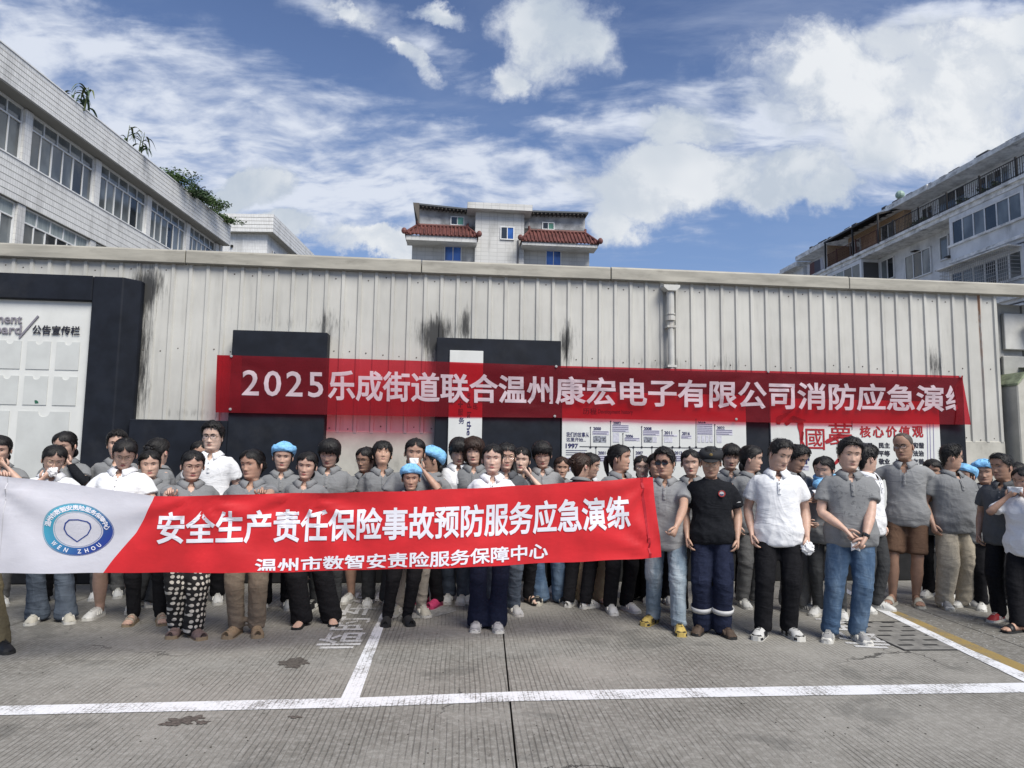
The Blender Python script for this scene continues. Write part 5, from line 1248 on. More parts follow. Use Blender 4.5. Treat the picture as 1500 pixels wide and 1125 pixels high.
NP = [0]
def person(label, px, top, d=None, feet=None, base=None, rz=0, fem=True, g=1.0, skin=1, hy=0, hp=0, hr=0, hair='tied', hc='black', shirt='polo', sc='grey', low='straight', lc='black',
           shoe='trainer', shc=None, shs=None, sh2=None, R_='down', L_='down', glasses=None, cap=None, wide=1.0, mouth=0, hem=.80, toe=12, vneck=1.0, dxf=0, smile=0.0, group='people gathered in the yard'):
    """px, top: where the top of the head is seen; d: forward distance; feet: two seen spots of the feet"""
    NP[0] += 1; rnd = random.Random(NP[0] * 31)
    if feet: F0, F1 = G(*feet[0]), G(*feet[1]); d = d or (F0.y + F1.y) / 2 + .03
    hd = D(px, top, d); S = (hd.z - (.012 if hair in ('short', 'tied', 'bangs', 'bun', 'pony') else 0) - (.025 if cap == 'blue' else 0)) / 1.70
    # leaning the head forward lowers its top a little
    S *= 1 + .012 * abs(hp) / 20.
    rz = rz - .82 * math.degrees(math.atan2(hd.x, d))      # people turn towards the photographer
    base_x = hd.x; root = empty('person', (base_x, d, 0), R(rz), label, 'person', group); XS, YS = (1.15, 1.10) if fem else (1.05, 1.05); root.scale = (S * XS, S * YS, S)
    inv = (Matrix.Translation((base_x, d, 0)) @ Matrix.Rotation(R(rz), 4, 'Z') @ Matrix.Diagonal((S * XS, S * YS, S, 1))).inverted()
    hr = hr or rnd.uniform(-4, 4); hp += rnd.uniform(-3, 4); sk, lp, hm = skinm(skin), lipm(skin if fem else 2), hairm(hc)
    # ---------------------------------------------------------------- stance
    if feet: ft = [inv @ F0, inv @ F1]
    else: sp = rnd.uniform(.085, .12); ft = [Vector((-sp, rnd.uniform(-.05, .03), 0)), Vector((sp, rnd.uniform(-.05, .03), 0))]
    if ft[0].x > ft[1].x: ft = [ft[1], ft[0]]
    for q in ft: q.z = 0
    mid = (ft[0] + ft[1]) / 2
    fdir = []
    for i, s_ in enumerate((-1, 1)):
        a = R(toe + rnd.uniform(-5, 8)) * s_; fdir.append(Vector((math.sin(a), -math.cos(a), 0)))
    legs = []
    for i, s_ in enumerate((-1, 1)):
        hip = Vector((s_ * .088, .0, .885)); ank = ft[i] - fdir[i] * .065 + Vector((0, 0, .075)); kn, an = ik(hip, ank, .415, .41, (s_ * .12, -1, 0)); legs.append((hip, kn, ank))
    # ---------------------------------------------------------------- head rotation
    piv = Vector((0, .015, CHIN + .02)); HR = Matrix.Rotation(R(hy), 3, 'Z') @ Matrix.Rotation(R(hp), 3, 'X') @ Matrix.Rotation(R(hr), 3, 'Y')
    def HT(p, t=1.0):
        w = smooth(-.32, .0, t)
        if w >= 1: return piv + HR @ (p - piv)
        hr_ = Matrix.Rotation(R(hy) * w, 3, 'Z') @ Matrix.Rotation(R(hp) * w, 3, 'X') @ Matrix.Rotation(R(hr) * w, 3, 'Y'); return piv + hr_ @ (p - piv)
    fw = 1.0 + (g - 1) * .45; jw = rnd.uniform(.93, 1.09) * (.93 if fem else 1.02); ew = rnd.uniform(.97, 1.03); nk = rnd.uniform(-.25, .2) - (.22 if fem else 0)
    def HP(t, ph, off=0.0, feat=True):
        p = head_pt(t, ph, off, feat); 
        if t < .45: p.x *= 1 + (fw * jw - 1) * smooth(.45, .1, t)
        p.x *= ew
        if feat and math.cos(ph) > .6 and .2 < t < .5: p.y -= .018 * nk * gs(p.x, .013) * gs(t - .31, .08)
        if feat and math.cos(ph) > .1 and t < .2: p.y -= .004 * nk
        return p
    bm_ = MB(); rows = []
    for z in (.80, .86, .92, 1.0, 1.08, 1.16, 1.22, 1.28, 1.32, 1.345, 1.358):
        w, f, b = torso(z, g, fem); rows.append([Vector((w * math.copysign(abs(math.sin(a)) ** .9, math.sin(a)), (-f if math.cos(a) > 0 else b) * abs(math.cos(a)) ** .9, z)) for a in ANG])
    nt = len(rows)
    for t in TS: rows.append([HT(HP(t, a), t) for a in ANG])
    mi = []; allrows = [None] * nt + TS
    for j in range(len(rows) - 1):
        t = allrows[j + 1] if allrows[j + 1] is not None else -1; t0 = allrows[j] if allrows[j] is not None else -1; tm = (t + t0) / 2
        for i in range(NA):
            a = (ANG[i] + ANG[(i + 1) % NA]) / 2 if i < NA - 1 else R(-90); x = .08 * math.sin(a); ok = abs(a) < R(40)
            lipw = .025 - abs(tm - .187) * .45
            mi.append(1 if ok and .148 < tm < .222 and abs(x) < lipw else 0)
    bm_.grid(rows, mi=0, close_u=True); bm_.m = mi
    bm_.add([HT(Vector((0, .005, CHIN + HH)))] + rows[-1], [(0, 1 + i, 1 + (i + 1) % NA) for i in range(NA)], 0)
    bm_.add(rows[0], [tuple(range(NA - 1, -1, -1))], 0)
    # eyes, brows, ears, mouth line
    for s_ in (-1, 1):
        ph = math.asin(min(1, .031 / .078)); e = HP(.485, ph * s_); e.x = s_ * .031
        bm_.ell(HT(e + Vector((0, .0035, 0))), (.0135, .0065, .0052 if mouth != 9 else .002), 10, 6, HR, 3)
        bm_.ell(HT(e + Vector((0, -.0002 + .0, .0002))), (.0062, .0042, .0052), 8, 6, HR, 4)
        pts = [HT(e + Vector((q * .0155, -.0022 + .0045 * q * q + .002, .0058 * (1 - q * q) - .0008))) for q in (-1, -.5, 0, .5, 1)]; bm_.tube(pts, [.001, .0025, .0030, .0027, .0012], 5, mi=2)
        pts = []
        for q in range(5):
            ax = .014 + q * .008; tt = .562 + .030 * math.sin(q / 4 * 2.4) * (1 if fem else .8); p = HP(tt, math.asin(min(1, ax / .078)) * s_); p.x = s_ * ax; p.y -= .0015; pts.append(HT(p))
        bm_.tube(pts, [(.003, .003), (.0046, .0034), (.0048, .0034), (.004, .003), (.0014, .001)] if not fem else [(.0024, .0024), (.0034, .0026), (.0034, .0026), (.003, .0022), (.001, .001)], 5, mi=2)
        ec = Vector((s_ * .082 * (1 if fw < 1.05 else 1.02), .012, CHIN + .42 * HH)); er = HR @ Matrix.Rotation(R(22) * s_, 3, 'Z') @ Matrix.Rotation(R(-12), 3, 'X')
        bm_.ell(HT(ec), (.008, .017, .031), 10, 8, er, 0); bm_.ell(HT(ec + Vector((s_ * .005, -.002, .002))), (.005, .009, .018), 8, 6, er, 1)
        nn = HP(.275, .1 * s_); bm_.ell(HT(Vector((s_ * .0065, nn.y + .003, CHIN + .262 * HH))), (.003, .004, .002), 6, 4, HR, 5)
    pts = []
    for q in np.linspace(-1, 1, 7): p = HP(.186, q * .30); p.y -= .0005; p.z += (.006 * smile) * q * q; pts.append(HT(p))
    bm_.tube(pts, [.0006, .0012, .0014, .0014, .0014, .0012, .0006], 4, mi=5)
    # ---------------------------------------------------------------- arms
    arms = []
    for s_, pose in ((-1, R_), (1, L_)):
        sx = (.160 if not fem else .142) * (1 + (g - 1) * .5); Sh = Vector((s_ * sx, .012, 1.338)); hint = Vector((s_ * .5, .55, -.4)); dv = Vector((0, -.1, -1)); th = Vector((-s_ * .25, -1, 0)); cu = .42
        tgt = None
        if isinstance(pose, tuple): pose, tgt = pose[0], pose[1]
        if pose == 'down': Wt = Vector((s_ * (sx + .048 + (g - 1) * .14), -.035 + rnd.uniform(-.03, .02), .862)); hint = Vector((s_ * .35, 1, 0)); dv = Vector((-s_ * .05, -.12, -1))
        elif pose == 'clasp': Wt = Vector((-.080 if s_ < 0 else .050, -.19 - .03 * s_ - (g - 1) * .3, .905 - .035 * s_)); dv = Vector((-s_ * .55, -.08, -.8)); th = Vector((-s_ * .5, -.3, .7)); hint = Vector((s_ * 1, .8, 0))
        elif pose == 'behind': Wt = Vector((s_ * .07, .17, .95)); dv = Vector((-s_ * .8, .1, -.4)); th = Vector((0, .3, 1)); hint = Vector((s_ * 1, .4, 0))
        elif pose == 'mouth':
            mth = HT(HP(.10, 0)); Wt = mth + Vector((s_ * .085, -.055, -.075)); dv = Vector((-s_ * .75, .12, .65)); th = Vector((s_ * .0, -.35, .9)); hint = Vector((s_ * .75, -.25, -1)); cu = .28
        elif pose == 'phone': Wt = Vector((s_ * .10, -.25, 1.13)); dv = Vector((-s_ * .6, -.55, .35)); th = Vector((-s_ * .1, .3, 1)); hint = Vector((s_ * .7, .3, -1)); cu = .5
        elif pose == 'bent': Wt = Vector((s_ * .13, -.22, 1.0)); dv = Vector((-s_ * .6, -.5, -.1)); th = Vector((0, -.1, 1)); hint = Vector((s_ * .9, .5, -.6))
        elif pose == 'reach': Wt = Vector((s_ * .60, .02, 1.24)); dv = Vector((s_, -.1, -.1)); th = Vector((0, -1, .2)); hint = Vector((0, .2, -1))
        elif pose == 'top':      # hand closed over the upper edge of the cloth banner
            Wt = inv @ tgt; dv = inv.to_3x3() @ Vector((0, -.22, .95)); th = Vector((-s_, -.05, .15)); hint = Vector((s_ * .9, .35, -.9)); cu = .95
        elif pose == 'grip':
            Wt = inv @ tgt; dv = inv.to_3x3() @ Vector((-.42, -.12, -.85)); th = Vector((-s_ * .3, -.8, .2)); hint = Vector((s_ * 1, .35, 0)); cu = .8
        L1, L2 = (.272, .238) if fem else (.285, .250)
        if pose == 'grip': L1, L2 = L1 * 1.06, L2 * 1.06
        E, Wt = ik(Sh, Wt, L1, L2, hint); th = (th - dv.normalized() * th.dot(dv.normalized())).normalized()
        u = (Wt - E).normalized(); dvn = (u * .35 + dv.normalized() * .65).normalized() if pose != 'top' else dv.normalized(); k = (.80 if fem else .93) * (1 + (g - 1) * .5)
        side_ = th
        pts = [Sh + Vector((-s_ * .05, 0, -.01)), Sh, Sh.lerp(E, .3), Sh.lerp(E, .65), Sh.lerp(E, .92), E.lerp(Wt, .08), E.lerp(Wt, .3), E.lerp(Wt, .65), E.lerp(Wt, .93), Wt, Wt + dvn * .035, Wt + dvn * .07, Wt + dvn * .092]
        rr = [.028 * k, .032 * k, .038 * k, .042 * k, .040 * k, .040 * k, .042 * k, .034 * k, (.027 * k, .022 * k), (.027 * k, .020 * k), (.033 * k, .019 * k), (.038 * k, .016 * k), (.034 * k, .011 * k)]
        # interpolate the reference axis from a neutral one to the thumb axis by using the thumb axis throughout
        bm_.tube(pts, rr, 12, side=side_, mi=0); hand_into(bm_, Wt, dvn, th, s_, cu, .96 if not fem else .86)
        arms.append((Sh, E, Wt, dvn, th))
    # ---------------------------------------------------------------- legs and feet (skin)
    for i in range(2):
        hip, kn, an = legs[i]
        k = (1 + (g - 1) * .5)
        bm_.tube([hip + Vector((0, 0, .0)), hip.lerp(kn, .35), hip.lerp(kn, .9), kn, kn.lerp(an, .15), kn.lerp(an, .38), kn.lerp(an, .75), an + Vector((0, 0, .03)), an - Vector((0, 0, .03))], [.078 * k, .074 * k, .056 * k, .053 * k, .050 * k, .055 * k, .040 * k, .034 * k, .033 * k], 12)
        foot_loft(bm_, ft[i] , fdir[i], FSEC, .022 if shoe in ('slide', 'sandal', 'flipflop') else .014, 0.0, .96 if shoe in ('slide', 'sandal', 'flipflop') else (.78 if shoe == 'flat' else .85), 10)
        if shoe in ('slide', 'sandal', 'flipflop'):
            s2 = Vector((-fdir[i].y, fdir[i].x, 0))
            for q in range(5):
                x = (-.030 + q * .0155) * (1 if i == 0 else -1) ; big = q == (4 if True else 0); r_ = .0125 if big else .008
                bm_.ell(ft[i] + fdir[i] * (.118 - abs(q - 3.4) * .006) + s2 * x + Vector((0, 0, .022 + r_)), (r_, r_ * 1.6, r_), 8, 6, Matrix.Rotation(math.atan2(fdir[i].x, -fdir[i].y), 3, 'Z'), 0)
    body = bm_.build('body', [sk, lp, hm, M_EYE, M_IRIS, M_LASH], root, smooth=True)
    # ---------------------------------------------------------------- hair
    if hair: build_hair(root, hair, hm, HP, HT, HR, rnd, cap)
    if cap == 'blue':
        rows = []; nph = 48
        for j in range(16):
            v = j / 15; row = []
            for i in range(nph):
                ph = 2 * math.pi * i / nph; c = math.cos(ph); t0 = .72 + .14 * (c - 1) if c > 0 else .58 + .34 * c; t = t0 + (.999 - t0) * v
                off = .010 + .020 * math.sin(math.pi * min(1, v * 1.3 + .02)) ** .7 + .012 * v
                if c < 0: off += .014 * (-c) * math.sin(math.pi * v)
                off += .014 * mnoise.noise(Vector((math.cos(ph) * 2.6, math.sin(ph) * 2.6, v * 2.5 + NP[0]))) + .007 * mnoise.noise(Vector((math.cos(ph) * 8, math.sin(ph) * 8, v * 7 + NP[0]))) + .003 * math.sin(ph * 24) * (1 - v) ** 3
                row.append(HT(HP(t, ph, max(off, .004), False)))
            rows.append(row)
        m = MB(); m.grid(rows, close_u=True); m.add([rows[-1][i] for i in range(nph)], [tuple(range(nph))]); m.build('cap', M_BLUECAP, root, smooth=True)
    if cap == 'black':
        rows = []; nph = 40
        for j in range(12):
            v = j / 11; rows.append([HT(HP((.66 if math.cos(2 * math.pi * i / nph) > 0 else .66 + .12 * math.cos(2 * math.pi * i / nph)) * (1 - v) + .999 * v, 2 * math.pi * i / nph, .012 + .018 * math.sin(math.pi * min(1, v * 1.1 + .1)), False)) for i in range(nph)])
        mc = mat('black_cap_cloth', (.014, .015, .018), .8, bump=.2, bs=200)
        m = MB(); m.grid(rows, close_u=True); m.add(rows[-1], [tuple(range(nph))]); cp = m.build('cap', mc, root, smooth=True)
        P = []
        for k in range(5):
            P.append([HT(Vector((.075 * math.sin(a), -.088 * math.cos(a) - .012 - .065 * k / 4 * math.cos(a * 1.25) ** .5, CHIN + .675 * HH - .012 * k / 4 + .010 * math.cos(a * 1.3)))) for a in np.linspace(-1.15, 1.15, 13)])
        m = MB(); m.grid(P); o = m.build('brim', mc, cp, smooth=True); o.modifiers.new('t', 'SOLIDIFY').thickness = .004
        pc = HP(.80, .04, .027, False); m = MB(); m.ell(HT(pc), (.016, .006, .018), 10, 6, HR); m.build('badge', mat('gold_badge', (.20, .14, .05), .5, var=.4, vs=90), cp)
    if glasses:
        rim = M_BLKRIM if glasses in ('black', 'sun') else M_GOLD; rr = .0019 if glasses in ('black', 'sun') else .0012; m = MB(); yl = HP(.44, 0).y + .004
        ln = MB(); rx_, rz_ = (.0265, .019) if glasses != 'sun' else (.029, .021)
        for s_ in (-1, 1):
            c = Vector((s_ * .0325, yl - .004, CHIN + .475 * HH)); lp_ = [HT(c + Vector((rx_ * math.copysign(abs(math.cos(a)) ** .7, math.cos(a)), .006 * (math.cos(a) * s_) ** 2 * (1 if math.cos(a) * s_ > 0 else 0), rz_ * math.copysign(abs(math.sin(a)) ** .75, math.sin(a))))) for a in np.linspace(0, 2 * math.pi, 17)]
            m.tube(lp_, rr, 4, caps=False)
            ln.add(lp_[:-1], [tuple(range(16))])
            m.tube([HT(c + Vector((s_ * rx_, .006, .004))), HT(Vector((s_ * .070, -.03, CHIN + .50 * HH))), HT(Vector((s_ * .078, .015, CHIN + .50 * HH)))], rr, 4)
        m.tube([HT(Vector((-.007, yl - .004, CHIN + .49 * HH))), HT(Vector((0, yl - .007, CHIN + .50 * HH))), HT(Vector((.007, yl - .004, CHIN + .49 * HH)))], rr, 4)
        gl = m.build('glasses', rim, root); ln.build('lenses', M_SUNG if glasses == 'sun' else M_LENS, gl)
    # ---------------------------------------------------------------- upper garment
    smat = {'grey': GREY, 'grey2': GREY2, 'greyd': GREYD, 'greyb': GREYB, 'white': WHITE, 'black': BLACK, 'wet': wet}[sc]()
    m = MB(); zs_ = [hem - .03, hem - .01, hem + .04, .90, .96, 1.03, 1.10, 1.16, 1.21, 1.26, 1.30, 1.325, 1.345, 1.362, 1.378, 1.39, 1.402]; rws = []
    for z in zs_:
        zz = max(z, .82); w, f, b = torso(zz, g, fem, .015 + (.008 if z < 1.0 else .002)); 
        if z < .95: w += .008; f += .008; b += .006
        if z == zs_[0]: w *= .9; f *= .9; b *= .9
        if z > 1.38: w -= .010; f -= .008; b -= .006
        rws.append(ring(w, f, b, z, 32))
    m.grid(rws, close_u=True); m.add(rws[0], [tuple(range(31, -1, -1))]); m.add(rws[-1], [tuple(range(32))])
    for i, s_ in enumerate((-1, 1)):
        Sh, E, Wt, dvn, th = arms[i]; k = (.90 if fem else 1.0) * (1 + (g - 1) * .6)
        if shirt == 'long':
            m.tube([Sh + Vector((-s_ * .09, 0, -.02)), Sh + Vector((s_ * .0, 0, -.004)), Sh.lerp(E, .5), E, E.lerp(Wt, .5), E.lerp(Wt, .92)], [.04 * k, .050 * k, .062 * k, .055 * k, .05 * k, .042 * k], 16)
        else:
            ln_ = .66 if shirt == 'polo' else .72
            m.tube([Sh + Vector((-s_ * .09, 0, -.02)), Sh + Vector((-s_ * .01, 0, -.006)), Sh.lerp(E, .22), Sh.lerp(E, .45), Sh.lerp(E, ln_)], [.040 * k, .047 * k, .058 * k, .064 * k, .069 * k], 16)
    sh = m.build('shirt', smat, root); md = sh.modifiers.new('remesh', 'REMESH'); md.mode = 'VOXEL'; md.voxel_size = .0135; sm = sh.modifiers.new('smooth', 'SMOOTH'); sm.factor = .5; sm.iterations = 4
    BAKE.append((sh, 'shirt', dict(v=vneck if shirt == 'polo' else 0.0, seed=NP[0] * 3.7, crew=shirt != 'polo', hem=hem)))
    if shirt in ('polo',):
        n = 25; r0 = []; r1 = []; r2 = []; r3 = []
        for q in range(n):
            a = R(13 + (334) * q / (n - 1)); c_ = math.cos(a); s1 = math.sin(a); fr = max(0, c_) ** 2; ends = max(0, 1 - min(q, n - 1 - q) / 2.5)
            z0 = 1.416 - .024 * fr + .014 * max(0, -c_)
            e = lambda w, f, b: (w * s1, (-f * c_ if c_ > 0 else -b * c_) + .004)
            x, y = e(.060, .060, .066); r0.append(Vector((x, y, z0 - .02))); x, y = e(.061, .064, .069); r1.append(Vector((x, y, z0 + .010)))
            x, y = e(.074, .082, .084); r2.append(Vector((x, y, z0 + .008))); x, y = e(.110, .108 + .004 * ends, .112); 
            r3.append(Vector((x * (1 + .35 * ends), y - .004 * ends, z0 - .024 - .024 * ends - .006 * fr)))
        m = MB(); m.grid([r0, r1, r2, r3]); o = m.build('collar', smat, root, smooth=True); sd = o.modifiers.new('t', 'SOLIDIFY'); sd.thickness = .0035; sd.offset = 1
        m = MB(); P = []
        zt4 = 1.362 - .035 * vneck
        for z in np.linspace(zt4, zt4 - .11, 8):
            f = torso(z, g, fem, .0275)[1]; P.append([Vector((x, -f - .001 + abs(x) * .25, z)) for x in (-.014, 0, .014)])
        m.grid(P); o = m.build('placket', smat, root); sd = o.modifiers.new('t', 'SOLIDIFY'); sd.thickness = .003; sd.offset = 1
        for q in range(2):
            z = zt4 - .02 - q * .05; f = torso(z, g, fem, .0275)[1]; m = MB(); m.tube([(0, -f - .002, z), (0, -f - .0065, z)], .0055, 8); m.build('button', M_BUTTON, root)
    else:
        P = [[Vector((w * math.sin(a), (-f if math.cos(a) > 0 else b) * abs(math.cos(a)) + .004, z - .016 * max(0, math.cos(a)) ** 2 + .008 * max(0, -math.cos(a)))) for a in np.linspace(0, 2 * math.pi, 29)[:-1]] for w, f, b, z in ((.060, .058, .066, 1.398), (.066, .066, .072, 1.404), (.076, .078, .082, 1.392))]
        m = MB(); m.grid(P, close_u=True); o = m.build('neckband', smat, root, smooth=True); o.modifiers.new('t', 'SOLIDIFY').thickness = .003
    # ---------------------------------------------------------------- lower garment
    if lc == 'polka': lm = polka()
    elif lc in JEAN: lm = JEAN[lc]()
    else: lm = TR[lc]()
    wide = .95 + (wide - 1) * .35
    prof = {'slim': [(0, .078), (.3, .078), (.5, .066), (.72, .058), (1, .048)], 'straight': [(0, .080), (.3, .082), (.5, .072), (.72, .068), (1, .062)], 'wide': [(0, .080), (.3, .086), (.5, .090), (.72, .090), (1, .094)],
            'flare': [(0, .080), (.3, .080), (.5, .068), (.72, .074), (1, .092)], 'baggy': [(0, .082), (.3, .092), (.5, .086), (.72, .082), (1, .076)], 'taper': [(0, .096), (.3, .094), (.5, .082), (.72, .072), (1, .052)], 'shorts': [(0, .080), (.25, .084), (.46, .086)], 'hot': [(0, .080), (.26, .082)]}[low]
    m = MB(); rws = []
    for z in (.80, .83, .88, .93, .98, 1.02):
        w, f, b = torso(max(z, .84), g, fem, .006 + (.006 if z < .88 else -.004)); 
        if z < .82: w *= .8; f *= .8; b *= .8
        rws.append(ring(w, f, b, z, 28))
    m.grid(rws, close_u=True); m.add(rws[0], [tuple(range(27, -1, -1))]); m.add(rws[-1], [tuple(range(28))])
    for i in range(2):
        hip, kn, an = legs[i]; low_end = an + Vector((0, 0, -.045 if low in ('wide', 'flare', 'baggy') else -.02)); pts = []; rd = []
        for u, r in prof:
            for uu, rr in ((u, r),):
                p = hip.lerp(kn, uu / .5) if uu <= .5 else kn.lerp(low_end, (uu - .5) / .5); pts.append(p); rd.append(r * (1 + (g - 1) * .5 * (1 - uu)) * (.97 if fem and low != 'wide' else 1.0) * wide)
        P2 = []; R2 = []
        for q in range(len(pts) - 1):
            for e_ in range(3): P2.append(pts[q].lerp(pts[q + 1], e_ / 3)); R2.append(rd[q] + (rd[q + 1] - rd[q]) * e_ / 3)
        P2.append(pts[-1]); R2.append(rd[-1]); P2 = [hip + Vector((0, 0, .04))] + P2; R2 = [rd[0] * .8] + R2
        sgn = -1 if i == 0 else 1
        for q in range(len(P2)):     # keep the inner sides of the legs apart
            if q > 5: P2[q] = P2[q] + Vector((0, 0, 0))
        m.tube(P2, R2, 18)
    tr = m.build('shorts' if low in ('shorts', 'hot') else 'trousers', lm, root); md = tr.modifiers.new('remesh', 'REMESH'); md.mode = 'VOXEL'; md.voxel_size = .0145; sm = tr.modifiers.new('smooth', 'SMOOTH'); sm.factor = .5; sm.iterations = 3
    BAKE.append((tr, 'trousers', dict(seed=NP[0] * 5.1, kz=legs[0][1].z, soft=low in ('shorts', 'hot'), amp=1.3 if low in ('baggy', 'taper') or lc in JEAN else 1.0)))
    # ---------------------------------------------------------------- shoes
    col = shc or mat('white_shoe', (.55, .55, .53), .5, var=.08, vs=20)
    for i in range(2): make_shoe(root, ft[i], fdir[i], shoe, col, shs or (M_SOLEW if shoe not in ('flat',) else M_SOLEB), sh2)
    return dict(root=root, inv=inv, arms=arms, HT=HT, HP=HP, HR=HR, S=S, legs=legs, ft=ft, g=g, fem=fem)

def build_hair(root, style, hm, HP, HT, HR, rnd, cap):
    n = 44; male = style in ('short', 'buzz', 'bald', 'crew'); sd = rnd.uniform(0, 50)
    if style == 'short': HL = [(0, .80), (30, .79), (48, .70), (60, .56), (75, .50), (88, .40), (96, .52), (112, .50), (125, .25), (150, .08), (180, .04)]; TH = [(0, .026), (60, .018), (90, .010), (130, .012), (180, .014)]
    elif style == 'crew': HL = [(0, .82), (30, .82), (48, .73), (60, .60), (75, .52), (88, .46), (96, .55), (112, .50), (125, .28), (150, .12), (180, .08)]; TH = [(0, .014), (60, .008), (90, .004), (130, .005), (180, .007)]
    elif style == 'buzz': HL = [(0, .88), (25, .89), (40, .78), (60, .66), (75, .54), (88, .48), (96, .55), (112, .50), (125, .30), (150, .12), (180, .08)]; TH = [(0, .004), (90, .003), (180, .004)]
    elif style in ('bangs', 'bangslong'): HL = [(0, .64), (35, .63), (48, .56), (60, .48), (78, .36), (90, .30), (105, .22), (125, .10), (150, .02), (180, -.02)]; TH = [(0, .016), (60, .014), (90, .012), (130, .018), (180, .022)]
    elif style == 'bob': HL = [(0, .64), (30, .62), (44, .50), (56, .22), (75, .02), (90, -.04), (120, -.08), (180, -.12)]; TH = [(0, .02), (50, .024), (90, .026), (180, .028)]
    else: HL = [(0, .80), (20, .79), (38, .75), (52, .66), (66, .56), (80, .50), (94, .46), (104, .44), (118, .20), (145, .04), (180, 0.0)]; TH = [(0, .005), (60, .0065), (90, .007), (130, .012), (180, .017)]
    rows = []; nv = 15
    for j in range(nv):
        v = j / (nv - 1); row = []
        for i in range(n):
            ph = 2 * math.pi * i / n; a = abs(math.degrees(math.atan2(math.sin(ph), math.cos(ph)))); t0 = interp(HL, a)
            if style in ('bangs', 'bob', 'bangslong') and a < 50: t0 += .02 * math.sin(ph * 31 + sd)
            t = t0 + (.999 - t0) * v; th = interp(TH, a)
            prof = math.sin(math.pi / 2 * min(1, v * 3.2 + .08)) if style != 'bangs' else min(1, .5 + v * 3)
            nz = mnoise.noise(Vector((math.sin(ph) * 4 + sd, math.cos(ph) * 4, v * 4)))
            off = -.002 + th * prof * (1 + .25 * nz) + (.006 * v if style in ('short', 'bangs', 'bob') else .002 * v)
            if style == 'short': off += .004 * mnoise.noise(Vector((math.sin(ph) * 14 + sd, math.cos(ph) * 14, v * 14)))
            if not male and a < 14: off -= .004 * (1 - a / 14)      # parting
            row.append(HT(HP(t, ph, off, False), t))
        rows.append(row)
    m = MB(); m.grid(rows, close_u=True); m.add(rows[-1], [tuple(range(n))])
    if style in ('bun', 'highbun'):
        z = .62 if style == 'highbun' else .40; c = Vector((0, .125, CHIN + z * HH)); m.ell(HT(c), (.042, .034, .040), 14, 10, HR)
        for q in range(7): a = q * .9; m.tube([HT(c + Vector((.03 * math.cos(a), .01, .03 * math.sin(a)))), HT(c + Vector((.045 * math.cos(a + .5), .02, .045 * math.sin(a + .5)))), HT(c + Vector((.055 * math.cos(a + .9), .005, .052 * math.sin(a + .9))))], [.012, .009, .003], 5)
    if style in ('tied', 'bangs'):
        c = Vector((0, .085, CHIN + .14 * HH)); m.ell(HT(c), (.066, .034, .060), 14, 10, HR)
    if style == 'pony':
        zz = .55 if style == 'pony' else .25; c = Vector((0, .098, CHIN + zz * HH))
        pts = [HT(c), HT(c + Vector((0, .035, -.01))), HT(c + Vector((.01, .05, -.06))), HT(c + Vector((.015, .045, -.14))), HT(c + Vector((.02, .035, -.22)))]
        if style != 'pony': pts = pts[:4]
        m.tube(pts, [.022, .026, .027, .022, .006][:len(pts)], 10)
    if style in ('long', 'bangslong'):
        for sg in (-1, 1):
            P = [HT(HP(.55, R(100) * sg, .012, False)), HT(HP(.25, R(108) * sg, .020, False)), Vector((sg * .085, .03, CHIN - .03)), Vector((sg * .10, -.02, CHIN - .12)), Vector((sg * .095, -.075, CHIN - .22)), Vector((sg * .09, -.095, CHIN - .30))]
            m.tube(P, [(.014, .02), (.024, .028), (.028, .034), (.028, .034), (.026, .028), (.010, .014)], 10)
        m.tube([HT(Vector((0, .09, CHIN + .3 * HH))), Vector((0, .09, CHIN - .05)), Vector((0, .12, CHIN - .16)), Vector((0, .12, CHIN - .30))], [(.06, .03), (.075, .03), (.09, .025), (.05, .01)], 12, side=(1, 0, 0))
    # locks of hair laid over the shell
    vs = []; fs = []; c0 = Vector((0, .01, CHIN + .5 * HH)); cnt = 520 if style not in ('buzz',) else 0
    for q in range(cnt):
        ph = rnd.uniform(-math.pi, math.pi); a = abs(math.degrees(ph)); t0 = interp(HL, a); v = rnd.random() ** 1.3; t = t0 + (.985 - t0) * v; th = interp(TH, a) * math.sin(math.pi / 2 * min(1, v * 3.2 + .08)); sg = 1 if ph > 0 else -1
        up = .0015 + rnd.random() * .004
        if style in ('short', 'crew'): dt = -.035 - .05 * rnd.random(); dp = rnd.uniform(-.16, .16) + (.12 * sg if a < 60 else 0); up += .004 * rnd.random()
        elif style in ('bangs', 'bob', 'bangslong') and a < 62: dt = -.07 - .06 * rnd.random(); dp = rnd.uniform(-.05, .05); t = max(t, t0 + .03)
        elif style == 'bob' or style in ('long', 'bangslong'): dt = -.11; dp = rnd.uniform(-.05, .05)
        else: dt = (.42 - t) * .30; dp = sg * (.26 + .12 * rnd.random()) if a < 150 else sg * .02; up *= .4
        pts = []
        for k in range(4):
            u = k / 3; pts.append(HT(HP(min(.99, t + dt * u), ph + dp * u, th + up + .003 * math.sin(math.pi * u), False)))
        w = .0022 + rnd.random() * .0022; k0 = len(vs)
        for k in range(4):
            d_ = pts[min(3, k + 1)] - pts[max(0, k - 1)]; nrm = pts[k] - HT(c0); sd_ = d_.cross(nrm); sd_ = sd_.normalized() * w * (1, 1, .8, .25)[k] if sd_.length > 1e-9 else Vector((w, 0, 0)); vs += [pts[k] - sd_, pts[k] + sd_]
        fs += [(k0 + 2 * k, k0 + 2 * k + 1, k0 + 2 * k + 3, k0 + 2 * k + 2) for k in range(3)]
    if vs: m.add(vs, fs)
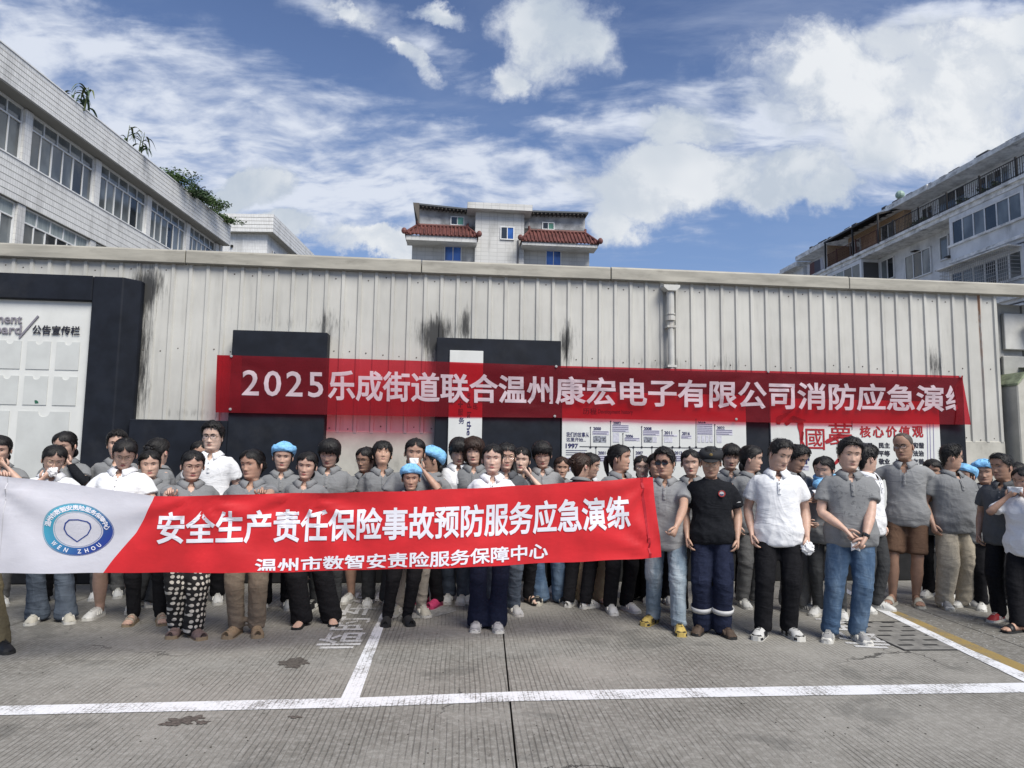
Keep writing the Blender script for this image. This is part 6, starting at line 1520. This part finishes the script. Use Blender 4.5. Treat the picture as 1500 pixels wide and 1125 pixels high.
    # loose strands round the edge
    if not male:
        for q in range(14):
            a = R(rnd.uniform(62, 92)) * rnd.choice((-1, 1)); t0 = interp(HL, math.degrees(abs(a))); p0 = HP(t0 + .08, a, .008, False); p1 = HP(t0 - .02, a * 1.02, .006, False); p2 = HP(t0 - .12 - rnd.random() * .12, a * .99, .006, False); m.tube([HT(p0), HT(p1), HT(p2)], [.0034, .0028, .0006], 4)
    m.build('hair', hm, root, smooth=True)

def bake_garments():
    dg = bpy.context.evaluated_depsgraph_get(); dg.update(); NV = mnoise.noise
    for o, kind, P in BAKE:
        me = bpy.data.meshes.new_from_object(o.evaluated_get(dg)); n = len(me.vertices)
        co = np.empty(n * 3); me.vertices.foreach_get('co', co); co = co.reshape(-1, 3); no = np.empty(n * 3); me.vertex_normals.foreach_get('vector', no); no = no.reshape(-1, 3)
        s = P['seed']; dsp = np.empty(n)
        if kind == 'shirt':
            for i in range(n):
                x, y, z = co[i]; a = NV((x * 4 + z * 3.0 + s, y * 4, z * 5 - x * 2.0)); r = 1 - abs(NV((x * 7 + s, y * 6 + z * 4, z * 10 + x * 6))) * 2.2
                low = min(1, max(.25, (1.32 - z) * 4)); v_ = 1 - abs(NV((x * 9 + s, y * 9, z * 2.0 + x))) * 2.6; dsp[i] = .006 * a * low + .0065 * max(0, r) * low + .005 * max(0, v_) * min(1, max(0, (1.15 - z) * 4)) + .002 * NV((x * 26 + s, y * 26, z * 26))
        else:
            kz = P['kz']; am = P['amp']
            for i in range(n):
                x, y, z = co[i]; fold = math.exp(-((z - kz) / .12) ** 2) + math.exp(-((z - .12) / .12) ** 2) * 1.1 + math.exp(-((z - .80) / .10) ** 2) * .7
                r = 1 - abs(NV((x * 6 + s, y * 5, z * 15 + x * 7))) * 2.3; v_ = 1 - abs(NV((x * 11 + s, y * 11, z * 2.2))) * 2.5
                dsp[i] = am * (.0055 * max(0, r) * (fold + .1) + .004 * max(0, v_) + .004 * NV((x * 5 + s, y * 5, z * 5)))
        if kind == 'shirt':   # soften near the collar
            dsp *= np.clip((1.42 - co[:, 2]) * 9, 0, 1)
        co += no * dsp[:, None]; me.vertices.foreach_set('co', co.ravel())
        me.polygons.foreach_set('use_smooth', [True] * len(me.polygons))
        bm = bmesh.new(); bm.from_mesh(me)
        if kind == 'shirt':
            dele = []
            for f in bm.faces:
                c = f.calc_center_median()
                if c.z > 1.385 and math.hypot(c.x, c.y * 1.0) < .060: dele.append(f)
                elif P['v'] > 0 and c.y < 0 and c.z > 1.362 - .035 * P['v'] and abs(c.x) < .006 + (c.z - (1.362 - .035 * P['v'])) * .55: dele.append(f)
                elif P['crew'] and c.y < .02 and c.z > 1.375 and math.hypot(c.x, c.y) < .075: dele.append(f)
            bmesh.ops.delete(bm, geom=dele, context='FACES')
        bm.to_mesh(me); bm.free(); me.update(); me.materials.clear(); old = o.data; me.materials.append(old.materials[0]); o.modifiers.clear(); o.data = me; me.name = old.name; bpy.data.meshes.remove(old)

def tissue(P, side, lab, dz=0.0, r=.05, at=None):
    """crumpled tissue held in a hand"""
    Sh, E, Wt, dv, th = P['arms'][0 if side < 0 else 1]
    c = Wt + dv * .10 if at is None else at
    rt = P['root']; M = P['inv'].inverted(); w = M @ c; s = P['S']; rr = random.Random(int(abs(w.x) * 100))
    m = MB(); m.ell((0, 0, 0), (r * s, r * .75 * s, r * s), 18, 12); sd = rr.uniform(0, 90)
    m.v = [tuple(Vector(v) * (1 + .55 * mnoise.noise(Vector(v) * 34 + Vector((sd, 0, 0))) + .3 * mnoise.noise(Vector(v) * 80))) for v in m.v]
    o = m.build('tissue', M_TISSUE); o.location = w + Vector((0, -.012, dz)); tag(o, lab, 'tissue', 'tissues held by people'); return o

# ------------------------------------------------------------------ hand-held banner in front of the group
BA, BB = D(-75, 700, 4.78), D(957, 700, 5.86); BA.z = BB.z = 0
bdir = (BB - BA); BWm = bdir.length; bdir.normalize(); bn_ = Vector((bdir.y, -bdir.x, 0))
def BU(px, py):
    p = PL(px, py, BA, bn_); return ((p - BA).dot(bdir) / BWm, p.z)
tt = [BU(*p) for p in [(-75, 690), (0, 697), (40, 701), (120, 712), (225, 727), (300, 726), (400, 723), (480, 722), (600, 719), (720, 714), (850, 706), (957, 699)]]
tb_ = [BU(*p) for p in [(-75, 838), (0, 839), (150, 840), (300, 839), (480, 837), (600, 833), (720, 829), (850, 823), (970, 815)]]
slant = BU(968, 815)[0] - 1.0
def bf(u, v, d=0.0):
    zt_, zb_ = interp(tt, u), interp(tb_, u); uu = u + slant * (1 - v) * smooth(.8, 1, u)
    p = BA + bdir * (uu * BWm); z = zb_ + (zt_ - zb_) * v
    w = .022 * math.sin(u * 21 + v * 1.5) * (1 - .3 * v) + .020 * mnoise.noise(Vector((u * 9, v * 2.0, 3.3)))
    for cx, cv in ((.035, 1.0), (.31, 1.0), (1.0, 1.0), (1.0, 0.0), (.45, 1.0)):
        dx = (u - cx) * BWm; dv = (v - cv) * .68; r = math.hypot(dx, dv)
        if r > 1e-4: w += .022 * math.exp(-r * 2.0) * math.sin(math.atan2(dv, dx) * 11 + cx * 3) * min(1, r * 6)
    w += .010 * math.sin(v * 9 + u * 6) * math.exp(-((u - .12) / .12) ** 2)
    q = p + bn_ * (w + d); q.z = z + .004 * math.sin(u * 60) * (v - .5); return q
hb = empty('hand_held_banner', (0, 0, 0), 0, 'long red and white cloth banner held by hand across the front row', 'banner')
bu_b = [(0.0, BU(150, 839)[0]), (.15, BU(163, 824)[0]), (.3, BU(178, 805)[0]), (.5, BU(198, 782)[0]), (.7, BU(211, 762)[0]), (.85, BU(219, 745)[0]), (1.0, BU(226, 728)[0])]
nv = 16
m_ = MB(); P = []
for j in range(nv + 1): v = j / nv; b_ = interp(bu_b, v); P.append([bf(b_ * i / 44, v) for i in range(45)])
m_.grid(P); m_.build('white_cloth', M_BANW, hb, smooth=True)
m_ = MB(); P = []
for j in range(nv + 1): v = j / nv; b_ = interp(bu_b, v); P.append([bf(b_ + (1 - b_) * i / 120, v) for i in range(121)])
m_.grid(P); m_.build('red_cloth', M_BAN2, hb, smooth=True)
M_WPRINT = mat('white_print', (.66, .66, .72), .6)
u0, u1 = BU(231, 772)[0], BU(918, 750)[0]
conform('安全生产责任保险事故预防服务应急演练', lambda u, v: bf(u, v, .006), u0, u1, .37, .80, 100, nv, 'lettering', M_WPRINT, hb, .027, 1.0)
u2, u3 = BU(374, 825)[0], BU(803, 808)[0]; k_ = .082 / (u3 - u2)
conform('温州市数智安责险服务保障中心', lambda u, v: bf(u, v - k_ * (u3 - u), .006), u2, u3, .055, .255, 100, nv, 'lettering', M_WPRINT, hb, .024, 1.0, clip=[((u3, .022, 0), (-k_, -1, 0))])
m_ = MB(); m_.grid([[bf(u, v, .003) for u in np.linspace(.978, .982, 2)] for v in np.linspace(0, 1, 17)]); m_.build('seam', mat('seam_red', (.35, .01, .02), .7), hb)
m_ = MB(); m_.grid([[bf(u, v, .003) for u in np.linspace(BU(6, 760)[0], BU(7.5, 760)[0], 2)] for v in np.linspace(0, 1, 17)]); m_.build('seam', mat('seam_grey', (.45, .45, .48), .7), hb)
# emblem
uc, zc_ = BU(113, 776); vc = (zc_ - interp(tb_, uc)) / (interp(tt, uc) - interp(tb_, uc)); RE = .216
def ef(a, b, d=.003): return bf(uc + a / BWm, vc + b / .68, d)
def m_emblem():
    m = mat('emblem_blue', (.02, .12, .3), .5); g = NG(m.node_tree); b = g.n['Principled BSDF']; x, y, z = g.sep(g.coord('Object'))[:3]
    c = ef(0, 0); f = g.math('SUBTRACT', g.math('SUBTRACT', x, c.x), g.math('SUBTRACT', z, c.z)); g.setin(b, 'Base Color', g.mix(g.step(f, -.3, .3), (.05, .30, .42, 1), (.015, .035, .22, 1))); return m
M_EMB = m_emblem()
def annulus(r0, r1, n=72, d=.003):
    m = MB(); P = [[ef(r * 1.06 * math.cos(a) * (1 + .03 * math.cos(3 * a)), r * .94 * math.sin(a), d) for a in np.linspace(0, 2 * math.pi, n + 1)] for r in (r0, (r0 + r1) / 2, r1)]; m.grid(P); return m
annulus(RE * .70, RE * .97).build('emblem_ring', M_EMB, hb); annulus(RE * .985, RE * 1.0).build('emblem_line', M_EMB, hb); annulus(RE * .655, RE * .665).build('emblem_line', M_EMB, hb)
def arc_text(chars, a0, a1, rr, size, flip=False, sx=1.0):
    m = MB(); n = len(chars)
    for i, ch in enumerate(chars):
        if ch == ' ': continue
        a = a0 + (a1 - a0) * (i / (n - 1)); co, fs, sz = text_geo(ch, .03); w, h = size * sx * min(1, sz[0] / .9 if sz[0] < .9 else 1), size
        rot = a - math.pi / 2 if not flip else a + math.pi / 2
        vs = []
        for x, y, c in co:
            px_, py_ = (x - .5) * w, (y - .5) * h; X = px_ * math.cos(rot) - py_ * math.sin(rot) + rr * 1.06 * math.cos(a); Y = px_ * math.sin(rot) + py_ * math.cos(rot) + rr * .94 * math.sin(a); vs.append(ef(X, Y, .0055 + .0005 * c))
        m.add(vs, fs)
    m.build('emblem_lettering', M_WPRINT, hb)
arc_text('温州市数智安责险服务保障中心', R(170), R(12), RE * .84, .040)
arc_text('WEN', R(222), R(250), RE * .84, .032, True)
arc_text('ZHOU', R(276), R(318), RE * .84, .032, True)
sh_ = [(-.055, .075), (0, .082), (.06, .072), (.078, .055), (.085, .02), (.065, -.035), (.0, -.10), (-.065, -.045), (-.085, .0), (-.078, .045)]
m_ = MB(); P = [[ef(x * k * 1.05, y * k, .003) for x, y in sh_ + sh_[:1]] for k in (1.0, .9)]; m_.grid(P); m_.build('emblem_shield', mat('emblem_navy', (.015, .04, .20), .5), hb)

# ------------------------------------------------------------------ the people, front row from the left
def T3(px, py, d): return D(px, py, d)
SB = mat('black_shoe', (.012, .012, .013), .45, var=.2, vs=20); SG = mat('grey_shoe', (.25, .25, .25), .6, var=.15, vs=30); SBR = mat('brown_boot', (.06, .04, .028), .7, var=.3, vs=20)
SY = mat('yellow_shoe', (.42, .31, .09), .5, var=.15, vs=30); SR = mat('red_shoe', (.30, .02, .025), .6); STAN = mat('tan_clog', (.30, .22, .14), .6, var=.12, vs=20); SPK = mat('mauve_flat', (.17, .12, .11), .7, var=.2, vs=20); SOW = mat('off_white_shoe', (.42, .40, .34), .6, var=.12, vs=20)
SGR = mat('dark_green_strap', (.01, .06, .035), .6); SDC = mat('dark_clog', (.02, .02, .022), .6); SBE = mat('beige_strap', (.34, .28, .22), .6, var=.2, vs=40); SLG = mat('light_trainer', (.45, .45, .44), .6, var=.15, vs=25); SMG = mat('pink_clog', (.45, .04, .12), .6)
person('person cut off by the left edge in blue grey sweatshirt, holding the banner end', -42, 632, feet=[(-62, 948), (4, 955)], rz=12, fem=False, shirt='long', sc='greyb', low='baggy', lc='olive', shoe='trainer', shc=SB, shs=M_SOLEB, sh2=M_SOLEB, hair='short', hy=20, L_=('top', T3(22, 712, 4.93)), R_='behind', g=1.05)
p1 = person('woman in white polo with glasses pressing a tissue over her mouth, behind the banner emblem', 79, 652, feet=[(50, 912), (99, 911)], rz=6, hp=22, hy=4, hair='tied', sc='white', low='flare', lc='greyblue', shc=SOW, shoe='trainer', R_='mouth', L_='bent', glasses='thin', wide=1.05)
p2 = person('woman in white polo with thin glasses looking down, bare legged above white trainers', 183, 642, feet=[(138, 905), (192, 896)], d=6.15, rz=-12, hp=26, hy=12, hair='tied', sc='white', low='hot', lc='darkgrey', shc=None, R_='bent', L_='bent', glasses='thin', g=1.1)
p3 = person('woman in grey polo and slim black trousers above beige bow sandals, frowning', 222, 658, feet=[(192, 914), (236, 913)], rz=2, hy=2, hr=-3, hair='bun', sc='grey', low='slim', lc='black', shoe='sandal', shc=SBE, shs=M_SOLET, wide=1.12)
p4 = person('woman in grey polo and glasses wearing black trousers with white polka dots', 283, 659, feet=[(257, 931), (288, 934)], rz=6, hy=4, hp=8, hair='tied', sc='grey', low='baggy', lc='polka', shoe='clog', shc=SPK, shs=M_SOLET, glasses='thin', g=1.12, R_=('top', T3(249, 738, 5.17)), skin=1, vneck=1.3)
p5 = person('older woman in grey polo, khaki trousers and tan clogs with green straps, looking aside', 372, 657, feet=[(341, 931), (376, 930)], rz=-6, hy=-26, hp=2, hair='bun', L_=('top', T3(378, 736, 5.31)), sc='grey', low='straight', lc='khaki', shoe='clog', shc=STAN, shs=M_SOLET, sh2=SGR, g=1.14, skin=2, wide=1.15, vneck=1.5)
p6 = person('woman in grey polo and wide black trousers with flat black shoes beside the khaki trousers', 449, 660, feet=[(439, 918), (487, 914)], rz=-4, hr=6, hy=-6, hair='tied', sc='grey', low='wide', lc='black', shoe='flat', shc=SB, shs=M_SOLEB, skin=1, vneck=1.2)
p7 = person('bare legged woman in grey polo and glasses with white trainers on the painted word', 537, 654, feet=[(509, 882), (541, 879)], rz=-10, hy=-22, hp=4, hair='tied', sc='grey', low='hot', lc='black', glasses='thin', skin=2, g=1.05)
p8 = person('short woman in a blue disposable cap and grey top standing on the white line', 603, 676, feet=[(566, 915), (598, 914)], rz=6, hy=-3, hp=2, hair='tied', cap='blue', sc='grey', low='slim', lc='black', shoe='clog', shc=SDC, shs=M_SOLEB, skin=2, g=1.05, wide=1.1)
p9 = person('woman in white polo with wispy fringe looking down, jeans and white trainers', 672, 642, feet=[(656, 882), (684, 881)], rz=4, hp=24, hy=2, hair='bangs', sc='white', low='straight', lc='greyblue', skin=1)
p10 = person('woman in white polo with centre parted hair looking ahead, wide navy trousers', 722, 649, feet=[(698, 922), (728, 923)], rz=2, hy=-4, hp=-2, hair='bun', sc='white', low='flare', lc='navy', shoe='trainer', shc=SLG, sh2=SG, skin=3, vneck=.8)
p11 = person('woman in grey polo with full fringe, eyes lowered, blue jeans and black and white trainers', 795, 646, feet=[(789, 884), (825, 884)], rz=2, hp=10, hair='bangs', sc='grey2', low='flare', lc='blue', shoe='trainer', shc=SB, shs=SOW, sh2=SOW, skin=1, mouth=9)
p12 = person('woman in white polo and glasses turned right with a hair clip, beige wide trousers', 862, 663, feet=[(855, 884), (880, 883)], rz=22, hy=52, hp=8, hair='bun', sc='white', low='wide', lc='beige', shoe='flat', shc=mat('pink_flat', (.42, .33, .31), .6), shs=M_SOLET, glasses='thin', skin=1, smile=1, wide=.95)
p13 = person('woman in grey with thin glasses behind the banner corner, long black skirt trousers and sandals', 941, 666, feet=[(921, 879), (948, 877)], rz=4, hy=-2, hair='tied', sc='grey', low='wide', lc='black', shoe='sandal', shc=SB, shs=M_SOLEB, glasses='thin', skin=3)
p14 = person('man in grey polo and sunglasses gripping the right end of the banner, light jeans', 975, 655, feet=[(952, 914), (996, 928)], rz=-8, fem=False, hy=-16, hair='short', sc='grey2', low='straight', lc='light', shoe='chunky', shc=SY, shs=SY, sh2=SB, glasses='sun', skin=2, g=1.06, L_=('grip', T3(986, 795, 5.78)), R_='down', hem=.76, toe=16, wide=1.12)
p15 = person('man in black cap and black T-shirt with a round badge, navy trousers with reflective bands', 1041, 656, feet=[(1025, 928), (1064, 932)], rz=-2, fem=False, hp=18, hy=-4, hair='crew', cap='black', shirt='tee', sc='black', low='baggy', lc='navy', shoe='boot', shc=SBR, shs=M_SOLEB, sh2=SBR, glasses='thin', skin=2, toe=24, wide=.95, hem=.84)
p16 = person('man in plain white polo and black trousers with receding hair, looking down at a tissue', 1137, 643, feet=[(1114, 934), (1162, 934)], rz=4, fem=False, hp=14, hy=26, hair='crew', sc='white', low='straight', lc='black', shoe='chunky', shc=SLG, sh2=SB, skin=1, g=1.03, L_='down', R_='down', wide=1.22, hem=.80, toe=18, vneck=1.1)
p17 = person('man in sweat marked grey polo and blue jeans with hands crossed over a tissue', 1242, 640, feet=[(1214, 938), (1262, 941)], rz=6, fem=False, hy=8, hair='short', sc='wet', low='straight', lc='blue', shoe='trainer', shc=SG, sh2=M_SOLEW, skin=1, g=1.10, R_='clasp', L_='clasp', wide=1.12, hem=.82, toe=16)
p18 = person('tall man with shaved head and black glasses in grey polo, brown shorts and slippers', 1324, 634, feet=[(1305, 886), (1345, 888)], rz=-10, fem=False, hy=-14, hair='buzz', hc='buzz', sc='grey2', low='shorts', lc='brown', shoe='slide', shc=SOW, shs=SOW, glasses='black', skin=4, g=.98, R_='reach', L_='behind', wide=1.18, vneck=2.0, hem=.80)
p19 = person('man seen from behind in grey polo and cream trousers turning his head to the right', 1392, 650, feet=[(1386, 892), (1422, 890)], rz=30, fem=False, hy=68, hair='crew', sc='grey', low='baggy', lc='cream', shoe='trainer', shc=SG, shs=SOW, sh2=M_SOLEW, skin=2, g=1.22, glasses='thin', R_='down', L_='down', wide=1.1)
p20 = person('man in charcoal grey polo with red shoes glancing left, half hidden near the right edge', 1468, 664, d=6.75, rz=-24, fem=False, hy=-22, hair='crew', sc='greyd', low='straight', lc='black', shoe='trainer', shc=SR, skin=4, g=1.08, smile=1)
p21 = person('woman at the right edge in white T-shirt holding a tissue to her mouth, black slippers', 1500, 684, feet=[(1484, 926), (1512, 925)], rz=-34, hy=-8, hp=6, hair='tied', shirt='tee', sc='white', low='straight', lc='black', shoe='slide', shc=SB, shs=M_SOLEB, skin=2, g=1.08, R_='mouth', L_='mouth')
# ------------------------------------------------------------------ people behind
b1 = person('woman at the far left edge in grey holding a tissue to her face', 3, 638, d=6.9, rz=4, hp=10, hy=-10, hair='tied', sc='grey', low='straight', lc='grey', L_='mouth', skin=1)
b2 = person('woman in grey with black arm sleeves, tissue at her nose, before the notice board', 100, 632, d=7.1, rz=-4, hp=12, hy=-18, hair='tied', sc='grey', low='straight', lc='black', L_='mouth', shoe='flat', shc=SB, skin=1)
b3 = person('man in grey whose forehead shows behind the woman looking down', 173, 630, d=7.3, rz=0, fem=False, hair='short', sc='grey', low='straight', lc='grey', skin=1)
b4 = person('woman with bunned hair turned away from the camera, grey polo, below the dark panel', 236, 642, d=7.0, rz=120, hy=25, hair='highbun', sc='grey', low='straight', lc='darkgrey', shc=SLG)
b5 = person('tall young man in white polo and glasses standing out before the dark panel', 313, 617, d=7.1, rz=-6, fem=False, hy=-8, hair='short', sc='white', low='straight', lc='black', glasses='black', skin=3, vneck=.8)
b6 = person('child sized face peering from behind the young man in the white polo', 294, 645, d=7.7, rz=10, hair='tied', sc='grey', low='straight', lc='darkgrey', skin=2)
b7 = person('woman in blue disposable cap and grey polo squinting before the dark panel', 415, 645, d=6.9, rz=0, hp=6, hair='tied', cap='blue', sc='grey', low='straight', lc='black', skin=1, R_='phone')
b8 = person('woman in grey polo with short fringe looking down beside the dark panel edge', 484, 643, d=6.9, rz=-6, hp=16, hy=-8, hair='bangs', sc='grey', low='slim', lc='darkgrey', shoe='trainer', shc=SB, skin=1, g=1.06)
b9 = person('woman tilting her face up to the sky, hair tied, grey polo', 561, 648, d=7.1, rz=8, hp=-24, hair='bangs', sc='grey', low='straight', lc='darkgrey', skin=2)
b10 = person('woman holding a white tissue over her mouth with folded arm, behind the blue cap', 607, 641, d=6.75, rz=2, hp=2, hair='tied', sc='grey', low='slim', lc='sand', shc=SOW, skin=2, L_='mouth', R_='bent')
b11 = person('woman in blue disposable cap turned left, seen between two women', 633, 650, d=7.2, rz=-40, hy=-35, hair='tied', cap='blue', sc='grey', low='straight', lc='black', shoe='clog', shc=SMG, shs=SMG, skin=2)
b12 = person('woman in grey with short reddish fringe standing before the white slogan board', 695, 642, d=7.3, rz=0, hy=-4, hair='bob', hc='brown', sc='grey', low='straight', lc='greyblue', skin=1)
b13 = person('woman with glasses and long black ponytail over her shoulder, beside the centre woman', 741, 649, d=6.8, rz=6, hy=4, hair='long', sc='greyd', low='straight', lc='greyblue', shc=SLG, glasses='thin', skin=1)
b14 = person('woman with hand at her cheek half hidden before the navy panel', 764, 654, d=7.3, rz=20, hy=-22, hair='tied', sc='grey', low='straight', lc='black', shoe='sandal', shc=SB, shs=M_SOLEB, L_='mouth', skin=3)
b15 = person('small face low behind the woman with the full fringe', 822, 668, d=7.9, rz=8, hair='tied', hc='brown', sc='grey', low='straight', lc='black', skin=2)
b16 = person('woman with untidy pinned up brown hair turned away before the timeline board', 851, 664, d=7.2, rz=150, hy=-20, hair='highbun', hc='brown', sc='grey', low='straight', lc='black')
b17 = person('smiling woman in grey polo with long ponytail turned right, before the timeline board', 908, 650, d=7.0, rz=26, hy=42, hair='pony', sc='grey', low='straight', lc='black', shc=None, skin=2, smile=1.5)
b18 = person('face half hidden between the sunglasses and the woman with thin glasses', 962, 662, d=7.4, rz=10, hair='tied', sc='grey', low='straight', lc='black', skin=2)
b19 = person('woman in grey between the sunglasses man and the black cap, mouth downturned', 1012, 657, d=6.9, rz=-4, hair='bun', sc='grey', low='straight', lc='black', skin=1, g=1.08)
b20 = person('woman in grey with side fringe and white trainers behind the black cap', 1069, 650, feet=[(1046, 876), (1090, 880)], rz=4, hp=6, hr=4, hair='bangs', sc='grey', low='straight', lc='black', skin=1, R_='bent')
b21 = person('woman in profile facing right beside the receding haired man', 1099, 651, d=7.3, rz=30, hy=48, hair='tied', sc='grey', low='straight', lc='grey', skin=1)
b22 = person('man in grey bending over a phone behind the white polo', 1162, 652, d=7.1, rz=28, fem=False, hp=22, hy=18, hair='short', sc='grey', low='straight', lc='grey', shoe='trainer', shc=SG, L_='phone', R_='phone', skin=2)
b23 = person('woman with a bright blue cloth round her neck crying behind the jeans', 1207, 668, d=6.9, rz=-14, hp=8, hy=-12, hair='tied', sc='grey', low='slim', lc='darkgrey', shc=SLG, skin=1, R_='bent', L_='bent')
b24 = person('man with white collar turned away before the red characters', 1270, 651, d=7.2, rz=60, fem=False, hy=60, hair='short', sc='white', low='straight', lc='darkgrey', skin=1)
b25 = person('woman whose dark hair shows between the shorts man and the man turning away', 1366, 672, d=7.9, rz=-10, hp=8, hair='bun', sc='grey', low='straight', lc='black', skin=2)
b26 = person('person in blue disposable cap and mask behind the man in cream trousers', 1413, 676, d=7.4, rz=-20, hy=-10, hair='tied', cap='blue', sc='grey', low='straight', lc='black', skin=2)
b27 = person('person in blue disposable cap mostly hidden by the charcoal polo', 1441, 670, d=7.6, rz=-10, hair='tied', cap='blue', sc='grey', low='straight', lc='black', shoe='clog', shc=SDC, skin=2)
b28 = person('dark haired person behind the woman at the right edge', 1489, 676, d=7.5, rz=-20, hair='bun', sc='grey', low='straight', lc='black', skin=1)
bake_garments()

# ---- extras worn by or held by people
def mouth_of(P): return P['HT'](P['HP'](.17, 0)) + P['HR'] @ Vector((0, -.045, 0))
tissue(p1, -1, 'white tissue over the mouth of the woman in glasses behind the emblem', at=mouth_of(p1), r=.045)
tissue(b1, 1, 'white tissue at the face of the woman at the far left edge', at=mouth_of(b1), r=.04)
tissue(b2, 1, 'white tissue at the nose of the woman with black sleeves', at=mouth_of(b2), r=.042)
def flat_tissue(P, lab, at, w=.075, h=.06, rz=0):
    M = P['inv'].inverted(); m = MB(); g_ = [[Vector((w * (i / 6 - .5), .006 * math.sin(i * 1.7 + j), h * (j / 6 - .5) - .006 * abs(i - 3) * (j < 2))) for i in range(7)] for j in range(7)]
    m.grid(g_); o = m.build('tissue', M_TISSUE, smooth=True); o.location = M @ at; o.rotation_euler = (0, 0, P['root'].rotation_euler.z + rz); o.modifiers.new('t', 'SOLIDIFY').thickness = .003; tag(o, lab, 'tissue', 'tissues held by people')
flat_tissue(b10, 'folded white tissue over the mouth of the woman behind the blue cap', mouth_of(b10) + Vector((0, .006, 0)), .085, .07)
flat_tissue(p21, 'white tissue held to the mouth of the woman at the right edge', mouth_of(p21) + Vector((0, -.01, .0)), .13, .05)
tissue(p16, 1, 'crumpled white tissue in the hand of the man in the white polo', r=.055)
M_ = p17['inv']; Sh, E, Wt, dv, th = p17['arms'][0]; flat_tissue(p17, 'crumpled white tissue hanging from the crossed hands above the blue jeans', Wt + dv * .10 + Vector((0.0, -.03, -.05)), .065, .055)
# watch, badge, reflective bands, phone, blue cloth, hair clip, arm sleeves
Sh, E, Wt, dv, th = p17['arms'][1]; u = (Wt - E).normalized(); m_ = MB(); c = Wt - u * .02; m_.tube([c - u * .012, c + u * .012], [(.031, .026)] * 2, 14, side=th, caps=False); w_ = m_.build('watch_strap', M_SOLEB, p17['root']); w_.modifiers.new('t', 'SOLIDIFY').thickness = .004
m_ = MB(); m_.ell(c + Vector((0, -.028, .004)), (.017, .006, .019), 12, 6); m_.build('watch_face', M_SUNG, w_)
m_ = MB(); f_ = torso(1.27, 1, False, .034)[1]; c = Vector((.085, -f_ + .012, 1.27)); m_.tube([c + Vector((0, .004, 0)), c + Vector((0, -.004, 0))], .030, 18); bd = m_.build('chest_badge', mat('badge_white', (.5, .5, .5), .6), p15['root'])
m_ = MB(); m_.tube([c + Vector((0, -.001, 0)), c + Vector((0, -.005, 0))], [.030, .030], 18); m_.v = [v for v in m_.v]; 
m_ = MB(); P = [[c + Vector((r * math.cos(a), -.0052, r * math.sin(a))) for a in np.linspace(0, 2 * math.pi, 25)] for r in (.020, .030)]; m_.grid(P); m_.build('badge_ring', mat('badge_red', (.3, .03, .03), .6), bd)
m_ = MB(); P = [[c + Vector((r * math.cos(a), -.0054, r * math.sin(a) - .002)) for a in np.linspace(math.pi, 2 * math.pi, 13)] for r in (.004, .016)]; m_.grid(P); m_.build('badge_emblem', mat('badge_blue', (.03, .05, .12), .6), bd)
Sh, E, Wt, dv, th = p15['arms'][1]; q = Sh.lerp(E, .60); m_ = MB(); m_.bar(q + Vector((-.03, -.073, .004)), q + Vector((.045, -.06, .012)), .006, .008); m_.build('sleeve_stripe', M_REFL, p15['root'])
for (hip, kn, an) in p15['legs']:
    q = kn.lerp(an, .62); a_ = (an - kn).normalized(); m_ = MB(); m_.tube([q - a_ * .022, q + a_ * .022], [.094, .091], 24, side=(1, 0, 0), caps=False); o = m_.build('reflective_band', M_REFL, p15['root'], smooth=True); o.modifiers.new('t', 'SOLIDIFY').thickness = .004
m_ = MB(); m_.box(-.07, .07, -.012, 0, .0, .14); o = m_.build('cargo_pocket', TR['navy'](), p15['root']); o.location = (.105, -.10, .52)
Wt = b22['arms'][1][2]; m_ = MB(); m_.box(-.035, .035, -.004, .004, -.07, .07); o = bevel(m_.build('phone', mat('white_phone', (.6, .6, .62), .3)), .006); o.location = b22['inv'].inverted() @ (Wt + Vector((-.07, -.10, .07))); o.rotation_euler = (R(-50), 0, R(30)); tag(o, 'white phone held by the man bending behind the white polo', 'phone')
m_ = MB()
for k in range(3): m_.tube([Vector((.085 * math.sin(a), -.085 * math.cos(a) + .01, 1.415 + .035 * k - .03 * math.cos(a))) for a in np.linspace(-2.9, 2.9, 16)], [.022] * 16, 8)
m_.ell((-.02, -.10, 1.40), (.07, .05, .06), 14, 10); m_.v = [tuple(Vector(v) + .010 * Vector((mnoise.noise(Vector(v) * 22), mnoise.noise(Vector(v) * 22 + Vector((5, 0, 0))), mnoise.noise(Vector(v) * 22 + Vector((0, 7, 0)))))) for v in m_.v]
m_.build('blue_cloth', M_BLUECAP, b23['root'], smooth=True)
c = p12['HT'](Vector((-.05, .075, CHIN + .45 * HH))); m_ = MB(); 
for a, b_ in (((-.016, 0, -.012), (.016, 0, -.016)), ((.016, 0, -.016), (.014, 0, .014)), ((.014, 0, .014), (-.018, 0, .016)), ((-.018, 0, .016), (-.016, 0, -.012))): m_.bar(c + Vector(a) + Vector((-.03, -.02, 0)), c + Vector(b_) + Vector((-.03, -.02, 0)), .006)
m_.build('hair_clip', M_SOLEW, p12['root'])
for i in (0, 1):
    Sh, E, Wt, dv, th = b2['arms'][i]; m_ = MB(); m_.tube([Sh.lerp(E, .75), E, E.lerp(Wt, .5), E.lerp(Wt, .97)], [.050, .047, .042, .032], 14, side=th); m_.build('arm_sleeve', BLACK(), b2['root'], smooth=True)
m_ = MB(); m_.ell(b26['HT'](Vector((0, -.075, CHIN + .16 * HH))), (.055, .035, .055), 14, 10, b26['HR']); m_.build('face_mask', M_BLUECAP, b26['root'], smooth=True)
